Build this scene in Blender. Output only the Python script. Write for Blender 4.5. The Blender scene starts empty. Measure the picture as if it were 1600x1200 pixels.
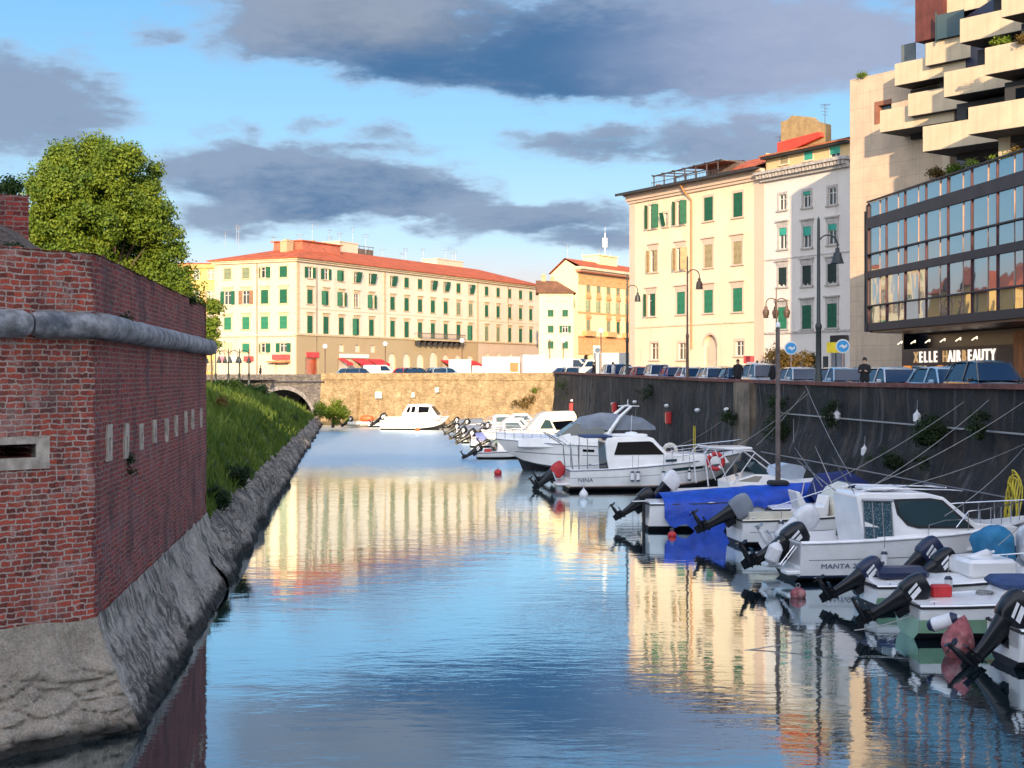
EXPO=0.7; SKYK=.3; SKYSTR=1.0; WAVE=1.0; HR=31.0; HL=25.5; GK=.61; CG=2.1
import bpy, bmesh, math, random
from mathutils import Vector, Matrix, noise
R = math.radians
F, HX, HY, EYE = 2300.0, 800.0, 587.0, 5.5
scene = bpy.context.scene
COL = scene.collection
rnd = random.Random(7)

def K(px, py, Y):
    """world point lying Y metres ahead that the photograph shows at px,py"""
    return Vector(((px-HX)/F*Y, Y, EYE-(py-HY)/F*Y))
CA = math.atan2(250, F)                       # canal runs a little left of the view
CU = Vector((-math.sin(CA), math.cos(CA), 0)); CV = Vector((math.cos(CA), math.sin(CA), 0))
def cv(u, v, z=0.0): return CU*u + CV*v + Vector((0, 0, z))
def Yv(px, v):
    p = (px-HX)/F
    return v/(CV.x*p+CV.y)
def Pv(px, v, z=0.0):
    Y = Yv(px, v); return Vector(((px-HX)/F*Y, Y, z))
def street(Y):
    pts = [(-200, 4.35), (44, 4.35), (60, 4.36), (84, 4.5), (143, 4.95), (400, 5.0), (5000, 5.0)]
    for (a, za), (b, zb) in zip(pts, pts[1:]):
        if Y <= b: return za+(zb-za)*(Y-a)/(b-a)
    return 5.0

# ------------------------------------------------------------------ mesh builder
class MB:
    def __init__(s): s.v=[]; s.f=[]; s.m=[]; s.s=[]; s.M=None
    def add(s, vs, fs, mi=0, sm=False):
        o=len(s.v)
        for p in vs:
            p=Vector(p)
            if s.M is not None: p=s.M@p
            s.v.append(p)
        for f in fs: s.f.append([o+i for i in f]); s.m.append(mi); s.s.append(sm)
        return s
    def box(s,x0,x1,y0,y1,z0,z1,mi=0):
        return s.add([(x0,y0,z0),(x1,y0,z0),(x1,y1,z0),(x0,y1,z0),(x0,y0,z1),(x1,y0,z1),(x1,y1,z1),(x0,y1,z1)],
            [(0,3,2,1),(4,5,6,7),(0,1,5,4),(1,2,6,5),(2,3,7,6),(3,0,4,7)],mi)
    def cbox(s,c,d,mi=0): return s.box(c[0]-d[0]/2,c[0]+d[0]/2,c[1]-d[1]/2,c[1]+d[1]/2,c[2]-d[2]/2,c[2]+d[2]/2,mi)
    def bbox(s,x0,x1,y0,y1,z0,z1,b=.05,mi=0):
        """box with chamfered edges all round"""
        xs=(x0,x0+b,x1-b,x1); vs=[];fs=[]
        rings=[(z0,b),(z0+b,0),(z1-b,0),(z1,b)]
        for z,i in rings:
            vs+= [(x0+b+i*.7,y0+i,z),(x1-b-i*.7,y0+i,z),(x1-i,y0+b+i*.7,z),(x1-i,y1-b-i*.7,z),(x1-b-i*.7,y1-i,z),(x0+b+i*.7,y1-i,z),(x0+i,y1-b-i*.7,z),(x0+i,y0+b+i*.7,z)]
        for r in range(3):
            for k in range(8):
                a=r*8+k; c=r*8+(k+1)%8; fs.append((a,c,c+8,a+8))
        fs.append(tuple(reversed(range(8)))); fs.append(tuple(range(24,32)))
        return s.add(vs,fs,mi,True)
    def tube(s,pts,r,n=6,mi=0,cap=True,closed=False):
        pts=[Vector(p) for p in pts]; rs=r if isinstance(r,(list,tuple)) else [r]*len(pts)
        N=len(pts); vs=[];fs=[]; up=None
        for i,p in enumerate(pts):
            if closed: t=pts[(i+1)%N]-pts[i-1]
            else: t=pts[min(i+1,N-1)]-pts[max(i-1,0)]
            if t.length<1e-9: t=Vector((0,0,1))
            t.normalize()
            if up is None:
                up=Vector((0,0,1)) if abs(t.z)<.9 else Vector((1,0,0))
            a=t.cross(up)
            if a.length<1e-6: a=t.orthogonal()
            a.normalize(); b=a.cross(t); up=b
            for k in range(n):
                g=2*math.pi*k/n; vs.append(p+(a*math.cos(g)+b*math.sin(g))*rs[i])
        for i in range(N if closed else N-1):
            j=(i+1)%N
            for k in range(n):
                k2=(k+1)%n; fs.append((i*n+k,i*n+k2,j*n+k2,j*n+k))
        if cap and not closed: fs.append(tuple(range(n))); fs.append(tuple(reversed(range((N-1)*n,N*n))))
        return s.add(vs,fs,mi,True)
    def lathe(s,prof,n=16,c=(0,0,0),mi=0,axis='z'):
        vs=[];fs=[]
        for r,z in prof:
            for k in range(n):
                g=2*math.pi*k/n; x,y=r*math.cos(g),r*math.sin(g)
                if axis=='z': p=(c[0]+x,c[1]+y,c[2]+z)
                elif axis=='x': p=(c[0]+z,c[1]+x,c[2]+y)
                else: p=(c[0]+x,c[1]+z,c[2]+y)
                vs.append(p)
        for i in range(len(prof)-1):
            for k in range(n):
                k2=(k+1)%n; fs.append((i*n+k,i*n+k2,(i+1)*n+k2,(i+1)*n+k))
        if prof[0][0]>1e-4: fs.append(tuple(reversed(range(n))))
        if prof[-1][0]>1e-4: fs.append(tuple(range((len(prof)-1)*n,len(prof)*n)))
        return s.add(vs,fs,mi,True)
    def loft(s,rings,mi=0,closed=True,cap=True,sm=True):
        n=len(rings[0]); vs=[p for r in rings for p in r]; fs=[]
        for i in range(len(rings)-1):
            for k in range(n if closed else n-1):
                k2=(k+1)%n; fs.append((i*n+k,i*n+k2,(i+1)*n+k2,(i+1)*n+k))
        if cap and closed: fs.append(tuple(reversed(range(n)))); fs.append(tuple(range((len(rings)-1)*n,len(rings)*n)))
        return s.add(vs,fs,mi,sm)
    def prism(s,poly,y0,y1,mi=0):
        """polygon in x,z pushed along y"""
        n=len(poly); vs=[(x,y0,z) for x,z in poly]+[(x,y1,z) for x,z in poly]
        fs=[tuple(range(n)),tuple(reversed(range(n,2*n)))]+[(k,k+n,(k+1)%n+n,(k+1)%n) for k in range(n)]
        return s.add(vs,fs,mi)
    def slab(s,poly,z0,z1,mi=0):
        n=len(poly); vs=[(p[0],p[1],z0) for p in poly]+[(p[0],p[1],z1) for p in poly]
        fs=[tuple(reversed(range(n))),tuple(range(n,2*n))]+[(k,(k+1)%n,(k+1)%n+n,k+n) for k in range(n)]
        return s.add(vs,fs,mi)
    def mesh(s,name,mats,fix=True,sharp=35):
        me=bpy.data.meshes.new(name); me.from_pydata([tuple(p) for p in s.v],[],s.f)
        if not isinstance(mats,(list,tuple)): mats=[mats]
        for m in mats: me.materials.append(m)
        me.polygons.foreach_set('material_index',s.m); me.polygons.foreach_set('use_smooth',s.s)
        if fix:
            bm=bmesh.new(); bm.from_mesh(me); bmesh.ops.recalc_face_normals(bm,faces=bm.faces); bm.to_mesh(me); bm.free()
        if any(s.s): me.set_sharp_from_angle(angle=R(sharp))
        me.update(); return me
    def build(s,name,mats,parent=None,loc=(0,0,0),rz=0,fix=True,sharp=35):
        return link(name,s.mesh(name,mats,fix,sharp),parent,loc,rz)
def link(name,me,parent=None,loc=(0,0,0),rz=0,rot=None):
    o=bpy.data.objects.new(name,me); COL.objects.link(o); o.location=loc; o.rotation_euler=rot if rot else (0,0,rz)
    if parent: o.parent=parent
    return o
def tag(o,label=None,cat=None,group=None,kind=None):
    if label: o['label']=label
    if cat: o['category']=cat
    if group: o['group']=group
    if kind: o['kind']=kind
    return o
def thing(name,label,cat,loc=(0,0,0),rz=0,group=None):
    return tag(link(name,None,None,loc,rz),label,cat,group)
def dup(root,loc=None,rz=None,label=None,group=None):
    def cp(o,par):
        c=o.copy(); COL.objects.link(c)
        if par: c.parent=par
        for ch in list(o.children): cp(ch,c)
        return c
    r=cp(root,None)
    if loc is not None: r.location=loc
    if rz is not None: r.rotation_euler=(0,0,rz)
    if label: r['label']=label
    if group: r['group']=group
    return r

# ------------------------------------------------------------------ materials
def c4(c): return (c[0],c[1],c[2],1)
class NT:
    def __init__(s,m): s.t=m.node_tree; s.n=s.t.nodes; s.l=s.t.links
    def node(s,ty,**kw):
        n=s.n.new(ty)
        for k,v in kw.items(): setattr(n,k,v)
        return n
    def set(s,sock,v):
        if hasattr(v,'links') or isinstance(v,bpy.types.NodeSocket): s.l.new(v,sock)
        else: sock.default_value=v
    def math(s,op,a,b=0.0,c=None,clamp=False):
        n=s.node('ShaderNodeMath',operation=op); n.use_clamp=clamp
        s.set(n.inputs[0],a); s.set(n.inputs[1],b)
        if c is not None: s.set(n.inputs[2],c)
        return n.outputs[0]
    def vmath(s,op,a,b):
        n=s.node('ShaderNodeVectorMath',operation=op); s.set(n.inputs[0],a); s.set(n.inputs[1],b); return n.outputs[0]
    def noise(s,vec,scale,detail=4,rough=.55,dist=0):
        n=s.node('ShaderNodeTexNoise'); s.set(n.inputs['Vector'],vec)
        n.inputs['Scale'].default_value=scale; n.inputs['Detail'].default_value=detail; n.inputs['Roughness'].default_value=rough; n.inputs['Distortion'].default_value=dist
        return n.outputs['Fac']
    def mapping(s,vec,scale=(1,1,1),loc=(0,0,0),rot=(0,0,0)):
        n=s.node('ShaderNodeMapping'); s.set(n.inputs['Vector'],vec); n.inputs['Scale'].default_value=scale; n.inputs['Location'].default_value=loc; n.inputs['Rotation'].default_value=rot
        return n.outputs[0]
    def ramp(s,f,lo,hi):
        n=s.node('ShaderNodeMapRange'); n.interpolation_type='SMOOTHSTEP'
        s.set(n.inputs[0],f); n.inputs[1].default_value=lo; n.inputs[2].default_value=hi; return n.outputs[0]
    def mix(s,f,a,b,mode='MIX'):
        n=s.node('ShaderNodeMix',data_type='RGBA',blend_type=mode); s.set(n.inputs[0],f); s.set(n.inputs[6],a); s.set(n.inputs[7],b); return n.outputs[2]
    def bump(s,h,dist,strength=1.0,normal=None):
        n=s.node('ShaderNodeBump'); s.set(n.inputs['Height'],h); s.set(n.inputs['Distance'],dist); s.set(n.inputs['Strength'],strength)
        if normal: s.l.new(normal,n.inputs['Normal'])
        return n.outputs[0]
    def sep(s,v):
        n=s.node('ShaderNodeSeparateXYZ'); s.set(n.inputs[0],v); return n.outputs
    def comb(s,x,y,z):
        n=s.node('ShaderNodeCombineXYZ')
        for i,q in enumerate((x,y,z)): s.set(n.inputs[i],q)
        return n.outputs[0]
def newmat(name):
    m=bpy.data.materials.new(name); m.use_nodes=True; t=NT(m); b=t.n['Principled BSDF']
    tc=t.node('ShaderNodeTexCoord'); return m,t,b,tc
def mat(name,col,rough=.6,metal=0,var=.18,ns=1.5,bump=0,bs=25,streak=0,dirt=None,dirtamt=.0,spec=.5,coat=0,trans=0):
    m,t,b,tc=newmat(name); o=tc.outputs['Object']
    base=c4(col)
    if var>0:
        f=t.ramp(t.noise(o,ns,5),.3,.7)
        base=t.mix(f,c4([x*(1-var) for x in col]),c4([min(1,x*(1+var*.7)) for x in col]))
    if streak>0:
        sv=t.mapping(o,(3.2,3.2,.16)); f=t.ramp(t.noise(sv,1.0,5,.65),.42,.68)
        base=t.mix(t.math('MULTIPLY',f,streak),base,c4([x*.28 for x in col]))
    if dirt is not None:
        f=t.ramp(t.noise(o,ns*.37,6,.65),.5,.72)
        base=t.mix(t.math('MULTIPLY',f,dirtamt),base,c4(dirt))
    t.set(b.inputs['Base Color'],base)
    b.inputs['Roughness'].default_value=rough; b.inputs['Metallic'].default_value=metal
    b.inputs['Specular IOR Level'].default_value=spec
    if coat: b.inputs['Coat Weight'].default_value=coat; b.inputs['Coat Roughness'].default_value=.05
    if bump>0: t.set(b.inputs['Normal'],t.bump(t.noise(o,bs,4),bump))
    return m
def glassy(name,col=(.02,.03,.04),rough=.04,var=.0):
    m,t,b,tc=newmat(name)
    b.inputs['Base Color'].default_value=c4(col); b.inputs['Roughness'].default_value=rough
    b.inputs['Specular IOR Level'].default_value=.9; b.inputs['IOR'].default_value=1.55
    if var: t.set(b.inputs['Normal'],t.bump(t.noise(tc.outputs['Object'],.6,2),var))
    return m
def emis(name,col,st):
    m,t,b,tc=newmat(name); b.inputs['Base Color'].default_value=c4(col); b.inputs['Emission Color'].default_value=c4(col); b.inputs['Emission Strength'].default_value=st; return m
def brick(name,c1,c2,mortar,dark=.45,bw=.27,rh=.088,ms=.013,patch=.4,lime=(.5,.42,.38),limeamt=.35,soot=.4):
    m,t,b,tc=newmat(name); o=tc.outputs['Object']; x,y,z=t.sep(o)[:3]
    n1=t.noise(o,3.5,3); n2=t.noise(o,14,3); 
    w=t.math('MULTIPLY',t.math('SUBTRACT',n1,.5),.085); w2=t.math('MULTIPLY',t.math('SUBTRACT',n2,.5),.034)
    zz=t.math('ADD',z,t.math('ADD',w,w2)); xx=t.math('ADD',x,t.math('ADD',w2,w))
    br=t.node('ShaderNodeTexBrick'); br.offset=.5; br.squash=.62; br.squash_frequency=3
    t.set(br.inputs['Vector'],t.comb(xx,zz,0.0)); t.set(br.inputs['Color1'],c4(c1)); t.set(br.inputs['Color2'],c4(c2)); t.set(br.inputs['Mortar'],c4(mortar))
    br.inputs['Scale'].default_value=1; br.inputs['Mortar Size'].default_value=ms; br.inputs['Mortar Smooth'].default_value=.35; br.inputs['Bias'].default_value=0; br.inputs['Brick Width'].default_value=bw; br.inputs['Row Height'].default_value=rh
    # a second, offset read of the same courses gives each brick its own tone
    cell=t.node('ShaderNodeTexWhiteNoise',noise_dimensions='3D')
    row=t.math('FLOOR',t.math('DIVIDE',zz,rh)); colx=t.math('FLOOR',t.math('DIVIDE',xx,bw*.5))
    t.set(cell.inputs['Vector'],t.comb(colx,row,0.0))
    fac=br.outputs['Fac']
    k=t.math('MULTIPLY',t.ramp(cell.outputs['Value'],.45,1.0),t.math('SUBTRACT',1.0,fac))
    c=t.mix(t.math('MULTIPLY',k,dark),br.outputs['Color'],c4((c1[0]*.22,c1[1]*.3,c1[2]*.4)))
    fp=t.ramp(t.noise(o,.9,6,.68),.5,.66); c=t.mix(t.math('MULTIPLY',fp,limeamt),c,c4(lime)); pk=t.math('MULTIPLY',t.ramp(t.noise(cell.outputs['Value'] if False else t.mapping(o,(1,1,1),(5,5,5)),2.6,5,.75),.56,.64),.5); c=t.mix(pk,c,c4([v*.85 for v in lime]))
    fs=t.ramp(t.noise(t.mapping(o,(1.3,1.3,.5),(3,9,1)),.8,6,.7),.47,.7); c=t.mix(t.math('MULTIPLY',fs,soot),c,c4((.045,.035,.04)))
    fine=t.ramp(t.noise(o,45,4,.7),.3,.75); c=t.mix(.35,c,t.mix(fine,c4((.03,.02,.02)),c4((.5,.42,.4))),'OVERLAY')
    t.set(b.inputs['Base Color'],c); b.inputs['Roughness'].default_value=.9
    h=t.math('ADD',t.math('MULTIPLY',fac,-1.0),t.math('ADD',t.math('MULTIPLY',t.noise(o,30,4,.7),.9),t.math('MULTIPLY',cell.outputs['Value'],.5)))
    t.set(b.inputs['Normal'],t.bump(h,.022)); return m
def tiles(name,col,axis='x',pitch=.24):
    m,t,b,tc=newmat(name); o=tc.outputs['Object']; x,y,z=t.sep(o)[:3]
    a=x if axis=='x' else y; bb=y if axis=='x' else x
    w=t.math('SINE',t.math('MULTIPLY',a,2*math.pi/pitch))
    r=t.math('FRACT',t.math('MULTIPLY',bb,1/.35))
    f=t.noise(o,.7,6,.7); f2=t.noise(t.mapping(o,(4,3,3)),1.0,3)
    c=t.mix(t.ramp(f,.3,.7),c4([v*.7 for v in col]),c4([min(1,v*1.15) for v in col]))
    c=t.mix(t.math('MULTIPLY',t.ramp(f2,.45,.7),.4),c,c4((col[0]*.5,col[1]*.55,col[2]*.6)))
    t.set(b.inputs['Base Color'],c); b.inputs['Roughness'].default_value=.85
    t.set(b.inputs['Normal'],t.bump(t.math('ADD',w,t.math('MULTIPLY',r,.5)),.04)); return m
def shutter(name,col):
    m,t,b,tc=newmat(name); z=t.sep(tc.outputs['Object'])[2]
    w=t.math('FRACT',t.math('MULTIPLY',z,1/.075)); c=t.mix(t.ramp(t.noise(tc.outputs['Object'],2.0,3),.3,.7),c4([v*.75 for v in col]),c4([v*1.15 for v in col]))
    t.set(b.inputs['Base Color'],c); b.inputs['Roughness'].default_value=.55; t.set(b.inputs['Normal'],t.bump(w,.02)); return m
def stucco(name,col,stain=(.35,.27,.18),amt=.35,rough=.9,patchy=.5):
    m,t,b,tc=newmat(name); o=tc.outputs['Object']
    f=t.ramp(t.noise(o,.22,6,.65),.35,.7); c=t.mix(t.math('MULTIPLY',f,patchy),c4(col),c4([v*.86 for v in col]))
    sv=t.mapping(o,(.9,.9,.12)); s=t.ramp(t.noise(sv,1.0,6,.7),.52,.78); c=t.mix(t.math('MULTIPLY',s,amt),c,c4(stain))
    g=t.ramp(t.noise(o,6,4,.7),.25,.8); c=t.mix(t.math('MULTIPLY',g,.12),c,c4([v*.6 for v in col]))
    t.set(b.inputs['Base Color'],c); b.inputs['Roughness'].default_value=rough; t.set(b.inputs['Normal'],t.bump(t.noise(o,9,5,.7),.012)); return m
def rockmat(name,a,bcol,dark,scale=1.0,streaks=0.0,blocks=True,moss=None,mz=(0,.25),plaster=None):
    m,t,b,tc=newmat(name); o=tc.outputs['Object']; z=t.sep(o)[2]
    v=t.node('ShaderNodeTexVoronoi',feature='DISTANCE_TO_EDGE'); t.set(v.inputs['Vector'],t.mapping(t.vmath('ADD',o,t.comb(t.noise(o,2.7*scale,4),t.noise(o,2.1*scale,3),t.math('MULTIPLY',t.noise(t.mapping(o,(1,1,1),(5,2,8)),2.3*scale,4),.55))),(1.5*scale,1.5*scale,5.5*scale))); v.inputs['Scale'].default_value=1
    crack=t.ramp(v.outputs['Distance'],0.0,.07)
    if plaster: crack=t.math('MAXIMUM',crack,t.ramp(t.math('ADD',z,t.math('MULTIPLY',t.noise(o,1.1,4),1.3)),plaster-.15,plaster+.15))
    c=t.mix(t.ramp(t.noise(o,1.3*scale,7,.7),.35,.65),c4(a),c4(bcol))
    c=t.mix(t.math('MULTIPLY',t.ramp(t.noise(o,9*scale,5,.75),.4,.75),.5),c,c4(dark))
    gr_=t.ramp(t.noise(o,24*scale,5,.8),.3,.7); c=t.mix(.55,c,t.mix(gr_,c4((.16,.16,.16)),c4((1,.98,.95))),'OVERLAY')
    if streaks: 
        s=t.math('MULTIPLY',t.ramp(t.noise(t.mapping(o,(4.5,4.5,1.1)),1.0,6,.75),.42,.58),t.ramp(t.noise(o,.55,4,.6),.36,.54)); c=t.mix(t.math('MULTIPLY',s,streaks),c,c4([q*.6 for q in dark]))
    if blocks: c=t.mix(t.math('MULTIPLY',t.math('SUBTRACT',1.0,crack),.75),c,c4([q*.5 for q in dark]))
    wet=t.ramp(t.math('ADD',z,t.math('MULTIPLY',t.noise(o,2.0,3),.3)),mz[1]+.15,mz[0]+.1)
    c=t.mix(t.math('MULTIPLY',wet,.92),c,c4((.006,.008,.008)))
    t.set(b.inputs['Base Color'],c); b.inputs['Roughness'].default_value=.9
    h=t.math('ADD',t.math('MULTIPLY',crack,.8 if blocks else 0.0),t.math('MULTIPLY',t.noise(o,7*scale,6,.7),1.4)); t.set(b.inputs['Normal'],t.bump(t.math('ADD',h,t.math('MULTIPLY',gr_,.5)),.08)); return m
def leafmat(name,a,bcol,tr=.35,ls=.9):
    m,t,b,tc=newmat(name); geo=t.node('ShaderNodeNewGeometry'); 
    f=t.ramp(t.noise(geo.outputs['Position'],ls,5,.65),.35,.65); r=geo.outputs['Random Per Island']
    c=t.mix(t.math('ADD',t.math('MULTIPLY',f,.5),t.math('MULTIPLY',r,.5)),c4(a),c4(bcol))
    t.set(b.inputs['Base Color'],c); b.inputs['Roughness'].default_value=.6; b.inputs['Specular IOR Level'].default_value=.3
    tl=t.node('ShaderNodeBsdfTranslucent'); t.set(tl.inputs['Color'],c); mx=t.node('ShaderNodeMixShader'); mx.inputs[0].default_value=tr
    t.l.new(b.outputs[0],mx.inputs[1]); t.l.new(tl.outputs[0],mx.inputs[2]); t.l.new(mx.outputs[0],t.n['Material Output'].inputs[0]); return m

MT={}
MT['white']=mat('gelcoat_white',(.86,.85,.85),.28,var=.06,ns=1.2,dirt=(.5,.49,.45),dirtamt=.25,coat=.4)
MT['cream']=mat('gelcoat_cream',(.66,.62,.52),.35,var=.08,ns=2,dirt=(.4,.36,.28),dirtamt=.3)
MT['whiteplastic']=mat('white_plastic',(.72,.72,.74),.4,var=.1,ns=4)
MT['black']=mat('black_plastic',(.004,.005,.009),.3,var=.2,spec=.45)
MT['navy']=mat('navy_paint',(.012,.02,.06),.35,var=.15)
MT['rubber']=mat('black_rubber',(.02,.02,.022),.75)
MT['steel']=mat('stainless_rail',(.72,.72,.74),.22,metal=.85,var=.05)
MT['alu']=mat('grey_metal',(.32,.33,.35),.4,metal=.6,var=.1)
MT['iron']=mat('dark_iron',(.02,.028,.03),.45,var=.2,ns=4)
MT['glass']=glassy('dark_glass')
MT['tint']=glassy('tinted_glass',(.03,.06,.07))
MT['blackglass']=glassy('black_glass',(.002,.003,.006),.03); MT['blackglass'].node_tree.nodes['Principled BSDF'].inputs['Specular IOR Level'].default_value=.04; MT['tint'].node_tree.nodes['Principled BSDF'].inputs['Specular IOR Level'].default_value=.5
MT['tarp']=mat('blue_tarpaulin',(.004,.055,.42),.5,var=.25,ns=2.2,bump=.05,bs=2.5)
MT['teal']=mat('teal_cover',(.015,.16,.32),.65,var=.3,ns=2,bump=.04,bs=4)
MT['canvas']=mat('grey_canvas',(.2,.23,.28),.8,var=.15,ns=2,bump=.02,bs=5)
MT['bluecanvas']=mat('blue_canvas',(.03,.06,.16),.8,var=.2,ns=3,bump=.02,bs=6)
MT['lilac']=mat('lilac_cover',(.2,.24,.5),.8,var=.2,ns=3,bump=.02,bs=6)
MT['red']=mat('red_paint',(.5,.025,.03),.5,var=.2,ns=3)
MT['orange']=mat('orange_plastic',(.75,.12,.03),.5,var=.2,ns=3)
MT['pinkbuoy']=mat('faded_red_buoy',(.33,.09,.1),.75,var=.45,ns=6,dirt=(.5,.42,.4),dirtamt=.5,bump=.01,bs=30)
MT['rope']=mat('pale_rope',(.3,.3,.3),.9,var=.2,ns=20)
MT['yellowrope']=mat('yellow_rope',(.65,.52,.05),.8,var=.2,ns=20)
MT['wood']=mat('weathered_wood',(.14,.11,.1),.8,var=.35,ns=3,streak=.5,bump=.01,bs=20)
MT['green_hull']=mat('pale_green_hull',(.27,.46,.31),.35,var=.12,ns=1.5,dirt=(.1,.16,.1),dirtamt=.35)
MT['antifoul']=mat('dark_antifouling',(.02,.022,.03),.6,var=.3,ns=4)
MT['stripe']=mat('ochre_stripe',(.42,.17,.05),.5)
MT['grass']=leafmat('grass_blades',(.025,.085,.01),(.17,.22,.035),.3,.3)
MT['leaf']=leafmat('tree_leaves',(.035,.09,.008),(.19,.25,.02),.2)
MT['leafdark']=leafmat('dark_leaves',(.02,.06,.012),(.055,.1,.02),.3)
MT['leafrust']=leafmat('rusty_leaves',(.09,.07,.015),(.2,.12,.03),.3)
MT['ivy']=leafmat('ivy_leaves',(.01,.025,.008),(.03,.055,.015),.25)
MT['bark']=mat('tree_bark',(.1,.075,.05),.95,var=.3,ns=5,bump=.03,bs=12)
MT['asphalt']=mat('asphalt',(.055,.055,.06),.9,var=.25,ns=.4,bump=.01,bs=60)
MT['earth']=mat('bank_earth',(.055,.06,.028),.95,var=.35,ns=.7,bump=.05,bs=4)
MT['paving']=mat('quay_paving',(.2,.19,.18),.85,var=.2,ns=.6,bump=.01,bs=30)
# ------------------------------------------------------------------ camera, light, sky
cam=bpy.data.cameras.new('camera'); camo=bpy.data.objects.new('camera',cam); COL.objects.link(camo)
camo.location=(0,0,EYE); camo.rotation_euler=(R(90),0,0); cam.sensor_width=36; cam.lens=36*F/1600
cam.shift_y=-(600-HY)/1600; cam.clip_end=6000; cam.clip_start=.1; scene.camera=camo
scene.render.resolution_x=1024; scene.render.resolution_y=768
scene.view_settings.view_transform='Standard'; scene.view_settings.look='None'; scene.view_settings.exposure=EXPO; scene.view_settings.gamma=1
SUN_EL=12.0; SUN_AZ=-1.0    # azimuth of the sun: straight behind the viewpoint, a little to the right
sl=bpy.data.lights.new('sun','SUN'); sl.energy=4.8; sl.angle=R(.5); sl.color=(1,.74,.46)
so=bpy.data.objects.new('sun',sl); COL.objects.link(so)
sdir=Vector((math.sin(R(SUN_AZ))*math.cos(R(SUN_EL)),-math.cos(R(SUN_AZ))*math.cos(R(SUN_EL)),math.sin(R(SUN_EL))))
so.rotation_euler=sdir.to_track_quat('Z','Y').to_euler(); so.location=(0,-30,60)

world=bpy.data.worlds.new('World'); scene.world=world; world.use_nodes=True
W=NT(world); W.n.clear()
wo=W.node('ShaderNodeOutputWorld'); bg=W.node('ShaderNodeBackground'); W.l.new(bg.outputs[0],wo.inputs[0])
tc=W.node('ShaderNodeTexCoord'); d=tc.outputs['Generated']; dx,dy,dz=W.sep(d)[:3]
sky=W.node('ShaderNodeTexSky'); sky.sky_type='NISHITA'; sky.sun_disc=False; sky.sun_elevation=R(SUN_EL); sky.sun_rotation=R(180-SUN_AZ); sky.dust_density=.6; sky.ozone_density=2.0
az=W.math('MULTIPLY',W.math('ARCTAN2',dx,dy),180/math.pi); el=W.math('MULTIPLY',W.math('ARCSINE',dz),180/math.pi)
# open sky: blue that pales towards the horizon, laid over the physical sky
def rampn(f,stops):
    n=W.node('ShaderNodeValToRGB'); W.set(n.inputs[0],f); e=n.color_ramp.elements
    while len(e)<len(stops): e.new(.5)
    for q,(p,c) in zip(e,stops): q.position=p; q.color=c4(c)
    return n.outputs[0]
grad=rampn(W.math('DIVIDE',el,40.0),[(0,(.92,.76,.74)),(.07,(.82,.76,.82)),(.13,(.46,.68,.90)),(.22,(.27,.57,.86)),(.40,(.12,.43,.83)),(1.0,(.06,.25,.62))])
grad=W.mix(1.0,grad,c4((GK,GK,GK)),'MULTIPLY')
s1=W.mix(1.0,sky.outputs[0],c4((SKYK,SKYK,SKYK)),'MULTIPLY')
front=W.ramp(dy,-.35,.35)
# behind the viewpoint the physical sunset sky is left as it is
base=W.mix(W.math('MULTIPLY',front,.9),s1,grad)
# cloud field
cvec=W.comb(W.math('MULTIPLY',az,.16),W.math('MULTIPLY',el,.42),0.0)
nA=W.noise(cvec,1.0,8,.52,.2); nB=W.noise(W.mapping(cvec,(2.2,2.2,1),(4,2,0)),1.0,6,.52,.2)
wa=W.math('MULTIPLY',W.math('SUBTRACT',W.noise(W.mapping(cvec,(1.1,1.1,1),(7,7,0)),1.0,5,.6),.5),5.0); we=W.math('MULTIPLY',W.math('SUBTRACT',W.noise(W.mapping(cvec,(1.1,1.1,1),(1,3,5)),1.0,5,.6),.5),2.6)
azw=W.math('ADD',az,wa); elw=W.math('ADD',el,we)
def px2az(px): return math.degrees(math.atan((px-HX)/F))
def px2el(px,py):
    return math.degrees(math.atan((HY-py)/F*math.cos(math.atan((px-HX)/F))))
def ell(px,py,wx,wy,s):
    a0=px2az(px); e0=px2el(px,py); ra=wx/F*57.3; re=wy/F*57.3
    u=W.math('DIVIDE',W.math('SUBTRACT',azw,a0),ra); v=W.math('DIVIDE',W.math('SUBTRACT',elw,e0),re)
    r=W.math('SQRT',W.math('ADD',W.math('MULTIPLY',u,u),W.math('MULTIPLY',v,v)))
    return W.math('MULTIPLY',W.ramp(r,1.65,.25),s)
CL=[(590,40,300,78,1.),(700,90,260,55,.9),(930,80,290,80,1.),(1150,60,280,105,.9),(1330,70,160,85,.75),(260,45,90,24,.6),(40,165,150,88,.8),(130,130,90,40,.35),
    (470,285,235,62,1.),(640,310,150,36,.9),(350,340,110,36,.7),(500,195,72,17,.62),(590,215,52,30,.5),(375,205,45,26,.45),(300,205,40,22,.35),
    (960,225,165,36,.7),(1120,215,150,42,.75),(850,340,180,34,.85),(735,362,90,20,.6),(930,370,120,25,.7),(720,-120,500,90,.9),(200,-200,300,60,.6),(1500,-90,300,90,.7)]
m_=None
for e in CL:
    q=ell(*e); m_=q if m_ is None else W.math('MAXIMUM',m_,q)
nC=W.noise(W.mapping(cvec,(7,8,1),(2,8,3)),1.0,6,.62,.3)
amp=W.math('SUBTRACT',W.math('ADD',W.math('ADD',W.math('MULTIPLY',nA,.7),W.math('MULTIPLY',nB,.5)),W.math('MULTIPLY',nC,.3)),.75)
dens=W.ramp(W.math('ADD',m_,W.math('MULTIPLY',amp,1.3)),.22,.72)
elsewhere=W.ramp(W.math('ADD',W.noise(W.comb(W.math('MULTIPLY',az,.07),W.math('MULTIPLY',el,.1),3.0),1.0,6,.6),W.math('MULTIPLY',W.ramp(W.math('ABSOLUTE',az),24.0,34.0),.12)),.6,.75)
side=W.math('MAXIMUM',W.ramp(W.math('ABSOLUTE',az),22.0,32.0),W.ramp(el,19.0,26.0))
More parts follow.
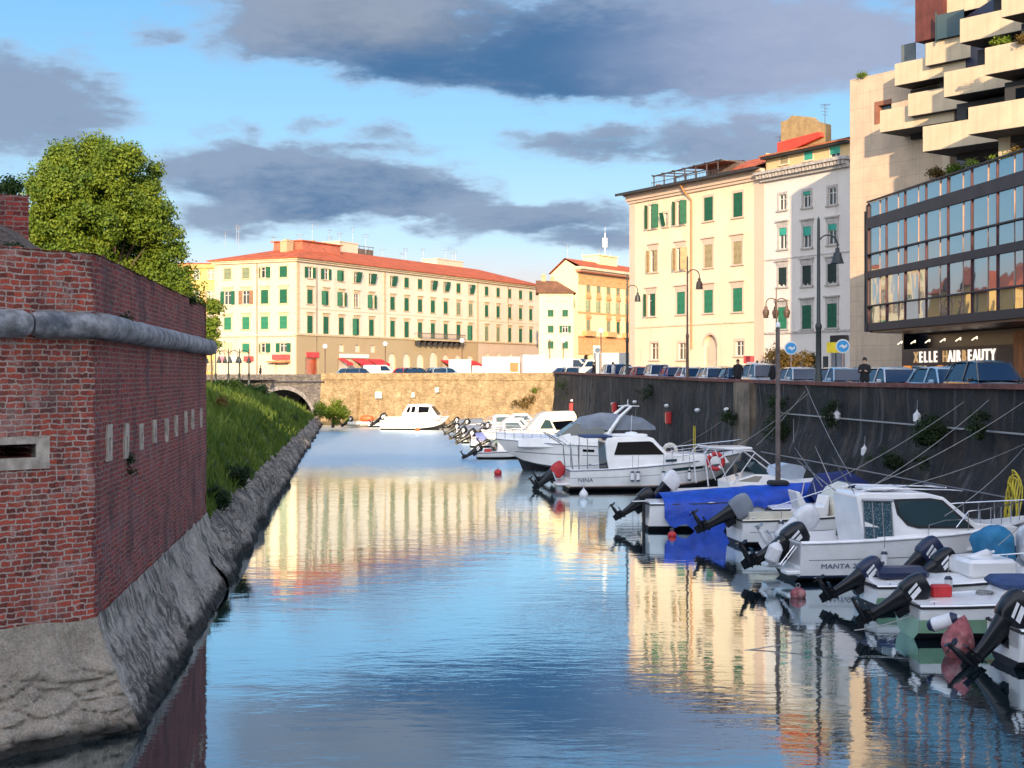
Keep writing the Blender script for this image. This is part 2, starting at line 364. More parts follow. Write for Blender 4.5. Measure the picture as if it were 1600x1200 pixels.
dens=W.math('MAXIMUM',dens,W.math('MULTIPLY',elsewhere,W.math('MULTIPLY',side,.85)))
# underside of the big cloud is the dark part; tops and thin parts are paler
dk=None
for e in [(860,95,400,75,1.),(700,105,220,40,.8),(520,300,200,45,.55),(880,355,160,25,.4),(1000,232,150,22,.35)]:
    q=ell(*e); dk=q if dk is None else W.math('MAXIMUM',dk,q)
cf=W.math('ADD',W.math('MULTIPLY',dk,.9),W.math('MULTIPLY',W.math('SUBTRACT',.5,W.math('ADD',W.math('MULTIPLY',nB,.6),W.math('MULTIPLY',nC,.4))),1.6))
ccol=W.mix(W.ramp(cf,.0,.9),c4((.28*GK,.36*GK,.51*GK)),c4((.055*GK,.15*GK,.33*GK)))
warm=ell(560,30,200,50,1.0); ccol=W.mix(W.math('MULTIPLY',warm,.55),ccol,c4((.36*GK,.37*GK,.42*GK)))
# unseen bright clouds added overhead and behind as fill light for the shaded sides
up=W.ramp(el,22.0,38.0); bck=W.ramp(dy,.25,-.25)
rim=W.math('MULTIPLY',W.ramp(dens,.95,.35),.6); ccol=W.mix(rim,ccol,c4((.50*GK,.56*GK,.72*GK)))
pale=ell(1270,70,270,120,1.0); ccol=W.mix(W.math('MULTIPLY',pale,.75),ccol,c4((.44*GK,.48*GK,.66*GK)))
ccol=W.mix(up,ccol,c4((1.0*CG,1.03*CG,1.12*CG))); ccol=W.mix(bck,ccol,c4((1.45*CG,1.22*CG,1.05*CG)))
# paler, warmer veils low over the roofs
low=W.math('MULTIPLY',W.ramp(el,5.6,2.8),W.ramp(nA,.42,.58)); base=W.mix(W.math('MULTIPLY',low,.7),base,c4((.85*GK,.74*GK,.72*GK)))
fin=W.mix(W.math('MULTIPLY',dens,.93),base,ccol)
W.set(bg.inputs[0],fin); bg.inputs[1].default_value=SKYSTR

# ------------------------------------------------------------------ water
m,t,b,tcw=newmat('canal_water'); o=tcw.outputs['Object']; X_,Y_,Z_=t.sep(o)[:3]
far=t.ramp(t.math('ADD',Y_,t.math('MULTIPLY',t.noise(t.mapping(o,(.2,.12,1)),1.0,4,.6),14.0)),76.0,104.0); veryfar=t.ramp(Y_,112.0,150.0)
patch=t.ramp(t.noise(t.mapping(o,(.09,.05,1)),1.0,4,.6),.38,.62)
w1=t.noise(t.mapping(o,(.55,1.1,1)),1.0,3,.5,.3); w2=t.noise(t.mapping(o,(1.6,3.4,1)),1.0,4,.55,.3); w3=t.noise(t.mapping(o,(5,9,1)),1.0,3,.6)
amp_=t.math('ADD',t.math('MULTIPLY',patch,.6),.5)
h=t.math('ADD',t.math('MULTIPLY',w1,.0048),t.math('MULTIPLY',t.math('MULTIPLY',w2,amp_),.0034))
h=t.math('ADD',h,t.math('MULTIPLY',w3,t.math('MULTIPLY',amp_,.00022)))
h=t.math('MULTIPLY',h,t.math('ADD',t.math('ADD',1.0,t.math('MULTIPLY',t.ramp(Y_,36.0,60.0),.6)),t.math('MULTIPLY',far,7.0)))
t.set(b.inputs['Normal'],t.bump(h,WAVE))
b.inputs['Base Color'].default_value=c4((.002,.010,.014)); t.set(b.inputs['Roughness'],t.math('ADD',.018,t.math('MULTIPLY',far,.34))); b.inputs['IOR'].default_value=1.6; b.inputs['Specular IOR Level'].default_value=.8
lp=t.node('ShaderNodeFresnel'); lp.inputs['IOR'].default_value=1.36
gs_=t.node('ShaderNodeBsdfGlossy'); gs_.inputs['Color'].default_value=c4((.80,.94,1.0)); nb_=b.inputs['Normal'].links[0].from_socket; t.l.new(nb_,gs_.inputs['Normal']); t.l.new(nb_,lp.inputs['Normal']); rr_=b.inputs['Roughness'].links[0].from_socket; t.l.new(rr_,gs_.inputs['Roughness'])
mx_=t.node('ShaderNodeMixShader'); t.set(mx_.inputs[0],t.math('ADD',.0,t.math('MULTIPLY',lp.outputs[0],1.65),clamp=True)); t.l.new(b.outputs[0],mx_.inputs[1]); t.l.new(gs_.outputs[0],mx_.inputs[2]); t.l.new(mx_.outputs[0],t.n['Material Output'].inputs[0])
WATER=m
tag(MB().add([(-40,-60,0),(60,-60,0),(60,185,0),(-60,185,0)],[(0,1,2,3)]).build('water',WATER),kind='structure')

# ------------------------------------------------------------------ ground
VW=20.0                                        # face of the quay wall
bed=MB().add([(-3000,-400,-1.2),(3000,-400,-1.2),(3000,5000,-1.2),(-3000,5000,-1.2)],[(0,1,2,3)])
tag(bed.build('canal_bed',MT['earth']),kind='structure')
FW0=Vector((-26,168.5,0)); FW1=K(872,583,147); FW1.z=0      # far wall, left to right
g=MB(); rows=[-120,-20,20,44,60,84,100,120,143]
for a,bq in zip(rows,rows[1:]):
    A=cv(a,VW+.35); B=cv(bq,VW+.35); g.add([(A.x,A.y,street(A.y)),(400,A.y-40,street(A.y)),(400,B.y-40,street(B.y)),(B.x,B.y,street(B.y))],[(0,1,2,3)])
A=cv(143,VW+.35); g.add([(A.x,A.y,street(A.y)),(400,A.y-40,street(A.y)),(3000,900,5.0),(FW1.x,FW1.y+.3,4.98)],[(0,1,2,3)])
g.add([(FW1.x,FW1.y+.3,4.98),(3000,900,5),(3000,4800,5),(-3000,4800,5),(-3000,175,5),(-60,175,5),(FW0.x,FW0.y+.3,5)],[(0,1,2,3,4,5,6)])
tag(g.build('street',MT['asphalt']),kind='structure')
# pavement strip along the parapet, with a kerb
pv=MB()
us=[-40,20,44,60,84,100,120,140]
for a,bq in zip(us,us[1:]):
    P=[cv(a,VW+.36),cv(a,VW+1.7),cv(bq,VW+1.7),cv(bq,VW+.36)]
    top=[(p.x,p.y,street(p.y)+.12) for p in P]; bot=[(p.x,p.y,street(p.y)-.1) for p in P]
    pv.add(top+bot,[(0,1,2,3),(1,5,6,2)])
tag(pv.build('pavement',MT['paving']),kind='structure')
# painted bay line
pl=MB()
for a,bq in zip(us,us[1:]):
    P=[cv(a,VW+3.75),cv(a,VW+3.87),cv(bq,VW+3.87),cv(bq,VW+3.75)]
    pl.add([(p.x,p.y,street(p.y)+.004) for p in P],[(0,1,2,3)])
tag(pl.build('road_marking',mat('road_paint',(.7,.7,.68),.7,var=.2)),kind='structure')

# ------------------------------------------------------------------ quay wall on the right
MT['quay']=None
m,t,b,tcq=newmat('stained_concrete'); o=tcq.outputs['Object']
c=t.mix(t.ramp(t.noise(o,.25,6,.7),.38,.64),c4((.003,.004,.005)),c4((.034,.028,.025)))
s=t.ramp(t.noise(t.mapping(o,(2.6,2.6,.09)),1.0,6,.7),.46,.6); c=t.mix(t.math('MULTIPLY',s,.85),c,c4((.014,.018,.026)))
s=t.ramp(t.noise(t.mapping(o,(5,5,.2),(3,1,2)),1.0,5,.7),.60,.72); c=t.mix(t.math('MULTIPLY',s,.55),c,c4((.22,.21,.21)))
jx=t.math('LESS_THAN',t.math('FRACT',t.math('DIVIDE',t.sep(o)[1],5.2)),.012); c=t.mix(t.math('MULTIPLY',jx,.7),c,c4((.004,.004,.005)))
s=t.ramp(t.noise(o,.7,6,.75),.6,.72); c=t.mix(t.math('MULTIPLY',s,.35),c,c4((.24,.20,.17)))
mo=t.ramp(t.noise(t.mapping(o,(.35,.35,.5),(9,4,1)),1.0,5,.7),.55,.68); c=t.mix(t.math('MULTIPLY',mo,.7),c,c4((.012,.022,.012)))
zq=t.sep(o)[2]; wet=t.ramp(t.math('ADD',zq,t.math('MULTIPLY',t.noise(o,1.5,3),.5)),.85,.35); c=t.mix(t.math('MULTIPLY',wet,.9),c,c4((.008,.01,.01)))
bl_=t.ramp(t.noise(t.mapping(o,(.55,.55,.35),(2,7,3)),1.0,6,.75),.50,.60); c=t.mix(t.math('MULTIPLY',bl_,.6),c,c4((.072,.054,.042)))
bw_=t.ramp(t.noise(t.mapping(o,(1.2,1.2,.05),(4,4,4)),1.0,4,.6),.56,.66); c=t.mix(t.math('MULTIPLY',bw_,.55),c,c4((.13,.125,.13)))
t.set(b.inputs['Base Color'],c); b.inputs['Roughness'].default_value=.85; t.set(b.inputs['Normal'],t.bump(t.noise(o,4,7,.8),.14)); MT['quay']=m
MT['coping']=mat('red_brick_coping',(.16,.06,.05),.9,var=.4,ns=2,bump=.02,bs=14)
root=thing('quay_wall','long dark streaked concrete quay wall with a red brick coping behind the moored boats','wall',cv(0,VW),CA)
def ztop(u):
    Y=cv(u,VW).y
    for (a,za),(bq,zb) in zip([(-60,5.2),(44,5.25),(58,5.22),(84,5.35),(143,5.87),(400,5.9)],[(44,5.25),(58,5.22),(84,5.35),(143,5.87),(400,5.9)]):
        if Y<=bq: return za+(zb-za)*(Y-a)/(bq-a)
    return 5.9
# local frame: x = across (towards street), y = along the canal
def quayface(u0,u1,batter,seed):
    w=MB(); nu=int((u1-u0)/1.0)+1; nz=14; vs=[];fs=[]
    for i in range(nu+1):
        u=u0+(u1-u0)*i/nu; zt=ztop(u)
        for j in range(nz+1):
            f=j/nz; z=-.6+(zt-.16+.6)*f
            x=-batter*max(0,1-max(z,0)/(zt*.62))**1.0 + .13*(noise.noise(Vector((u*.6,z*.9,seed)))-.2)+.05*noise.noise(Vector((u*2.1,z*2.6,seed)))
            vs.append((x,u,z))
    for i in range(nu):
        for j in range(nz):
            a=i*(nz+1)+j; fs.append((a,a+nz+1,a+nz+2,a+1))
    w.add(vs,fs,0,True); return w
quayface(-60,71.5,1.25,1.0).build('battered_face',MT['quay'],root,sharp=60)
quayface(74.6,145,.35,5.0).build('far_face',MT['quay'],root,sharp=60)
MT['pier']=mat('worn_pier_stone',(.20,.155,.115),.9,var=.5,ns=.9,streak=.7,bump=.05,bs=5)
pr=MB(); pr.slab([(-.35,71.5),(.3,71.5),(.3,74.6),(-.35,74.6)],-.6,ztop(73)-.16); pr.build('pier',MT['pier'],root)
cp=MB()
for a in range(-60,146,5):
    bq=min(a+5,145)
    if bq<=a: break
    za,zb=ztop(a),ztop(bq)
    cp.add([(-.14,a,za-.16),(.36,a,za-.16),(.36,bq,zb-.16),(-.14,bq,zb-.16),(-.14,a,za),(.36,a,za),(.36,bq,zb),(-.14,bq,zb)],[(0,3,2,1),(4,5,6,7),(0,1,5,4),(2,3,7,6),(3,0,4,7)]+([(1,2,6,5)]))
cp.build('coping',MT['coping'],root)
bk=MB(); 
for a in range(-60,145,5):
    za,zb=ztop(a),ztop(a+5); y0=cv(a,VW).y; y1=cv(a+5,VW).y
    bk.add([(.3,a,street(y0)-.4),(.3,a+5,street(y1)-.4),(.3,a+5,zb-.16),(.3,a,za-.16)],[(0,1,2,3)])
bk.build('street_side_face',MT['pier'],root)
# ledges (the pale horizontal pipes / cable runs)
lg=MB(); lg.tube([(-.12,u,3.75-.006*(u-30)*0) for u in range(28,70,3)],.035,5); lg.build('cable_run',MT['rope'],root)
lg=MB(); lg.tube([(-.75,u,1.9) for u in range(20,70,3)],.025,5); lg.build('mooring_chain',MT['alu'],root)

# ------------------------------------------------------------------ far wall + bridge
MT['ochre']=None
m,t,b,tco=newmat('ochre_rubble'); o=tco.outputs['Object']
v=t.node('ShaderNodeTexVoronoi',feature='DISTANCE_TO_EDGE'); t.set(v.inputs['Vector'],t.mapping(o,(1.5,1.5,3.0))); v.inputs['Scale'].default_value=1
c=t.mix(t.ramp(t.noise(o,1.1,6,.7),.35,.65),c4((.46,.33,.18)),c4((.27,.19,.10)))
c=t.mix(t.math('MULTIPLY',t.ramp(v.outputs['Distance'],.1,0.0),.5),c,c4((.14,.1,.05)))
c=t.mix(t.math('MULTIPLY',t.ramp(t.noise(t.mapping(o,(3,3,.3)),1.0,5,.7),.55,.72),.5),c,c4((.16,.11,.06)))
c=t.mix(t.math('MULTIPLY',t.ramp(t.noise(o,.5,5,.7),.58,.7),.5),c,c4((.62,.5,.33)))
zq=t.sep(o)[2]; wet=t.ramp(zq,.55,.25); c=t.mix(t.math('MULTIPLY',wet,.8),c,c4((.05,.04,.02)))
t.set(b.inputs['Base Color'],c); b.inputs['Roughness'].default_value=.9; t.set(b.inputs['Normal'],t.bump(t.math('ADD',v.outputs['Distance'],t.noise(o,6,5,.7)),.08)); MT['ochre']=m
dv=FW1-FW0; Lf=dv.length; th=math.atan2(dv.y,dv.x)
fw=thing('retaining_wall','sunlit ochre stone retaining wall closing the far end of the canal','wall',FW0,th)
w=MB(); vs=[];fs=[]; nx=60;nz=10; x0=5.6
for i in range(nx+1):
    x=x0+(Lf-x0)*i/nx
    for j in range(nz+1):
        z=-.6+(5.05+.6)*j/nz; vs.append((x,-.5*(1-j/nz)+.10*noise.noise(Vector((x*.7,z,2))),z))
for i in range(nx):
    for j in range(nz):
        a=i*(nz+1)+j; fs.append((a,a+nz+1,a+nz+2,a+1))
w.add(vs,fs,0,True).build('wall_face',MT['ochre'],fw,sharp=60)
MB().box(x0,Lf,-.12,.3,5.05,5.15).build('string_course',MT['ochre'],fw)
MB().box(x0,Lf,-.02,.28,5.15,5.78).build('parapet',MT['ochre'],fw)
bt=MB()
for x in (11.0,):
    bt.slab([(x-.5,-.75),(x+.5,-.75),(x+.5,.1),(x-.5,.1)],-.5,3.9)
bt.build('buttress',MT['ochre'],fw)
# bridge over the side basin
MT['greystone']=rockmat('grey_bridge_stone',(.2,.18,.17),(.32,.28,.25),(.08,.075,.08),.9,.3)
br=thing('stone_bridge','low grey stone bridge with one dark arch left of the sunlit retaining wall','bridge',FW0+Vector((-4,3.2,0)),th)
bx0,bx1=-14.0,11.2; nA_=24; xc=4.9; ra=4.7; rz=3.75
arch=[(xc-ra*math.cos(math.pi*k/nA_),.15+rz*math.sin(math.pi*k/nA_)) for k in range(nA_+1)]
w=MB()
for (xa,za),(xb,zb) in zip(arch,arch[1:]):
    w.add([(xa,-.3,za),(xb,-.3,zb),(xb,-.3,4.7),(xa,-.3,4.7),(xa,6,za),(xb,6,zb)],[(0,1,2,3),(0,4,5,1)])
w.add([(bx0,-.3,-.5),(xc-ra,-.3,-.5),(xc-ra,-.3,4.7),(bx0,-.3,4.7),(xc+ra,-.3,-.5),(bx1,-.3,-.5),(bx1,-.3,4.7),(xc+ra,-.3,4.7),(xc-ra,6,-.5),(xc+ra,6,-.5),(xc-ra,-.3,.15),(xc+ra,-.3,.15),(xc-ra,6,.15),(xc+ra,6,.15)],[(0,1,2,3),(4,5,6,7),(1,8,12,10),(4,11,13,9)])
w.build('spandrel_wall',MT['greystone'],br)
MB().box(bx0,bx1,-.5,.2,4.7,4.88).build('cornice',mat('dark_cornice',(.05,.05,.06),.9),br)
MB().box(bx0,bx1,-.3,.1,4.88,5.66).build('parapet',MT['greystone'],br)
MB().box(bx0,bx1,.2,8,4.6,4.87).build('deck',MT['asphalt'],br)
vo=MB()
for (xa,za),(xb,zb) in zip(arch[2:-2],arch[3:-2]):
    n1=Vector((xa-xc,za-.15)).normalized()*.45; n2=Vector((xb-xc,zb-.15)).normalized()*.45
    vo.add([(xa,-.36,za),(xb,-.36,zb),(xb+n2.x,-.36,zb+n2.y),(xa+n1.x,-.36,za+n1.y)],[(0,1,2,3)])
vo.build('arch_ring',mat('arch_stone',(.26,.24,.23),.9,var=.4,ns=3),br)
MB().box(xc-5.5,xc+5.5,9,9.3,-.5,4.6).build('basin_back_wall',MT['greystone'],br)

# ------------------------------------------------------------------ bastion (left)
MT['brickL']=brick('red_brick',(.56,.095,.05),(.30,.06,.045),(.54,.42,.36),dark=.85,soot=.5,limeamt=.36,lime=(.6,.5,.45),ms=.015)
MT['brickR']=brick('maroon_brick',(.44,.055,.04),(.21,.032,.028),(.33,.22,.185),dark=.8,soot=.68,limeamt=.2,lime=(.42,.32,.34),ms=.014)
MT['marble']=mat('weathered_marble',(.25,.25,.265),.8,var=.5,ns=5,bump=.05,bs=7,dirt=(.05,.06,.085),dirtamt=.9)
MT['plinthR']=rockmat('streaked_plinth_stone',(.84,.74,.64),(.56,.47,.40),(.10,.095,.095),.9,.85,blocks=False,mz=(.2,.4))
MT['plinthL']=rockmat('pale_plinth_stone',(.86,.70,.54),(.66,.53,.42),(.34,.27,.21),1.1,.3,False,mz=(.12,.3))
MT['framestone']=mat('loop_frame_stone',(.42,.35,.29),.9,var=.35,ns=4,bump=.01,bs=25)
Yc=23.1; Cx=(150-HX)/F*Yc; C0=Vector((Cx,Yc,0)); Ye=Yv(322,-4.0); Ee=Vector(((322-HX)/F*Ye,Ye,0))
dR=(Ee-C0).normalized(); LR=(Ee-C0).length; aR=math.atan2(dR.y,dR.x)
dL=Vector((-1.1,-1.15,0)).normalized(); LL=9.0; aL=math.atan2(-dL.y,-dL.x)     # local x runs left->right
turn=(aR-aL); ko=math.tan(turn/2)
bas=thing('brick_bastion','weathered red brick corner bastion with a rounded stone moulding rising from the canal','fortress',C0)
zb,zr0,zr1,zt=1.70,6.07,6.49,7.48
def zbot(s): return zb
def wallface(name,L,z0,z1,mt,rz,x0=0.0,y=0.0,seed=0,amp=.02,erode=0.0,holes=(),ztopf=None):
    """relief surface in local x,z with outward -y; holes are skipped rectangles"""
    xs=set([x0+(L*i/max(1,int(abs(L)/.16))) for i in range(int(abs(L)/.16)+1)]); zs=set([z0+(z1-z0)*i/int((z1-z0)/.14+1) for i in range(int((z1-z0)/.14+1)+1)])
    for h in holes: xs|={h[0],h[1]}; zs|={h[2],h[3]}
    xs=sorted(xs); zs=sorted(zs); w=MB(); n=len(zs); vs=[];fs=[]
    for x in xs:
        for z in zs:
            e=0
            near=any(h[0]-.05<=x<=h[1]+.05 and h[2]-.05<=z<=h[3]+.05 for h in holes)
            if not near:
                e=amp*noise.noise(Vector((x*1.1,z*1.3,seed)))+amp*.6*noise.noise(Vector((x*4,z*5,seed+3)))
                if erode: e+=erode*max(0,noise.noise(Vector((x*2.2,z*3.0,seed+9)))) * max(0,1-(z-z0)/1.6)
            zz_=z
            if ztopf and z>z1-1.0: zz_=z+ztopf(x)*(z-(z1-1.0))
            ce=(.012+.10*max(0,noise.noise(Vector((0,z*2.3,6)))+.15)+.05*max(0,noise.noise(Vector((0,z*9,6)))))*math.exp(-abs(x)/.13)
            vs.append((x+(ce*ko if x>0 else -ce*ko) if x!=0 else (ce*ko if L>0 else -ce*ko),y+e*min(1,abs(x)*6)+ce,zz_))
    for i in range(len(xs)-1):
        for j in range(n-1):
            cx=(xs[i]+xs[i+1])/2; cz=(zs[j]+zs[j+1])/2
            if any(h[0]<cx<h[1] and h[2]<cz<h[3] for h in holes): continue
            a=i*n+j; fs.append((a,a+n,a+n+1,a+1))
    w.add(vs,fs,0,True)
    for h in holes:
        D=h[4]
        w.add([(h[0],y,h[2]),(h[1],y,h[2]),(h[1],y,h[3]),(h[0],y,h[3]),(h[0],y+D,h[2]),(h[1],y+D,h[2]),(h[1],y+D,h[3]),(h[0],y+D,h[3])],[(0,4,5,1),(1,5,6,2),(2,6,7,3),(3,7,4,0),(4,7,6,5)])
    return w.build(name,mt,bas,(0,0,0),rz,fix=False,sharp=50)
rag=lambda x: .05*noise.noise(Vector((x*1.7,0,4)))+.03*noise.noise(Vector((x*6,0,4)))
# right-hand loopholes: (px, ytop, ybottom of stone, hole)
loops=[(169,663,720),(196,662,716),(219,662,703),(240,656,692),(259,654,690),(274,649,682),(289,643,676),(300,640,670),(313,638,668)]
hR=[];frR=[]
def sR(px):
    p=(px-HX)/F; return (p*C0.y-C0.x)/(dR.x-p*dR.y)
for px,ya,yb in loops:
    s=sR(px); Y=C0.y+dR.y*s; z1=EYE-(ya-HY)/F*Y; z0=EYE-(yb-HY)/F*Y; zc=z0+(z1-z0)*.45; w_=.16
    hR.append((s-w_*.6,s+w_*.6,zc-.11,zc+.11,.5)); frR.append((s-.235,s+.235,z0,z1,hR[-1]))
holeL=(-2.3,-1.03,EYE-(713-HY)/F*22.6,EYE-(692-HY)/F*22.6,.9)
wallface('brick_face',-LL,zb-.1,zr0+.05,MT['brickL'],aL,0,0,1,.014,.05,[holeL])
wallface('brick_face',LR,zb-.1,zr0+.05,MT['brickR'],aR,0,0,2,.03,.10,hR)
wallface('parapet_face',-LL,zr1-.05,zt-.05,MT['brickL'],aL,0,.03,3,.02,0,[],rag)
wallface('parapet_face',LR,zr1-.05,zt-.05,MT['brickR'],aR,0,.03,4,.03,0,[],rag)
def frame(x0,x1,z0,z1,h,rz,mt,nm='loophole_frame',ragged=0):
    w=MB(); y0,y1=-.035,.12
    w.box(x0,h[0],y0,y1,z0,z1); w.box(h[1],x1,y0,y1,z0,z1); w.box(h[0],h[1],y0-.002,y1,z0,h[2]); w.box(h[0],h[1],y0-.002,y1,h[3],z1)
    return w.build(nm,mt,bas,(0,0,0),rz)
for f in frR: frame(f[0],f[1],f[2],f[3],f[4],aR,MT['framestone'])
frame(holeL[0]-.3,holeL[1]+.22,EYE-(731-HY)/F*22.6,EYE-(681-HY)/F*22.6,holeL,aL,MT['framestone'],'embrasure_frame')
# torus moulding: stone drums of uneven length
def torus(L,sgn,rz,nm):
    x=0; i=0
    while x<L-.05:
        l=min(rnd.uniform(.9,1.7),L-x); r=.215+rnd.uniform(-.012,.012); z=(zr0+zr1)/2+rnd.uniform(-.01,.01)
        w=MB(); N=8; rings=[]
        for k in range(N+1):
            xx=x+.014+(l-.028)*k/N; rr=r-(.055 if k in(0,N) else 0)+.012*noise.noise(Vector((xx*1.3,i,4)))
            rings.append([(sgn*xx,-.08+(rr+.012*noise.noise(Vector((xx*3,q,rz))))*math.cos(2*math.pi*q/18)-.0,z+rr*math.sin(2*math.pi*q/18)) for q in range(18)])
        w.loft(rings); w.build(nm,MT['marble'],bas,(0,0,0),rz); x+=l; i+=1
torus(LL,-1,aL,'moulding_stone'); torus(LR+.1,1,aR,'moulding_stone')
cn=MB(); cn.lathe([(.0,-.2),(.13,-.19),(.215,-.07),(.225,0),(.215,.07),(.13,.19),(0,.2)],20,(0.02,-.09,(zr0+zr1)/2)); cn.build('moulding_corner_stone',MT['marble'],bas,(0,0,0),(aL+aR)/2)
# top of parapet + rubble slope behind + merlon
tp=MB(); q0=Vector((dL.x*LL,dL.y*LL,0)); e=dR*LR
inn=Vector((-.9,.45,0))*1.6
tp.add([(q0.x,q0.y,zt-.06),(0,0,zt-.06),(e.x,e.y,zt-.06),(e.x-1.6,e.y+.1,zt-.02),(inn.x,inn.y+.4,zt+.02),(q0.x-1.4,q0.y+.9,zt)],[(0,1,4,5),(1,2,3,4)])
tp.build('parapet_top',MT['brickR'],bas,fix=False)
MT['rubble']=rockmat('rubble_fill',(.3,.22,.17),(.2,.14,.11),(.08,.06,.06),1.2,0,True,mz=(-9,-8))
rb=MB(); N1,N2=30,12; vs=[];fs=[]
A0=Vector((q0.x-1.4,q0.y+1.2,0)); A1=Vector((e.x-1.2,e.y-.2,0))
for i in range(N1+1):
    f=i/N1; p=A0.lerp(Vector((-1.2,.8,0)),f*2) if f<.5 else Vector((-1.2,.8,0)).lerp(A1,f*2-1)
    for j in range(N2+1):
        g_=j/N2; q=p+Vector((-3.4,1.2,0))*g_; hz=zt+.0+(.78 if f<.42 else max(.12,.75-(f-.42)*1.5))*min(1,g_*4)
        vs.append((q.x,q.y,hz+.09*noise.noise(Vector((q.x*1.5,q.y*1.5,1)))))
for i in range(N1):
    for j in range(N2):
        a=i*(N2+1)+j; fs.append((a,a+N2+1,a+N2+2,a+1))
rb.add(vs,fs,0,True).build('rubble_top',MT['rubble'],bas,sharp=80)
# merlon: short stretch of higher wall standing back from the edge
Pm=K(45,330,26.5)-C0; 
mr=MB(); mr.box(-5,0,0,1.1,-.4,1.08)
mr.build('merlon',MT['brickR'],bas,(Pm.x,Pm.y,zt+.18),R(28))
# far return wall of the bastion
rt=MB(); rt.add([(e.x,e.y,-.3),(e.x-7,e.y+4.5,-.3),(e.x-7,e.y+4.5,zt-.06),(e.x,e.y,zt-.06)],[(0,1,2,3)]); rt.build('return_face',MT['brickR'],bas)
# battered stone plinth, one relief per side, meeting at the corner
def plinth(L,sgn,rz,mt,seed,nm,other):
    w=MB(); nx=int(L/(.035 if sgn<0 else .06)); nz=56 if sgn<0 else 36; vs=[];fs=[]
    for i in range(nx+1):
        s=L*i/nx
        for j in range(nz+1):
            f=j/nz; z=-.5+(zb+.02+.5)*f; zz_=max(0,z)/zb
            out=.72*max(0,1-zz_)**1.15+.02
            k=noise.noise(Vector((s*1.1,z*2.4,seed)))*.11+noise.noise(Vector((s*3.7,z*6,seed)))*.05
            k*=min(1,max(0,1-zz_)*3+.12)*min(1,s*2+.3)
            zl_=1.15 if sgn<0 else .62; ed_=max(0,min(1,(zl_+.35*noise.noise(Vector((s*.9,1,seed)))-z)*5))
            if ed_>0:
                dd_=noise.voronoi(Vector((s*(1.5 if sgn<0 else 1.9)+.5*noise.noise(Vector((s*1.5,z*3,2))),z*5.2+.6*noise.noise(Vector((s*1.2,z*2,5))),seed)))[0]; cr_=min(1,(dd_[1]-dd_[0])*4.5); k+=ed_*(.11*cr_**.5-.05)*(1 if s>.0 else 0)
            x=s*1.0+ (-out*other*(1-s/L))
            vs.append((sgn*x,-(out+k),z+(.07*noise.noise(Vector((s*1.3,0,seed))) if j==nz else 0)))
    for i in range(nx):
        for j in range(nz):
            a=i*(nz+1)+j; fs.append((a,a+nz+1,a+nz+2,a+1))
    w.add(vs,fs,0,True); return w.build(nm,mt,bas,(0,0,0),rz,sharp=70)
half=math.tan((aR-aL)/2) if False else None
turn=(aR-aL)     # exterior turn at the corner
ko=math.tan(turn/2)
plinth(LL,-1,aL,MT['plinthL'],11,'stone_plinth',ko); plinth(LR+.2,1,aR,MT['plinthR'],17,'stone_plinth',ko)

# ------------------------------------------------------------------ left bank: stone revetment + grass slope + land
ue=cv(0,0).y; U0=39.5; U1=163.0
def bankpt(u,k,full=False):
    """profile across the bank: k 0 waterline .. 1"""
    f=(u-U0)/(U1-U0)
    top=4.9-2.5*max(0,(f-.28)/.72)**1.25; edge=1.55-.55*f+.28*noise.noise(Vector((u*.35,0,3)))+.16*noise.noise(Vector((u*1.3,0,5)))
    prof=[(-3.25,-.5),(-3.35,.25),(-3.75,edge*.7),(-4.15+.12*noise.noise(Vector((u*.5,1,0))),edge),(-5.2,edge+(top-edge)*.45),(-6.8-1.2*(1-f),edge+(top-edge)*.85),(-9.5,top),(-16,top+.25)]
    return prof
sb=MB(); vs=[];fs=[]; nu=320; sub=4
for i in range(nu+1):
    u=U0-1+(U1-U0+1)*i/nu; pr_=bankpt(u,0)[:4]
    for a in range(3):
        for k in range(sub if a<2 else sub+1):
            f=k/sub; v=pr_[a][0]+(pr_[a+1][0]-pr_[a][0])*f; z=pr_[a][1]+(pr_[a+1][1]-pr_[a][1])*f
            n_=.34*noise.noise(Vector((u*.45,z*.6,4)))+.22*noise.noise(Vector((u*1.2,z*1.4,7)))+.08*noise.noise(Vector((u*3.5,z*5,7))); q=cv(u,v+n_*(1 if z>0 else .3),z+.03*noise.noise(Vector((u*3,z,1)))); vs.append(q)
n=sub*3+1
for i in range(nu):
    for j in range(n-1):
        a=i*n+j; fs.append((a,a+n,a+n+1,a+1))
sb.add(vs,fs,0,True); rev=sb.build('stone_revetment',rockmat('bank_stone',(.58,.51,.44),(.30,.26,.22),(.06,.058,.058),.8,.8,True,mz=(.2,.4)),sharp=70)
tag(rev,'rough grey stone revetment under the grass bank along the left waterline','wall')
gb=MB(); vs=[];fs=[]; nu=160
for i in range(nu+1):
    u=U0-.5+(U1-U0+.5)*i/nu; pr_=bankpt(u,0)[3:]
    row=[]
    for a in range(4):
        for k in range(5 if a<3 else 6):
            f=k/5; v=pr_[a][0]+(pr_[a+1][0]-pr_[a][0])*f; z=pr_[a][1]+(pr_[a+1][1]-pr_[a][1])*f
            amp_b=0 if (a==0 and k==0) else .12
            row.append(cv(u,v,z+amp_b*noise.noise(Vector((u*.5,v*.7,2)))))
    vs+=row; n=len(row)
for i in range(nu):
    for j in range(n-1):
        a=i*n+j; fs.append((a,a+n,a+n+1,a+1))
gb.add(vs,fs,0,True); tag(gb.build('grass_bank',MT['earth'],sharp=80),kind='structure')
lf=MB(); P=[cv(U0,-15.9),cv(U1-1,-15.9)]
lf.add([(P[0].x,P[0].y,4.9),(P[1].x,P[1].y,2.5),(-60,174,4.6),(-300,174,4.8),(-300,P[0].y,4.9)],[(0,1,2,3,4)]); tag(lf.build('fort_ground',MT['earth']),kind='structure')
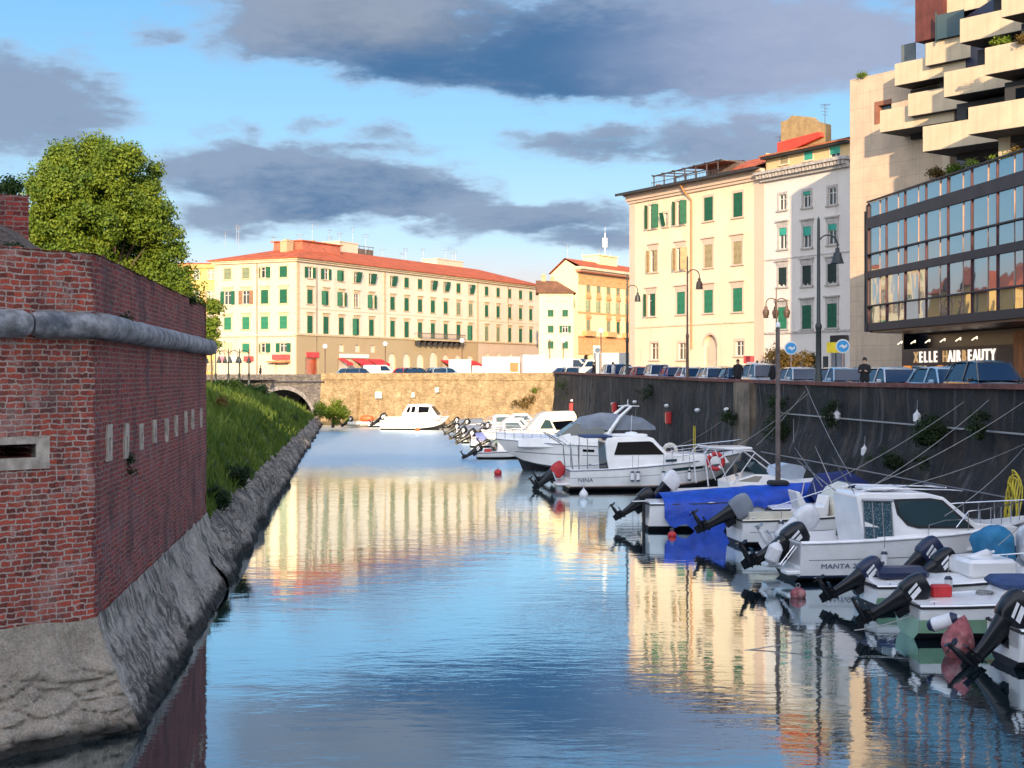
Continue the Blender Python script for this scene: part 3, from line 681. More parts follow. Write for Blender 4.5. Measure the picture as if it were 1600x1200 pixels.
# end of the bank
eb=MB(); pr_=bankpt(U1,0); ring=[cv(U1,v,z) for v,z in pr_]; eb.add(ring+[cv(U1,-16,-.5)],[tuple(range(len(ring)+1))]); tag(eb.build('bank_end',MT['earth']),kind='structure')
# grass blades
def surf(u,v):
    pr_=bankpt(u,0)
    for (va,za),(vb,zb_) in zip(pr_,pr_[1:]):
        if vb<=v<=va: return za+(zb_-za)*(v-va)/(vb-va)
    return pr_[-1][1]
gr=MB(); rg=random.Random(3)
for i in range(30000):
    f=rg.random()**1.7; u=U0+.3+(U1-U0-.5)*f; v=-4.05-rg.random()**1.1*7.0
    dens_=noise.noise(Vector((u*.22,v*.5,9)))
    if dens_<-.5: continue
    z=surf(u,v); h=(.22+.5*rg.random()**2)*(1+.8*dens_)*(1.25 if v<-5 else .8); w=.018+.00042*(u)+.02*rg.random()
    a=rg.uniform(0,6.28); lx,ly=rg.gauss(.02,.22)*h,rg.gauss(-.06,.2)*h
    p=cv(u,v,z-.04); c_=Vector((math.cos(a)*w,math.sin(a)*w*.5,0)); tip=p+Vector((lx,ly,h)); mid=p+Vector((lx*.35,ly*.35,h*.6))
    gr.add([p-c_,p+c_,mid+c_*.7,mid-c_*.7,tip],[(0,1,2,3),(3,2,4)])
tag(gr.build('grass',MT['grass'],fix=False),'tall tangled grass covering the slope above the stone revetment','grass',kind='stuff')

# ------------------------------------------------------------------ foliage
def leafcloud(blobs,n,size,seed,shell=.55,squash=.85,per=34,crf=1.0):
    """blobs: (x,y,z,r) -> MB of leaf-sized faces gathered in clumps"""
    rg=random.Random(seed); w=MB(); tot=sum(b_[3]**2 for b_ in blobs)
    for bx,by,bz,r in blobs:
        k=int(n*r*r/tot); nc=max(3,int(k/34))
        for c_ in range(nc if per==34 else max(3,int(k/per))):
            d_=Vector((rg.gauss(0,1),rg.gauss(0,1),rg.gauss(0,1)*squash)).normalized(); rr=r*(shell+(1.08-shell)*rg.random()**.6)
            cc=Vector((bx,by,bz))+Vector((d_.x*rr,d_.y*rr,d_.z*rr*squash)); cr=size*rg.uniform(1.6,3.2)*crf
            for q in range(per):
                o_=Vector((rg.gauss(0,.5),rg.gauss(0,.5),rg.gauss(0,.38))); o_=(o_ if o_.length<.95 else o_.normalized()*.9*rg.random())*cr; p=cc+o_
                nrm=(d_*.25+o_.normalized()*.75+Vector((rg.gauss(0,.6),rg.gauss(0,.6),rg.gauss(.3,.6)))).normalized(); t1=nrm.orthogonal().normalized(); t1=(Matrix.Rotation(rg.uniform(0,6.28),3,nrm)@t1); t2=nrm.cross(t1)
                s_=size*rg.uniform(.55,1.1)
                w.add([p-t1*s_*.5,p+t2*s_*.32,p+t1*s_*.6,p-t2*s_*.32],[(0,1,2,3)])
    return w
def tree(name,label,cat,base,blobs,n,size,mt,seed,trunk=None,group=None,shell=.55,per=34,crf=1.0):
    """blobs in coordinates relative to the base"""
    r=thing(name,label,cat,base,0,group)
    leafcloud(blobs,n,size,seed,shell,per=per,crf=crf).build('crown',mt,r,fix=False)
    if trunk:
        tr,th_=trunk; w=MB(); w.tube([(0,0,-.3),(.05,0,th_*.4),(-.05,.05,th_)],[tr*1.25,tr,tr*.75],9)
        for bx,by,bz,rr in blobs:
            w.tube([(0,0,th_*.7),(bx*.3,by*.3+.2,th_*.7+(bz-th_*.7)*.5),(bx*.8,by*.8+.2,th_*.7+(bz-th_*.7)*.85)],[tr*.4,tr*.2,tr*.04],6)
        w.build('trunk',MT['bark'],r)
    return r
YT=75.0; bp=K(175,470,YT); bp.z=4.9; rg=random.Random(5)
sil=[(145,238,34),(112,252,32),(95,262,30),(185,250,30),(205,262,32),(72,300,28),(120,300,50),(165,310,48),(212,290,30),(70,340,30),(110,350,45),(165,360,50),(215,340,38),(238,325,26),(60,370,24),(95,390,34),(150,405,45),(205,395,42),(248,365,24),(258,395,22),(225,430,34),(262,425,30),(282,445,22),(180,440,36),(276,470,26),(240,465,28)]
bl=[]
for px,py,r in sil:
    p=K(px,py,YT); rr=r/F*YT; 
    for k in range(2):
        bl.append((p.x-bp.x+rg.uniform(-.2,.2),rg.uniform(-2.6,2.4)*(1 if r>30 else .6),p.z-bp.z,rr*.82))
tree('leafy_tree','big bright green broadleaf tree rising behind the brick bastion','tree',bp,bl,150000,.18,MT['leaf'],8,(.34,5.5),shell=.88,per=170,crf=1.5)
# small trees and bushes
def shrub(px,py,wpx,hpx,Y,n,size,mt,label,seed,name='bush',cat='bush',trunk=True,zbase=None,nb=9,group=None):
    c_=K(px,py,Y); W_=wpx/F*Y/2; H_=hpx/F*Y/2; rg=random.Random(seed)
    zb_=zbase if zbase is not None else c_.z-H_*1.0; base=Vector((c_.x,c_.y,zb_)); bl=[]
    for k in range(nb):
        a=rg.uniform(0,6.28); f=rg.random()**.5; rr=min(W_,H_)*rg.uniform(.38,.55)
        bl.append((math.cos(a)*f*(W_-rr),rg.uniform(-.6,.6)*(W_-rr),c_.z-zb_+math.sin(a)*f*(H_-rr),rr))
    return tree(name,label,cat,base,bl,n,size,mt,seed,(max(.05,W_*.07),(c_.z-zb_)*.8) if trunk else None,group,.3)
shrub(330,515,40,110,120,3200,.28,MT['leaf'],'narrow sunlit green tree between the bastion and the cream palace',21,'slender_tree','tree',zbase=4.5,nb=7)
shrub(10,295,66,40,34,900,.12,MT['leafdark'],'thin dark twigs of a tree above the merlon at the far left',22,'overhanging_tree','tree',zbase=7.5,nb=5)
shrub(520,640,62,56,150,5200,.2,MT['leaf'],'round green bush overhanging the water at the end of the grass bank',23,zbase=.5)
shrub(352,607,70,26,105,2400,.2,MT['leaf'],'low bright bush on top of the grass bank beside the bastion',24,zbase=3.9,nb=7)
shrub(395,612,60,26,125,2000,.22,MT['leafdark'],'dark green bush on the bank under the lamp posts',25,zbase=3.6,nb=6)
shrub(455,655,26,16,118,700,.16,MT['leafdark'],'small dark clump low on the grass bank near its far end',31,zbase=1.9,nb=4)
shrub(372,660,40,24,78,900,.12,MT['leafdark'],'dark weed clump halfway up the grass bank',32,zbase=2.4,nb=5)
shrub(352,628,30,18,70,700,.12,MT['leafrust'],'dry yellowish weed clump near the top of the grass bank',33,zbase=3.6,nb=5)
shrub(412,622,44,22,138,1500,.22,MT['leafdark'],'dark bush on the bank in front of the bridge arch',26,zbase=3.0,nb=6)
shrub(365,745,60,50,52,2600,.1,MT['ivy'],'dark ivy clump hanging over the stone near the bastion',27,zbase=1.0,nb=7,trunk=False)
shrub(340,790,50,70,45,2600,.08,MT['ivy'],'dark bush growing against the far edge of the bastion',28,zbase=.9,nb=7,trunk=False)
shrub(1240,568,105,74,104,5200,.2,MT['leafrust'],'rounded rusty green bush on the square in front of the white building',29,zbase=4.7,nb=12)
shrub(1193,585,48,50,106,2000,.2,MT['leafdark'],'small dark green bush left of the rusty bush',30,zbase=4.7,nb=6)
for i,(px,py,w_,h_,v_,n_,lab) in enumerate([(1385,720,60,44,19.0,1200,'low dark weeds on the battered wall behind the pilothouse boat'),(1530,660,34,60,19.4,1000,'thin dark creeper on the quay wall near the right edge'),(1010,612,40,34,19.6,900,'dark weeds high on the quay wall above the red boxes'),(1298,640,24,70,19.5,800,'narrow trailing creeper on the quay wall beside the white fender'),(1452,690,56,120,19.3,4200,'tall column of dark ivy hanging on the quay wall at the right'),(1215,650,80,90,19.5,3600,'dark ivy spreading over the quay wall behind the wooden mast'),(880,605,46,46,19.6,1600,'dark green creeper on the corner where the far wall meets the quay wall'),(1150,650,60,40,19.6,1400,'small dark creeper beside the pale pier on the quay wall')]):
    Y=Yv(px,v_); shrub(px,py,w_,h_,Y,n_,.1,MT['ivy'],lab,40+i,'wall_creeper','creeper',trunk=False,zbase=EYE-(py+h_/2-HY)/F*Y,nb=10)
for k,(px,py,w_,h_,lab) in enumerate([(192,500,34,22,'tuft of weeds growing on the stone moulding near the corner of the bastion'),(201,722,18,36,'small green weed hanging below the second loophole of the bastion'),(22,388,26,16,'dark weed on top of the brick parapet at the left'),(300,470,24,14,'weeds on top of the bastion parapet near its far end')]):
    s_=sR(px) if px>150 else None; Yk=(C0.y+dR.y*s_-.15) if s_ else 22.4
    shrub(px,py,w_,h_,Yk,260,.05,MT['ivy'],lab,70+k,'wall_weed','weed',trunk=False,nb=5)
shrub(830,632,64,34,149,2200,.17,MT['leafrust'],'tangle of dry golden weeds hanging at the right end of the far wall',50,'dry_weeds','creeper',trunk=False,nb=9)
shrub(845,608,46,16,148.5,900,.15,MT['leaf'],'sunlit green weeds near the top of the far wall',51,'green_weeds','creeper',trunk=False,nb=5)
# ------------------------------------------------------------------ buildings
GREEN=shutter('green_shutter',(.012,.115,.065)); GREENL=shutter('light_green_shutter',(.03,.21,.12)); TEALS=shutter('turquoise_roller',(.05,.42,.33)); BEIGE=shutter('beige_shutter',(.4,.32,.18)); GREYG=shutter('grey_green_shutter',(.22,.26,.17)); BROWNS=shutter('brown_shutter',(.3,.16,.1))
SASH=mat('white_sash',(.66,.64,.6),.5,var=.08)
PANE=glassy('window_pane',(.035,.04,.045),.06); CURT=mat('pale_curtain',(.5,.47,.42),.8,var=.15,ns=3)
BLACKREC=mat('dark_interior',(.012,.012,.014),.9)
_wm={}
def wmesh(key,fn):
    if key not in _wm: _wm[key]=fn()
    return _wm[key]
def window(par,x,z,w,h,kind,trim,left=False,y=0.0,head=True,depth=.16,sh=None,blind=.45,sill=True,surround=.16,rot=None,hh=.28):
    """window centred at x, bottom z, on the front (or the left side) of a building"""
    sh=sh or GREEN; W2=w/2; s_=surround
    def fr():
        b=MB()
        if s_>0:
            b.box(-W2-s_,-W2,-.05,.02,0,h); b.box(W2,W2+s_,-.05,.02,0,h); b.box(-W2-s_,W2+s_,-.052,.02,h,h+s_*1.1)
        if sill: b.box(-W2-s_-.08,W2+s_+.08,-.14,.02,-.13,0)
        if head: b.box(-W2-s_-.05,W2+s_+.05,-.07,.02,h+s_*1.1,h+s_*1.1+hh); b.box(-W2-s_-.16,W2+s_+.16,-.2,.02,h+s_*1.1+hh,h+s_*1.1+hh+.12)
        if not b.v: b.box(-W2-.02,W2+.02,-.01,.0,-.03,0)
        return b.mesh('window',trim)
    key=('f',round(w,2),round(h,2),trim.name,head,sill,s_,hh)
    rz=-math.pi/2 if left else 0
    loc=(y,x,z) if left else (x,y,z)
    if left: loc=(y,x,z)
    o=link('window',wmesh(key,fr),par,loc,rz)
    def leaf(ww,hgt,mt,nm='shutter'):
        def f():
            b=MB(); b.box(-ww/2,ww/2,-.022,.022,0,hgt); b.box(-ww/2,-ww/2+.06,-.032,-.021,0,hgt); b.box(ww/2-.06,ww/2,-.032,-.021,0,hgt); b.box(-ww/2+.06,ww/2-.06,-.031,-.021,hgt*.48,hgt*.52)
            return b.mesh(nm,mt)
        return wmesh(('s',round(ww,2),round(hgt,2),mt.name,nm),f)
    def glass():
        def f():
            b=MB(); b.box(-W2,W2,depth-.02,depth+.02,0,h); return b.mesh('pane',PANE)
        def g():
            b=MB(); t_=.06
            for a,c_ in ((-W2,-W2+t_),(-t_*.7,t_*.7),(W2-t_,W2)): b.box(a,c_,depth-.08,depth-.02,0,h)
            for a,c_ in ((0,t_),(h-t_,h),(h*.68,h*.68+.05)): b.box(-W2+t_,-t_*.7,depth-.078,depth-.021,a,c_); b.box(t_*.7,W2-t_,depth-.078,depth-.021,a,c_)
            return b.mesh('sash',SASH)
        link('pane',wmesh(('p',round(w,2),round(h,2),depth),f),o); link('sash',wmesh(('g',round(w,2),round(h,2),depth),g),o)
    if kind=='closed':
        link('shutter',leaf(W2-.01,h,sh),o,(-W2/2,0,0)); link('shutter',leaf(W2-.01,h,sh),o,(W2/2,0,0))
    elif kind=='open':
        glass(); link('shutter',leaf(W2,h,sh),o,(-W2*1.5+.0,-.085,0)); link('shutter',leaf(W2,h,sh),o,(W2*1.5,-.085,0))
    elif kind=='ajar':
        glass(); link('shutter',leaf(W2,h,sh),o,(-W2-W2*.25,-W2*.42,0),0,(0,0,R(-58))); link('shutter',leaf(W2,h,sh),o,(W2+W2*.25,-W2*.42,0),0,(0,0,R(58)))
    elif kind=='half':
        glass(); link('shutter',leaf(W2,h,sh),o,(-W2-W2*.3,-W2*.4,0),0,(0,0,R(-55))); link('shutter',leaf(W2-.01,h,sh),o,(W2/2,0,0))
    elif kind=='tilt':
        link('shutter',leaf(w-.02,h,sh),o,(0,-.3,.05),0,(R(14),0,0)); glass()
    elif kind=='glass': glass()
    elif kind=='roller':
        glass(); bh=h*blind; link('roller_blind',leaf(w-.03,bh,sh,'roller_blind'),o,(0,.02,h-bh))
    elif kind=='blank':
        def f():
            b=MB(); b.box(-W2,W2,depth*.3,depth*.3+.03,0,h); return b.mesh('blind_panel',trim)
        link('blind_panel',wmesh(('b',round(w,2),round(h,2),trim.name),f),o)
    return o
def holewall(L,H,holes,y=0.0,z0=-.6,rev=.22,arches=()):
    """wall in x,z with reveals; arches are (xc, z_spring, radius, z_bottom)"""
    w=MB(); hs=list(holes)
    for (xc,zs,r,zb_) in arches: hs.append((xc-r,xc+r,zb_,zs+r))
    xs=sorted(set([0,L]+[v for h in hs for v in h[:2]])); zs_=sorted(set([z0,H]+[v for h in hs for v in h[2:4]]))
    xs=[v for v in xs if 0<=v<=L]
    for a,c_ in zip(xs,xs[1:]):
        if c_-a<1e-5: continue
        for e,f in zip(zs_,zs_[1:]):
            if f-e<1e-5: continue
            mx,mz=(a+c_)/2,(e+f)/2
            if any(h[0]<mx<h[1] and h[2]<mz<h[3] for h in hs): continue
            w.add([(a,y,e),(c_,y,e),(c_,y,f),(a,y,f)],[(0,1,2,3)])
    for h in holes:
        a,c_,e,f=h[:4]; w.add([(a,y,e),(c_,y,e),(c_,y,f),(a,y,f),(a,y+rev,e),(c_,y+rev,e),(c_,y+rev,f),(a,y+rev,f)],[(0,4,5,1),(1,5,6,2),(2,6,7,3),(3,7,4,0),(4,7,6,5)])
    for (xc,zs,r,zb_) in arches:
        n=12; P=[(xc-r*math.cos(math.pi*k/n),zs+r*math.sin(math.pi*k/n)) for k in range(n+1)]
        for k,((xa,za),(xb,zb2)) in enumerate(zip(P,P[1:])):
            w.add([(xa,y,za),(xb,y,zb2),(xb,y,zs+r),(xa,y,zs+r),(xa,y+.4,za),(xb,y+.4,zb2)],[(0,1,2,3),(0,4,5,1)])
        w.add([(xc-r,y,zb_),(xc-r,y+.4,zb_),(xc-r,y+.4,zs),(xc-r,y,zs),(xc+r,y,zb_),(xc+r,y+.4,zb_),(xc+r,y+.4,zs),(xc+r,y,zs)],[(0,1,2,3),(4,7,6,5)])
        w.add([(xc-r,y+.4,zb_),(xc+r,y+.4,zb_),(xc+r,y+.4,zs+r),(xc-r,y+.4,zs+r)],[(0,1,2,3)],1)
    return w
class Fac:
    """maps photograph measurements onto the plane of a facade"""
    def __init__(s,P,d,zbase): s.P=P; s.d=d; s.z=zbase
    def x(s,px):
        p=(px-HX)/F; return (p*s.P.y-s.P.x)/(s.d.x-p*s.d.y)
    def z_(s,px,py):
        Y=s.P.y+s.d.y*s.x(px); return EYE-(py-HY)/F*Y-s.z
def antenna(par,x,y,z,h,r_=None,arms=4):
    r_=r_ or random.Random(int(x*10)); b=MB(); b.tube([(x,y,z-.3),(x+.02*h,y,z+h)],.035,5); a0=r_.uniform(0,3)
    for k in range(arms):
        zz=z+h*(1-.09*k)-.1; l=.55-.07*k; b.tube([(x-l*math.cos(a0),y-l*math.sin(a0),zz),(x+l*math.cos(a0),y+l*math.sin(a0),zz)],.018,4)
    b.tube([(x-.5*math.sin(a0),y+.5*math.cos(a0),z+h-.15),(x+.7*math.sin(a0),y-.7*math.cos(a0),z+h-.15)],.018,4)
    return b.build('antenna',MT['alu'],par)
def hiproof(L,W,z,rise,over,ridge_in=None,ridge_y=.5):
    b=MB(); ri=ridge_in if ridge_in is not None else W*.5; y1=W*ridge_y
    o=over; v=[(-o,-o,z),(L+o,-o,z),(L+o,W+o,z),(-o,W+o,z),(ri,y1,z+rise),(L-ri,y1,z+rise)]
    b.add(v,[(0,1,5,4),(1,2,5),(2,3,4,5),(3,0,4)])
    b.add([(-o,-o,z-.12),(L+o,-o,z-.12),(L+o,W+o,z-.12),(-o,W+o,z-.12),(-o,-o,z),(L+o,-o,z),(L+o,W+o,z),(-o,W+o,z)],[(0,3,2,1),(0,1,5,4),(1,2,6,5),(2,3,7,6),(3,0,4,7)])
    return b
def chimney(par,x,y,z,w,h,mt,capm=None):
    b=MB(); b.box(x-w/2,x+w/2,y-w*.35,y+w*.35,z-.6,z+h); b.box(x-w/2-.06,x+w/2+.06,y-w*.35-.06,y+w*.35+.06,z+h,z+h+.12); b.box(x-w*.3,x+w*.3,y-w*.2,y+w*.2,z+h+.12,z+h+.35)
    return b.build('chimney',mt,par)

TERRA=tiles('terracotta_roof',(.52,.11,.04)); TERRAY=tiles('terracotta_roof_side',(.52,.11,.04),'y'); BROWNROOF=tiles('brown_tile_roof',(.25,.11,.055))
CREAMW=stucco('cream_stucco',(.58,.51,.39)); CREAM2=stucco('warm_stucco',(.72,.62,.51),patchy=.9,amt=.5); TAN=stucco('tan_base_stucco',(.42,.32,.19),amt=.4); PINKB=stucco('pinkish_base_stucco',(.6,.46,.37)); TRIM=mat('sand_trim',(.55,.42,.27),.85,var=.15,ns=2); TRIML=mat('pale_trim',(.66,.52,.36),.85,var=.15,ns=2)
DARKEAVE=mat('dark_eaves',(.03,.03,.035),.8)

# ---- A: long palace
PA=Vector((-29.3,200,5.0)); dA=Vector((.465,.886,0)).normalized(); aA=math.atan2(dA.y,dA.x); LA=74.5; WA=14.0; HA=16.6
pal=thing('palace','long cream palace with green shutters and red tiled roof across the end of the canal','building',PA,aA)
fa=Fac(PA,dA,5.0)
dLf=Vector((dA.y,-dA.x,0)); 
colsA=[484,509,533,557,580,613,635,656,676,696,716,735,760,778,796,813,829]; xA=[fa.x(p) for p in colsA]
kindA=[['open','open','half','tilt','tilt','tilt','closed','closed','tilt','tilt','closed','tilt','closed','closed','closed','closed','closed'],
 ['closed','half','ajar','glass','ajar']+['closed']*12,['closed','closed','closed','half']+['closed']*7+['half']+['closed']*5]
rowsA=[(13.95,1.5,False),(10.4,1.95,True),(6.35,2.4,True)]
holes=[];WJ=[]
for r,(z,h,hd) in enumerate(rowsA):
    for i,x in enumerate(xA):
        w_=1.25 if i<12 else 1.15; holes.append((x-w_/2,x+w_/2,z,z+h)); k=kindA[r][i]
        sh=GREEN
        if (r,i) in ((1,10),(1,11),(2,12),(2,13)): sh=GREYG
        WJ.append((x,z,w_,h,k,hd,sh))
w=holewall(LA,HA,[h for h in holes]); w.box(0,LA,WA-.1,WA,-.5,HA); w.box(LA-.1,LA-.0,.02,WA-.1,-.5,HA)
# only the upper storeys carry the pale stucco; the base is its own part set proud of it
w.build('front_wall',CREAM2,pal)
for j in WJ: window(pal,j[0],j[1],j[2],j[3],j[4],TRIM,head=j[5],sh=j[6])
# ground storey: rusticated tan part with arches and a pinkish part
xq=fa.x(746); ar=[(fa.x(p),2.9,1.0,0) for p in (611,634,655)]+[(fa.x(676),3.1,1.15,0)]+[(fa.x(p),2.9,1.0,0) for p in (695,714,733)]
sq=[(fa.x(p)-.6,fa.x(p)+.6,3.9,4.9) for p in (532,557,581)]; shopsA=[(fa.x(486)-1.5,fa.x(486)+1.5,0,3.0)]+[(fa.x(p)-1.6,fa.x(p)+1.6,0,2.9) for p in (537,552,568)]
holewall(xq,6.0,sq+shopsA,y=-.16,rev=.3,arches=ar).build('rusticated_base',[TAN,BLACKREC],pal)
MB().box(-.16,0,-.16,-.0,-.5,6.0).build('corner_pier',TAN,pal)
sm_=[(fa.x(p)-.55,fa.x(p)+.55,3.2,4.3) for p in (760,778,796,813,830)]
b2=holewall(LA-xq,6.0,[(a-xq,b_-xq,c_,d_) for a,b_,c_,d_ in sm_]+[(3+5*k,5.4+5*k,0,2.4) for k in range(4)],y=-.12,rev=.3); 
b2.build('pink_base',PINKB,pal,(xq,0,0))
MB().box(-.25,LA,-.3,0,6.0,6.25).build('string_course',TRIM,pal)
mcor=MB(); mcor.box(-.35,LA+.3,-.35,.0,HA-.55,HA-.3); mcor.box(-.55,LA+.5,-.6,0,HA-.3,HA); mcor.box(-.35,0,0,WA+.3,HA-.55,HA-.3); mcor.box(-.55,0,0,WA+.5,HA-.3,HA); mcor.build('cornice',TRIML,pal)
qn=MB()
for X0 in (fa.x(601),xq,.35):
    for k in range(21):
        ww=.75 if k%2 else .55; z=6.3+k*.47; qn.box(X0-ww/2,X0+ww/2,-.06-.002*(k%2),0,z,z+.43)
qn.build('quoins',TRIM,pal)
MB().box(0,LA,-.05,0,9.7,9.82).build('sill_band',TRIML,pal)
# left side
gl=Fac(PA,-dLf*1.0,5.0)
def fax_left(px):
    p=(px-HX)/F; d=-dLf; return (p*PA.y-PA.x)/(d.x-p*d.y)
colL=[356,384.5,413.7,443]; yL=[fax_left(p) for p in colL]; hl=[];jl=[]
kL=[['closed','closed','ajar','closed'],['open','open','closed','closed'],['closed']*4,['blank','closed','ajar','open']]
for r,(z,h,hd) in enumerate([(13.95,1.5,False),(10.4,1.9,True),(6.9,1.75,True),(3.7,1.25,False)]):
    for i,y in enumerate(yL):
        hl.append((WA-y-.62,WA-y+.62,z,z+h)); sh=GREYG if (r==0 and i<2) else (BROWNS if (r,i)==(1,1) else (GREENL if r==2 or (r,i)==(3,1) else GREEN)); jl.append((y,z,1.24,h,kL[r][i],hd,sh))
doorsL=[(WA-yL[1]-1.1,WA-yL[1]+1.1,0,2.6),(WA-yL[3]-1.4,WA-yL[3]+1.2,0,2.6)]
lw=holewall(WA,HA,hl+doorsL); lo=lw.build('side_wall',CREAMW,pal,(0,WA,0),-math.pi/2)
for j in jl: window(pal,j[0],j[1],j[2],j[3],j[4],TRIM,left=True,head=j[5],sh=j[6])
sb_=MB(); sb_.box(-.25,0,0,WA,5.9,6.15); sb_.box(-.06,0,0,.6,6.2,HA-.6); sb_.box(-.05,0,WA-.5,WA,0,HA-.6); sb_.build('side_bands',TRIML,pal)
dp=MB(); dp.tube([(-.1,WA*.47,0),(-.1,WA*.47,HA-.6)],.07,6); dp.tube([(fa.x(793),-.12,6.2),(fa.x(793),-.12,HA-.6)],.07,6); dp.tube([(fa.x(493),-.2,0),(fa.x(493),-.2,HA-1)],.06,6); dp.build('downpipe',MT['pier'],pal)
rf=hiproof(LA,WA,HA+.02,2.6,.85,11,.5).build('roof',TERRA,pal)
for x,y,z,w_,h in [(6,6,HA+1.6,1.6,1.2),(14,7.2,HA+2.2,1.0,1.2)]: chimney(rf,x,y,z,w_,h,TAN)
tb=MB(); tb.box(7.5,17,4.4,9.5,HA+.8,HA+3.0); tb.build('roof_lantern',mat('red_render',(.42,.13,.08),.85),rf)
tb=MB(); tb.slab([(7.2,4.1),(17.3,4.1),(17.3,9.8),(7.2,9.8)],HA+3.0,HA+3.15); tb.build('lantern_roof',TERRA,rf)
for px,w_,h_ in ((622,5.2,2.2),(775,9.0,1.5)):
    x=fa.x(px); b=MB(); b.box(x-w_/2,x+w_/2,9,12,HA+1.2,HA+2.6+h_*.8); b.box(x-w_/2-.1,x+w_/2+.1,8.9,12.1,HA+2.6+h_*.8,HA+2.75+h_*.8)
    if px<700:
        b.box(x+w_/2,x+w_/2+5.5,9.2,11.8,HA+1.2,HA+2.9)
    b.build('roof_terrace',CREAMW,rf)
b=MB(); x=fa.x(633)
for k in range(5): b.tube([(x+k*1.3,9.2,HA+2.9),(x+k*1.3,9.2,HA+4.2)],.05,4)
b.tube([(x,9.2,HA+4.2),(x+5.4,9.2,HA+4.2)],.05,4); b.box(x,x+5.4,9.3,9.4,HA+2.9,HA+3.8); b.build('terrace_railing',MT['wood'],rf)
for px,h in ((453,3.2),(462,2.4),(482,3.8),(500,1.8),(540,3.0),(548,2.2),(585,3.4),(592,5.2),(600,3.2),(617,4.4),(628,5.0),(640,3.8),(665,2.4),(700,3.2),(703,2.4),(757,3.4),(768,3.2),(778,3.0),(783,3.4)):
    antenna(rf,fa.x(px),8+((px*7)%5),HA+2.3+(.9 if 590<px<645 or px>750 else 0),h*.75,arms=3)
# balcony with brackets
xb0,xb1=fa.x(645),fa.x(716); b=MB(); b.box(xb0,xb1,-1.35,-.3,5.95,6.12)
bal=b.build('balcony',TRIM,pal)
for k in range(9):
    x=xb0+.3+(xb1-xb0-.6)*k/8; b=MB(); b.prism([(x-.15,5.2),(x+.15,5.2),(x+.15,5.95),(x-.15,5.95)],-1.1,-.3); b.build('bracket',DARKEAVE,bal)
b=MB(); n=60
for k in range(n+1):
    x=xb0+(xb1-xb0)*k/n; b.tube([(x,-1.3,6.12),(x,-1.3,7.05)],.03,4)
b.tube([(xb0,-1.3,7.06),(xb1,-1.3,7.06)],.06,5); b.tube([(xb0,-1.3,7.06),(xb0,-.2,7.06)],.05,5); b.tube([(xb1,-1.3,7.06),(xb1,-.2,7.06)],.05,5); b.build('railing',MT['wood'],bal)
# shop fronts of the palace
AWN=mat('red_awning',(.55,.03,.04),.7,var=.15); SIGNR=mat('red_sign',(.6,.06,.06),.5); SIGNW=mat('white_sign',(.7,.7,.68),.5,var=.05); OR=mat('orange_door',(.9,.13,.02),.5)
def awning(par,x0,x1,z,dep,mt,y=-.16,drop=.7):
    b=MB(); b.add([(x0,y,z),(x1,y,z),(x1,y-dep,z-drop),(x0,y-dep,z-drop),(x0,y,z-.06),(x1,y,z-.06),(x1,y-dep,z-drop-.06),(x0,y-dep,z-drop-.06),(x0,y-dep,z-drop-.3),(x1,y-dep,z-drop-.3)],[(0,1,2,3),(4,7,6,5),(3,2,9,8),(0,3,7,4),(1,5,6,2)])
    return b.build('awning',mt,par)
for px,hw_ in ((532,.8),(559,1.7),(584,1.9)): awning(pal,fa.x(px)-hw_,fa.x(px)+hw_,2.95,1.5,AWN)
for px in (697,715,731): awning(pal,fa.x(px)-2.0,fa.x(px)+2.0,3.0,1.6,AWN)
MB().box(fa.x(529),fa.x(574),-.3,-.16,3.05,3.6).build('shop_sign',SIGNW,pal)
MB().box(fa.x(477),fa.x(496),-.3,-.16,3.0,3.75).build('shop_sign',SIGNR,pal)
MB().box(fa.x(486)-1.3,fa.x(486)+1.3,.0,.08,0,2.9).build('shop_door',OR,pal)
MB().box(-.3,-.02,WA-WA+1.0,3.9,2.7,3.4).build('shop_sign',SIGNR,pal)
MB().box(-1.2,-.02,1.0,4.2,2.3,2.5).build('canopy',mat('orange_canopy',(.6,.22,.08),.7),pal)
for y0,y1,mt_ in ((7.2,8.8,SIGNR),(10.2,11.6,SIGNW),(12,13.4,mat('pink_sign',(.6,.2,.25),.6))): MB().box(-.2,-.02,y0,y1,2.5,3.2).build('shop_sign',mt_,pal)
# lettering strokes are real text, built small
def text(par,s,size,loc,rot,mt,ext=.02,name='lettering',align='CENTER',sx=1.0,bold=0.0):
    cu=bpy.data.curves.new('t','FONT'); cu.body=s; cu.size=size; cu.extrude=ext; cu.align_x=align; cu.offset=bold; cu.resolution_u=3
    ob=bpy.data.objects.new('t',cu); COL.objects.link(ob); bpy.context.view_layer.update()
    me=bpy.data.meshes.new_from_object(ob.evaluated_get(bpy.context.evaluated_depsgraph_get())); bpy.data.objects.remove(ob)
    me.materials.clear(); me.materials.append(mt)
    for v in me.vertices: v.co.x*=sx
    o=link(name,me,par,loc,0,rot); return o

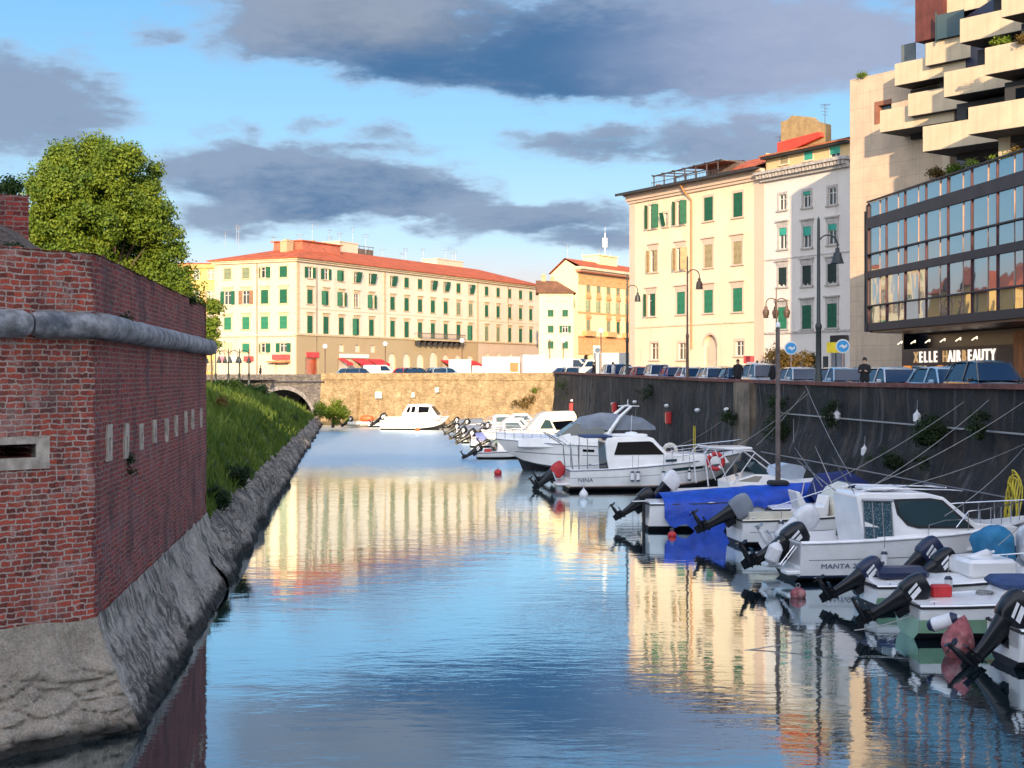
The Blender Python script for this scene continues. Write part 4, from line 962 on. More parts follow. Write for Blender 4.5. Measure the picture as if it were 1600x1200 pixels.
# ---- B: ochre block behind the palace on the left
YEL=stucco('ochre_stucco',(.72,.46,.16)); ORT=mat('orange_trim',(.62,.34,.13),.85,var=.15)
PB=K(246,583,238); PB.z=5.0; bb=thing('apartment_block','ochre apartment block with small balconies showing left of the cream palace','building',PB,0)
fb=Fac(PB,Vector((1,0,0)),5.0); hb=[];jb=[]
for r,z in enumerate((1.2,5.0,9.0,12.6,16.0)):
    for k in range(6):
        x=1.6+k*2.35
        if x>12.5: continue
        hb.append((x-.55,x+.55,z,z+1.7)); jb.append((x,z))
holewall(13,18.3,hb).build('front_wall',YEL,bb)
b=MB(); b.box(.1,12.9,.3,12,-.5,18.3); b.build('core',YEL,bb)
for x,z in jb: window(bb,x,z,1.1,1.7,'glass' if (x+z)%2<1.1 else 'open',ORT,head=False,sh=BEIGE)
for z in (8.6,12.2): MB().box(6,12.6,-.9,0,z,z+.18).build('balcony',ORT,bb)
b=MB(); b.box(-.3,13.3,-.35,.05,17.9,18.5); b.build('cornice',ORT,bb); MB().box(-.4,13.4,-.4,12.4,18.5,18.7).build('roof',TERRA,bb)
# ---- left wing of houses, hidden from here by the bastion but mirrored in the glass front
PBx=Vector((-150,215,5)); bx=thing('terrace_house','row of ochre houses with a red roof beyond the fortress at the far left','building',PBx,R(-4))
hb=[(4+6*k-.6,4+6*k+.6,z,z+1.8) for k in range(14) for z in (2,6,10)]
holewall(90,14,hb).build('front_wall',YEL,bx); hiproof(90,14,14,4,.8,8).build('roof',TERRA,bx); MB().box(.1,89.9,.3,14,-.5,14).build('core',YEL,bx)
# ---- F: small yellow house with brown roof
PFp=K(842,583,228); PFp.z=5.0; QF=K(895,583,228); LF_=(QF-PFp).length
hf=thing('house','small pale yellow house with a brown tiled roof right of the long palace','building',PFp,0); ff=Fac(PFp,Vector((1,0,0)),5.0)
PALEY=stucco('pale_yellow_stucco',(.8,.66,.38)); hh=[];jj=[]
for py0,h in ((508,1.5),(490,0),(537,1.5),):
    pass
for px in (860.5,883):
    for (a,c_,k) in ((484,495,'closed'),(508.5,520,'closed' if px<870 else 'open'),(533,545,'closed'),(460,470,'blank')):
        z0=ff.z_(px,c_); z1=ff.z_(px,a); x=ff.x(px); hh.append((x-.45,x+.45,z0,z1)); jj.append((x,z0,.9,z1-z0,k))
Hf=ff.z_(870,458); holewall(LF_,Hf,hh).build('front_wall',PALEY,hf); MB().box(.02,LF_,.3,6,-.5,Hf).build('core',PALEY,hf)
for j in jj: window(hf,j[0],j[1],j[2],j[3],j[4],TRIML,head=False,sh=GREEN)
b=MB(); b.add([(-.4,-.6,Hf),(LF_+.5,-.6,Hf),(LF_*.55,3.6,Hf+2.1),(-.4,3.6,Hf+2.2),(-.4,6.4,Hf),(LF_+.5,6.4,Hf)],[(0,1,2,3),(3,2,5,4),(1,5,2)]); rff=b.build('roof',BROWNROOF,hf); chimney(rff,.8,3.6,Hf+1.9,.7,1.0,TAN); chimney(rff,2.2,4.2,Hf+1.8,.6,.8,TAN)
# ---- G: ornate building
PG=K(903,583,236); PG.z=5.0; dG=Vector((.52,.854,0)).normalized(); aG=math.atan2(dG.y,dG.x); fg=Fac(PG,dG,5.0); LG=fg.x(1000)
gg=thing('ornate_building','tall pale yellow building with orange window trim, loggia arches and a mast on its roof','building',PG,aG)
HG=fg.z_(903,418); hh=[];jj=[]
for i,px in enumerate((919,935,950.5,965.5,980)):
    x=fg.x(px)
    for (a,c_,hd,sh,kk) in ((441,456,1,GREYG,'closed'),(469,487,2,GREYG,'half'),(500,519,2,GREYG if i<3 else GREEN,'closed')):
        if i==1 and a==500: continue
        z0=fg.z_(919,c_); z1=fg.z_(919,a); hh.append((x-.55,x+.55,z0,z1)); jj.append((x,z0,1.1,z1-z0,kk,hd,sh))
arg=[(fg.x(px),2.9,1.15,0) for px in (917,935,950,963,978)]
holewall(LG,HG,hh,arches=arg).build('front_wall',[PALEY,BLACKREC],gg)
ORT2=mat('orange_terracotta_trim',(.66,.33,.14),.85,var=.2,ns=2)
for j in jj: 
    o_=window(gg,j[0],j[1],j[2],j[3],j[4],ORT2,head=True,sh=j[6],hh=.2 if j[5]==1 else .1)
    if j[5]==2:
        b=MB(); n=10; P=[(1.0*math.cos(math.pi*k/n),j[3]+.45+.75*math.sin(math.pi*k/n)) for k in range(n+1)]; b.prism(P,-.12,0); b.build('lunette',ORT2,o_)
z5=fg.z_(919,527); b=MB(); b.box(0,LG,-.06,-.0,z5-2.6,z5); 
b=holewall(LG,z5,[],y=-.1,z0=3.9); b.build('orange_base_band',ORT2,gg)
b=MB(); b.box(-.2,LG,-.25,-.1,z5,z5+.2); b.box(-.1,LG,-.15,0,fg.z_(919,490),fg.z_(919,487.5)); b.box(0,LG,-.12,0,HG-2.6,HG-1.0); b.build('trim_band',ORT2,gg)
b=MB(); b.box(-.5,LG,-.7,0,HG-.5,HG-.25); b.box(-.9,LG,-1.1,0,HG-.25,HG+.15); b.build('cornice',TRIML,gg)
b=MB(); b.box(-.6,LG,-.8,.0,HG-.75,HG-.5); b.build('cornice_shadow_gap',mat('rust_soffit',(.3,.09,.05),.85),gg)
# gabled side
b=MB(); WG=5.0; b.add([(0,0,-.5),(0,WG,-.5),(0,WG,HG-.9),(0,WG*.45,HG+1.3),(0,0,HG)],[(0,4,3,2,1)]); b.add([(0.02,WG,-.5),(LG,WG,-.5),(LG,WG,HG),(0.02,WG,HG-.9)],[(0,1,2,3)]); b.build('gable_wall',PALEY,gg)
b=MB(); b.add([(-.5,-.9,HG+.16),(LG+.5,-.9,HG+.16),(LG+.5,WG*.45,HG+1.6),(-.4,WG*.45,HG+1.6),(-.4,WG+.3,HG-.9),(LG+.5,WG+.3,HG-.9)],[(0,1,2,3),(3,2,5,4)]); rg_=b.build('roof',TERRA,gg)
b=MB(); ra_,rb_=fg.x(948),fg.x(976); b.box(ra_,rb_,1.4,4.5,HG,HG+2.7); b.box(ra_-.2,rb_+.2,1.2,4.7,HG+2.7,HG+2.9); b.build('rooftop_room',PALEY,rg_)
b=MB(); x=fg.x(970); b.tube([(x,3,HG+2.5),(x,3,HG+6.9)],.09,6); b.box(x-.3,x+.3,2.7,3.3,HG+4.5,HG+6.1); b.tube([(x,3,HG+6.9),(x,3,HG+7.9)],.03,4); b.build('telecom_mast',MT['whiteplastic'],rg_)
for x in (1,6,12,16): antenna(rg_,x,2.5,HG+1.6,2.2,arms=3)
for px in (917,950,978): MB().box(fg.x(px)-1.6,fg.x(px)+1.6,-.9,-.1,z5+.2,z5+1.0).build('balcony',ORT2,gg)

# ---- C: yellow building
PC=Vector((11.66,145,4.9)); dC=Vector((.477,-.879,0)).normalized(); aC=math.atan2(dC.y,dC.x); fc=Fac(PC,dC,4.9); LC=fc.x(1195)
YC=stucco('butter_stucco',(.80,.65,.46),patchy=.8,amt=.35); PINKQ=stucco('pinkish_quoin_stucco',(.64,.47,.37),amt=.5)
cc=thing('yellow_building','tall butter yellow building with green shutters and a roof terrace pergola beside the canal','building',PC,aC)
HC=fc.z_(1090,284); hh=[];jj=[]
def addw(f,lst,hl_,px,ya,yb,w_,kind,hd,sh,**kw):
    x=f.x(px); z0=f.z_(px,yb); z1=f.z_(px,ya); hl_.append((x-w_/2,x+w_/2,z0,z1)); lst.append((x,z0,w_,z1-z0,kind,hd,sh,kw))
addw(fc,jj,hh,1020,320,357,1.25,'ajar',False,GREEN); addw(fc,jj,hh,1041,333,354,.62,'tilt',False,GREEN); addw(fc,jj,hh,1063.5,314,351,1.25,'ajar',False,GREEN); addw(fc,jj,hh,1107.5,308,345,1.35,'closed',False,GREEN); addw(fc,jj,hh,1153.5,301,339,1.35,'closed',False,GREEN)
addw(fc,jj,hh,1022,391,425,1.2,'half',True,BEIGE); addw(fc,jj,hh,1064,387,422,1.25,'ajar',True,BEIGE); addw(fc,jj,hh,1107.5,382,418,1.25,'closed',True,BEIGE); addw(fc,jj,hh,1153,377,413,1.25,'closed',True,BEIGE)
addw(fc,jj,hh,1018.5,459,494,1.3,'half',True,GREEN); addw(fc,jj,hh,1064.5,456,491,1.3,'closed',True,GREENL); addw(fc,jj,hh,1107.5,453,489,1.35,'closed',True,GREENL); addw(fc,jj,hh,1153,450,487,1.35,'closed',True,GREENL)
addw(fc,jj,hh,1023,536,562,1.3,'glass',False,GREYG); addw(fc,jj,hh,1066,536,562,1.2,'glass',False,GREYG); addw(fc,jj,hh,1156,533,556,1.2,'glass',False,GREYG)
xd=fc.x(1110); zd=fc.z_(1110,540)
wc=holewall(LC,HC,hh,arches=[(xd,zd,1.0,0)]); wc.box(.02,LC,14,14.2,-.5,HC); wc.add([(0,0,-.5),(0,14,-.5),(0,14,HC),(0,0,HC)],[(0,3,2,1)]); wc.build('front_wall',[YC,PINKQ],cc)
for j in jj: window(cc,j[0],j[1],j[2],j[3],j[4],PINKQ,head=j[5],sh=j[6],surround=.22,hh=.32,depth=.18)
b=MB(); b.box(xd-.98,xd+.98,.25,.3,0,zd-.05); dr=b.build('door',mat('pale_wooden_door',(.52,.42,.32),.7,var=.1),cc)
b=MB(); n=14; P=[(xd+1.0*math.cos(math.pi*k/n),zd+1.0*math.sin(math.pi*k/n)) for k in range(n+1)]; P2=[(xd+1.22*math.cos(math.pi*k/n),zd+1.22*math.sin(math.pi*k/n)) for k in range(n+1)]
for k in range(n): b.add([(P[k][0],-.05,P[k][1]),(P2[k][0],-.05,P2[k][1]),(P2[k+1][0],-.05,P2[k+1][1]),(P[k+1][0],-.05,P[k+1][1]),(P2[k][0],0,P2[k][1]),(P2[k+1][0],0,P2[k+1][1])],[(0,1,2,3),(1,4,5,2)])
b.build('door_surround',PINKQ,cc)
MB().box(-.07,.95,-.07,-.0,0,HC-.9).build('corner_strip',PINKQ,cc); MB().box(fc.x(1180),LC,-.07,0,0,HC-.9).build('corner_strip',PINKQ,cc)
zs=fc.z_(1090,508); b=MB(); b.box(.95,fc.x(1180),-.08,0,zs,zs+.14); b.build('string_course',TRIML,cc)
b=MB(); b.box(-.2,LC,-.2,0,HC-.9,HC-.65); b.box(-.35,LC,-.35,0,HC-.65,HC-.2); b.box(-.5,LC,-.5,0,HC-.2,HC); b.build('cornice',PINKQ,cc)
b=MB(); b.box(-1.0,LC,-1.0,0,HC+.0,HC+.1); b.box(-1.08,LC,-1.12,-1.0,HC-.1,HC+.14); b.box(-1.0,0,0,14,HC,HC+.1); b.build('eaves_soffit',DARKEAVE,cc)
b=MB(); z=HC+.12; b.add([(-1.1,-1.15,z),(LC,-1.15,z),(LC,6.5,z+2.4),(8,6.5,z+2.4),(3.0,6.5,z+1.0),(-1.1,14,z),(LC,14,z)],[(0,1,2,3,4),(0,4,5),(3,2,6,5,4)]); rc=b.build('roof',TERRA,cc)
# pergola on the roof terrace
b=MB()
for k in range(7):
    x=.9+k*1.75; b.tube([(x,2.2,z+.35),(x,2.2,z+1.75+k*.03)],.07,5); b.tube([(x,4.8,z+.5),(x,4.8,z+1.9+k*.03)],.07,5); b.tube([(x,1.9,z+1.8+k*.03),(x,5.2,z+1.95+k*.03)],.06,5)
b.tube([(.7,2.2,z+1.75),(12.0,2.2,z+1.98)],.08,5); b.tube([(.7,4.8,z+1.85),(12.0,4.8,z+2.08)],.07,5); b.tube([(.7,2.0,z+1.1),(12.0,2.0,z+1.1)],.035,4)
for k in range(24): b.tube([(.7+k*.48,2.0,z+.3),(.7+k*.48,2.0,z+1.1)],.015,4)
b.build('pergola',mat('dark_timber',(.05,.045,.05),.8,var=.3),rc)
b=MB(); b.box(6.4,12,2.5,5,z+1.9,z+1.98); b.box(7.5,12.5,3.9,5.2,z+.4,z+1.9); b.build('terrace_shelter',MT['wood'],rc)
b=MB(); rgp=random.Random(4)
for x,y in ((1.2,2.5),(1.6,2.3),(4.7,3),(5.2,3.1),(7,3.3)): b.lathe([(.2,0),(.28,.45),(.05,.5)],8,(x,y,z+.4))
b.build('planter',MT['coping'],rc)
# downpipe
b=MB(); xp=fc.x(1082); xe=fc.x(1075); b.tube([(xe,-.9,HC-.05),(xe,-.5,HC-.7),(xe+.1,-.25,HC-1.0),(xp,-.15,HC-1.6),(xp,-.15,fc.z_(1082,545))],.08,8); b.build('downpipe',mat('copper_pipe',(.38,.18,.07),.6),cc)
# ---- D: white-grey building
PD=PC+dC*LC; PD.z=4.8; fd=Fac(PD,dC,4.8); LD=fd.x(1329)
WD=stucco('pale_grey_stucco',(.68,.62,.58),patchy=.6,amt=.5,stain=(.4,.33,.28)); TD=mat('grey_trim',(.42,.38,.36),.85,var=.25,ns=3); OCH=stucco('ochre_attic_stucco',(.66,.47,.25),amt=.3)
dd=thing('grey_white_building','narrow white and grey building with turquoise blinds and an ochre attic beside the concrete block','building',PD,aC)
SHD=shutter('dark_roller',(.015,.035,.035)); HD=fd.z_(1262,266); hh=[];jj=[]
cols=[1223,1261,1300.5]
for i,px in enumerate(cols):
    dy=[(304,328),(299,324),(293,320)][i]; addw(fd,jj,hh,px,dy[0],dy[1],.95,'glass' if i!=1 else 'roller',False,TEALS,blind=.2)
    dy=[(356,389),(354,387),(350,382)][i]; addw(fd,jj,hh,px+.5,dy[0],dy[1],1.0,'roller',True,TEALS,blind=[.35,.42,.3][i])
    dy=[(418,448),(415,447),(412,444)][i]; addw(fd,jj,hh,px,dy[0],dy[1],1.1,'roller',True,SHD,blind=.86)
    dy=[(480,514),(477,514),(474,512)][i]; addw(fd,jj,hh,px,dy[0],dy[1],1.15,'closed',True,GREENL if i==0 else GREEN)
gd=(fd.x(1298),fd.x(1320),0,2.9)
holewall(LD,HD,hh+[gd]).build('front_wall',WD,dd)
MB().box(0.02,LD,.5,13,-.5,HD).build('core',WD,dd)
for j in jj: window(dd,j[0],j[1],j[2],j[3],j[4],TD,head=j[5],sh=j[6],surround=.2,hh=.3,**j[7])
b=MB(); zz1=fd.z_(1262,403); b.box(0,LD,-.05,0,fd.z_(1262,401),fd.z_(1262,399)); b.build('string_course',TD,dd); b=MB(); z4=fd.z_(1262,520); b.box(0,LD,-.1,0,z4,z4+.16); b.build('string_course',TD,dd)
b=MB(); b.box(-.3,LD,-.3,0,HD-.35,HD-.1); b.box(-.7,LD,-.75,0,HD+.25,HD+.5); n=26
for k in range(n): x=-.5+(LD+.5)*k/n; b.box(x,x+.24,-.62,-.0,HD-.1,HD+.25)
b.build('bracketed_cornice',TD,dd)
HT=fd.z_(1262,227)-.2; ha=[];ja=[]
addw(fd,ja,ha,1224,240,256,1.05,'roller',False,BEIGE,blind=.95); addw(fd,ja,ha,1262,236,250,1.1,'roller',False,TEALS,blind=.95); addw(fd,ja,ha,1303.5,228,245,1.25,'roller',False,TEALS,blind=.7)
b=holewall(LD,HT,ha,y=.1,z0=HD+.5); b.box(0,.1,.1,10,HD+.5,HT+.3); b.build('attic_wall',OCH,dd)
for j in ja: window(dd,j[0],j[1],j[2],j[3],j[4],TRIML,y=.1,head=False,sh=j[6],surround=.1,sill=True,**j[7])
MB().box(.2,LD,.6,12,HD+.4,HT).build('attic_core',OCH,dd)
b=MB(); b.add([(-.1,-.6,HT+.02),(LD,-.6,HT+.02),(LD,5.5,HT+1.5),(-.1,5.5,HT+1.5),(-.1,12,HT),(LD,12,HT)],[(0,1,2,3),(3,2,5,4)]); b.box(-.1,LD,-.62,.1,HT-.12,HT-.0); rd=b.build('roof',tiles('orange_roof',(.5,.17,.07)),dd)
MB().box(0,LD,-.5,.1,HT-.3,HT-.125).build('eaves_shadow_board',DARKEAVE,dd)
# firewall stump with red flashing
fwm=rockmat('ochre_firewall',(.55,.40,.2),(.42,.29,.14),(.2,.14,.08),1.6,0,False,mz=(-9,-8))
x0,x1=fd.x(1197),fd.x(1265); P=[(x0,HT),(x0,fd.z_(1197,188)),(fd.x(1207),fd.z_(1207,185)),(fd.x(1214),fd.z_(1214,178)),(fd.x(1240),fd.z_(1240,180)),(fd.x(1248),fd.z_(1248,187)),(x1,fd.z_(1263,192)),(x1,HT)]
MB().prism(P,1.6,2.3).build('firewall_stump',fwm,dd)
MB().prism([(x0,HT+.1),(x0,fd.z_(1198,221)),(x1-.3,fd.z_(1262,204)),(x1,HT+1.0)],1.2,1.59).build('red_flashing',mat('red_flashing_paint',(.62,.06,.035),.6),dd)
for px,h in ((1252,3.2),(1301,1.4),(1318,4.5)): antenna(rd,fd.x(px),2.5,HT+.8,h)
antenna(dd,-.5,2,HD+.4,3.5); antenna(dd,-1.6,3,HD-.5,3.2)
MB().box(fd.x(1302),fd.x(1327),-.35,-.1,fd.z_(1310,535),fd.z_(1310,524)).build('shop_sign',MT['black'],dd)
MB().box(gd[0],gd[1],.15,.2,0,2.8).build('roller_door',mat('grey_roller_door',(.2,.21,.24),.6,streak=.3),dd)

# ---- E: concrete block with stepped balconies and the glass front
CON=mat('board_marked_concrete',(.56,.45,.32),.9,var=.16,ns=.35,streak=.18,bump=.012,bs=14)
m,t,b_,tce=newmat('panel_concrete'); o=tce.outputs['Object']; x_,y_,z_=t.sep(o)[:3]
c=t.mix(t.ramp(t.noise(o,.5,6,.7),.35,.65),c4((.58,.44,.32)),c4((.47,.36,.27))); c=t.mix(t.math('MULTIPLY',t.ramp(t.noise(t.mapping(o,(3,3,.2)),1.0,5,.7),.5,.75),.3),c,c4((.22,.18,.15)))
j=t.math('LESS_THAN',t.math('FRACT',t.math('DIVIDE',z_,1.0)),.03); j2=t.math('LESS_THAN',t.math('FRACT',t.math('DIVIDE',x_,.6)),.03); c=t.mix(t.math('MULTIPLY',t.math('MAXIMUM',j,j2),.35),c,c4((.16,.12,.1)))
t.set(b_.inputs['Base Color'],c); b_.inputs['Roughness'].default_value=.9; t.set(b_.inputs['Normal'],t.bump(t.noise(o,12,5,.7),.02)); PCON=m
PE=Vector((22.96,100,4.5)); dE=Vector((.555,-.832,0)).normalized(); aE=math.atan2(dE.y,dE.x); fe=Fac(PE,dE,4.5)
ee=thing('concrete_block','modern concrete apartment block with stepped balconies and a long dark glass front above a shop','building',PE,aE)
prof=[(0,-.6)]; 
tops=[(1328,125),(1371,115)]
x1=fe.x(1378); zt1=fe.z_(1328,125); zt2=fe.z_(1374,115)
wx=(fe.x(1367),fe.x(1393),fe.z_(1380,192),fe.z_(1380,157))
hw=holewall(fe.x(1520),zt1,[(wx[0],wx[1],wx[2],wx[3])],rev=.5); hw.box(-.02,.0,.0,12,-.6,zt1) if False else None
hw.add([(0,0,-.6),(0,14,-.6),(0,14,zt1),(0,0,zt1)],[(0,3,2,1)]); hw.add([(0,0,zt1),(fe.x(1520),0,zt1),(fe.x(1520),14,zt1),(0,14,zt1)],[(0,1,2,3)])
hw.build('end_wall',PCON,ee)
b=MB(); b.box(wx[0],wx[1],.3,.34,wx[2],wx[3]); b.build('wall_window',MT['tint'],ee)
b=MB(); b.box(wx[0],wx[0]+.32,-.05,.3,wx[2],wx[3]); b.box(wx[0]+.32,wx[1],-.05,.3,wx[3]-.3,wx[3]); b.build('window_box',mat('brown_window_box',(.25,.1,.06),.7),ee)
# stepped balconies
wE=Vector((.61,-.79,0)).normalized(); aW=math.atan2(wE.y,wE.x)
pxs={1:(94.4),2:(92.0),3:(84.0),4:(77.0)}
BAL=[(1,1398,100,134),(1,1375,173,207),(2,1468,-9,26),(2,1446,68,103),(2,1419,147,182),(3,1500,30,67),(3,1475,113,152),(3,1442,198,237),(4,1565,-14,27),(4,1539,75,117),(4,1513,168,210),(2,1495,-85,-50),(3,1528,-50,-14),(4,1592,-104,-62),(1,1421,30,64)]
depthE=2.0; SOFF_SHADE=mat('shade_dark_soffit',(.035,.035,.04),.8,var=.3,ns=.6)  # darkened colour stands in for deep shade under and behind the balconies
for col,px,ya,yb in BAL[:14]:
    Y=pxs[col]; Pb=K(px,yb,Y); zt_=K(px,ya,Y).z-Pb.z
    L_=5.6 if col<4 else 9.0
    b=MB(); b.box(0,L_,0,.16,0,zt_); b.box(0,.16,.16,depthE+2.5,0,zt_); b.box(L_-.16,L_,.16,depthE+2,.2,zt_)
    loc=PE; Rm=Matrix.Rotation(-aE,3,'Z')@(Pb-PE)
    bo=b.build('balcony',CON,ee,Rm,aW-aE)
    b=MB(); b.box(.0,L_,.0,depthE+3,-.03,.0); b.box(.17,L_-.17,.17,depthE+3,.0,.2); b.build('balcony_floor',SOFF_SHADE,bo)
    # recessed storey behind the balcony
    b=MB(); b.box(.7,L_+6,depthE+.2,depthE+14,-.35,2.85); b.build('recessed_storey',SOFF_SHADE,ee,Rm,aW-aE)
    b=MB()
    for k in range(3): x=1.4+k*2.0; b.box(x,x+1.6,depthE+.15,depthE+.2,.25,2.45)
    b.build('balcony_door',MT['blackglass'],ee,Rm,aW-aE)
def loc_e(p): return Matrix.Rotation(-aE,3,'Z')@(p-PE)
p0=K(1428,90,92.5); b=MB(); b.box(0,2.1,0,5,0,9); b.build('stair_tower',mat('red_brown_cladding',(.115,.03,.025),.7,streak=.35,var=.3,ns=1.0),ee,loc_e(K(1430,66,93)),aW-aE)
b=MB(); b.box(0,1.1,0,.08,0,1.1); b.build('wind_screen',mat('grey_screen',(.12,.14,.15),.6),ee,loc_e(K(1408,97,96)),aW-aE)
b=MB(); b.box(0,2.0,0,.04,0,1.5); b.box(-.06,0,-.03,.07,-.2,1.7); b.build('glass_screen',MT['tint'],ee,loc_e(K(1463,62,91)),aW-aE)
b=MB(); b.box(0,.55,0,.6,-1.2,1.2); b.build('terrace_pier',CON,ee,loc_e(K(1472,262,88)),aW-aE)
b=MB(); b.box(0,.7,0,.6,-1.2,1.2); b.build('terrace_pier',CON,ee,loc_e(K(1560,250,78)),aW-aE)
# glass front, parallel to the canal
VG=30.0; uA=58.0; 
def cl(u,v,z): return loc_e(cv(u,v,z))
mulls=[Yv(px,VG) for px in (1355,1383,1412,1445,1479,1516,1556,1598)]
uG=[cv(0,0).y for _ in mulls]
def u_of(px,v):
    P_=Pv(px,v); return P_.dot(CU)
us_=[u_of(px,VG) for px in (1355,1383,1412,1445,1479,1516,1556,1598)]+[u_of(1598,VG)-3.0*k for k in (1,2,3)]
bay=us_[0]-us_[1]
EZ=EYE
levels=[('balustrade',9.24,10.1),('band',8.6,9.24),('glass',7.12,8.6),('glass',6.1,7.05),('band',5.68,6.1),('glass',4.10,5.68),('glass',3.06,4.03),('band',2.62,3.06)]
FR=mat('maroon_mullion',(.09,.02,.025),.5,var=.3); BANDM=mat('slate_band',(.022,.018,.025),.55,var=.3,ns=1.0)
angG=math.atan2(-CU.y,-CU.x)   # local x runs from far end towards the viewer
gp=cv(us_[0],VG,0); gl_=loc_e(gp); rG=angG-aE
GL=us_[0]-us_[-1]
hs=[(0,.0)]
def zE(z): return z+EZ-4.5
band=MB(); 
for nm,z0,z1 in levels:
    if nm=='band': band.box(0,GL,0,.25,z0,z1)
for z in (7.085,4.065): band.box(0,GL,-.04,.1,z-.04,z+.04)
band.box(0,GL,-.05,.1,10.12,10.2)
band.M=None
gfr=band.build('spandrel_band',BANDM,ee,(gl_.x,gl_.y,zE(0)),rG)
rgl=random.Random(11)
xsb=[us_[0]-u for u in us_]
GM=[glassy('mirror_glass',(.05,.08,.09),.02,.0)]
for nm,mt_ in (('mirror_glass_a',(.10,.14,.16)),):
    pass
m,t,bb_,tg=newmat('reflective_glazing'); bb_.inputs['Base Color'].default_value=c4((.06,.10,.11)); bb_.inputs['Metallic'].default_value=.0; bb_.inputs['Roughness'].default_value=.02
gs=t.node('ShaderNodeBsdfGlossy'); gs.inputs['Color'].default_value=c4((.62,.7,.74)); gs.inputs['Roughness'].default_value=.015; t.set(gs.inputs['Normal'],t.bump(t.noise(tg.outputs['Object'],.35,2),.012))
mx=t.node('ShaderNodeMixShader'); mx.inputs[0].default_value=.44; t.l.new(bb_.outputs[0],mx.inputs[1]); t.l.new(gs.outputs[0],mx.inputs[2]); t.l.new(mx.outputs[0],t.n['Material Output'].inputs[0]); MIR=m
for a,c_ in zip(xsb,xsb[1:]):
    for nm,z0,z1 in levels:
        if nm=='band': continue
        mid=a+(c_-a)*.64
        b=MB(); 
        for q0,q1 in ((a+.05,mid-.03),(mid+.03,c_-.05)):
            e_=rgl.uniform(-.012,.012); f_=rgl.uniform(-.01,.01)
            b.add([(q0,.1+e_,z0),(q1,.1-e_,z0),(q1,.1-e_+f_,z1),(q0,.1+e_+f_,z1)],[(0,1,2,3)])
        b.build('pane' if nm=='glass' else 'balustrade_pane',MIR,gfr,(0,0,0),0)
mu=MB(); ms_=MB()
for a,c_ in zip(xsb,xsb[1:]):
    mu.box(a-.035,a+.035,.03,.14,2.6,10.1); ms_.box(a+(c_-a)*.64-.02,a+(c_-a)*.64+.02,.06,.12,3.3,10.1)
mu.build('mullion',FR,gfr); ms_.build('thin_mullion',mat('pale_mullion',(.42,.27,.22),.5),gfr)
# turned end of the glass volume
q1=Vector((0,0,0)); en=MB(); eg=MB()
pts=[cv(us_[0],VG,0),cv(us_[0]+.75,VG+.15,0),cv(us_[0]+.75,VG+.35,0),cv(us_[0]+1.5,VG+.5,0),cv(us_[0]+1.5,VG+.7,0),cv(us_[0]+2.6,VG+1.2,0),cv(us_[0]+3.0,VG+4.5,0)]
pts=[loc_e(p) for p in pts]
for k,(p,q) in enumerate(zip(pts,pts[1:])):
    top=[10.0,9.7,9.6,9.2,9.0,8.9][k]
    for nm,z0,z1 in [('g',8.9,top),('b',8.4,8.9),('g',7.1,8.4),('g',6.1,7.1),('b',5.68,6.1),('g',4.1,5.68),('g',3.06,4.1),('b',2.62,3.06)]:
        if nm=='g' and k in (0,2,4): eg.add([(p.x,p.y,zE(z0)),(q.x,q.y,zE(z0)),(q.x,q.y,zE(z1)),(p.x,p.y,zE(z1))],[(0,1,2,3)])
        else: en.add([(p.x,p.y,zE(z0)),(q.x,q.y,zE(z0)),(q.x,q.y,zE(z1)),(p.x,p.y,zE(z1))],[(0,1,2,3)])
    en.tube([(p.x,p.y,zE(2.6)),(p.x,p.y,zE(top))],.06,5)
en.build('stepped_glass_end',BANDM,ee); eg.build('end_pane',MIR,ee)
# solid body behind the glass, its soffit and terrace deck
body=MB(); P=[cv(us_[0]-.1,VG+.3),cv(us_[0]+2.9,VG+4.4),cv(us_[0]+4,VG+9),cv(us_[-1],VG+14),cv(us_[-1],VG+.3)]; P=[loc_e(p) for p in P]
body.slab([(p.x,p.y) for p in P],zE(2.5),zE(9.0)); body.build('glazed_storeys',MT['navy'],ee)
tf=MB(); tf.slab([(p.x,p.y) for p in P],zE(9.005),zE(9.12)); tf.build('terrace_deck',MT['paving'],ee)
# lower block behind, under the balconies
P=[cv(us_[0]+6,VG+7.5),cv(us_[0]+6,VG+20),cv(us_[-1],VG+20),cv(us_[-1],VG+6)]; P=[loc_e(p) for p in P]
lb=MB(); lb.slab([(p.x,p.y) for p in P],-.6,zE(22)); lb.build('rear_core',MT['navy'],ee)
# shop under the overhang
VS=34.0; uS0,uS1=u_of(1413,VS),u_of(1592,VS)
sp=loc_e(cv(uS0,VS,0)); SL=uS0-uS1; zS=street(88)-4.5
WOODW=mat('orange_wood',(.42,.13,.03),.5,var=.35,ns=2,streak=.4)
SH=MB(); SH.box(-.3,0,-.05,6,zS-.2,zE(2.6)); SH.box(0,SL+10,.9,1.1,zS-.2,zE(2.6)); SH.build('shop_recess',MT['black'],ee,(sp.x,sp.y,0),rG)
FAS=MB(); FAS.box(0,SL,-.1,.15,zE(.62),zE(1.62)); fas=FAS.build('shop_fascia',mat('dark_fascia',(.05,.03,.03),.5,var=.2),ee,(sp.x,sp.y,0),rG)
b=MB()
xs_=[uS0-u_of(px,VS) for px in (1413,1423,1448,1466,1472,1512,1518,1535,1541,1585)]
LW=emis('lamplight_glow_wood',(.8,.27,.04),.5)  # pillar emission imitates warm lamp light falling on the wood
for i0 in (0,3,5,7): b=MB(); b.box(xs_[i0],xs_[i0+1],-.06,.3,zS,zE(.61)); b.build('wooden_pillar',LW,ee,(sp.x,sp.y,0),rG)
b=MB(); b.box(xs_[9]+.15,SL+9,-.12,.3,zS,zE(2.3)); b.build('wooden_wall',WOODW,ee,(sp.x,sp.y,0),rG)
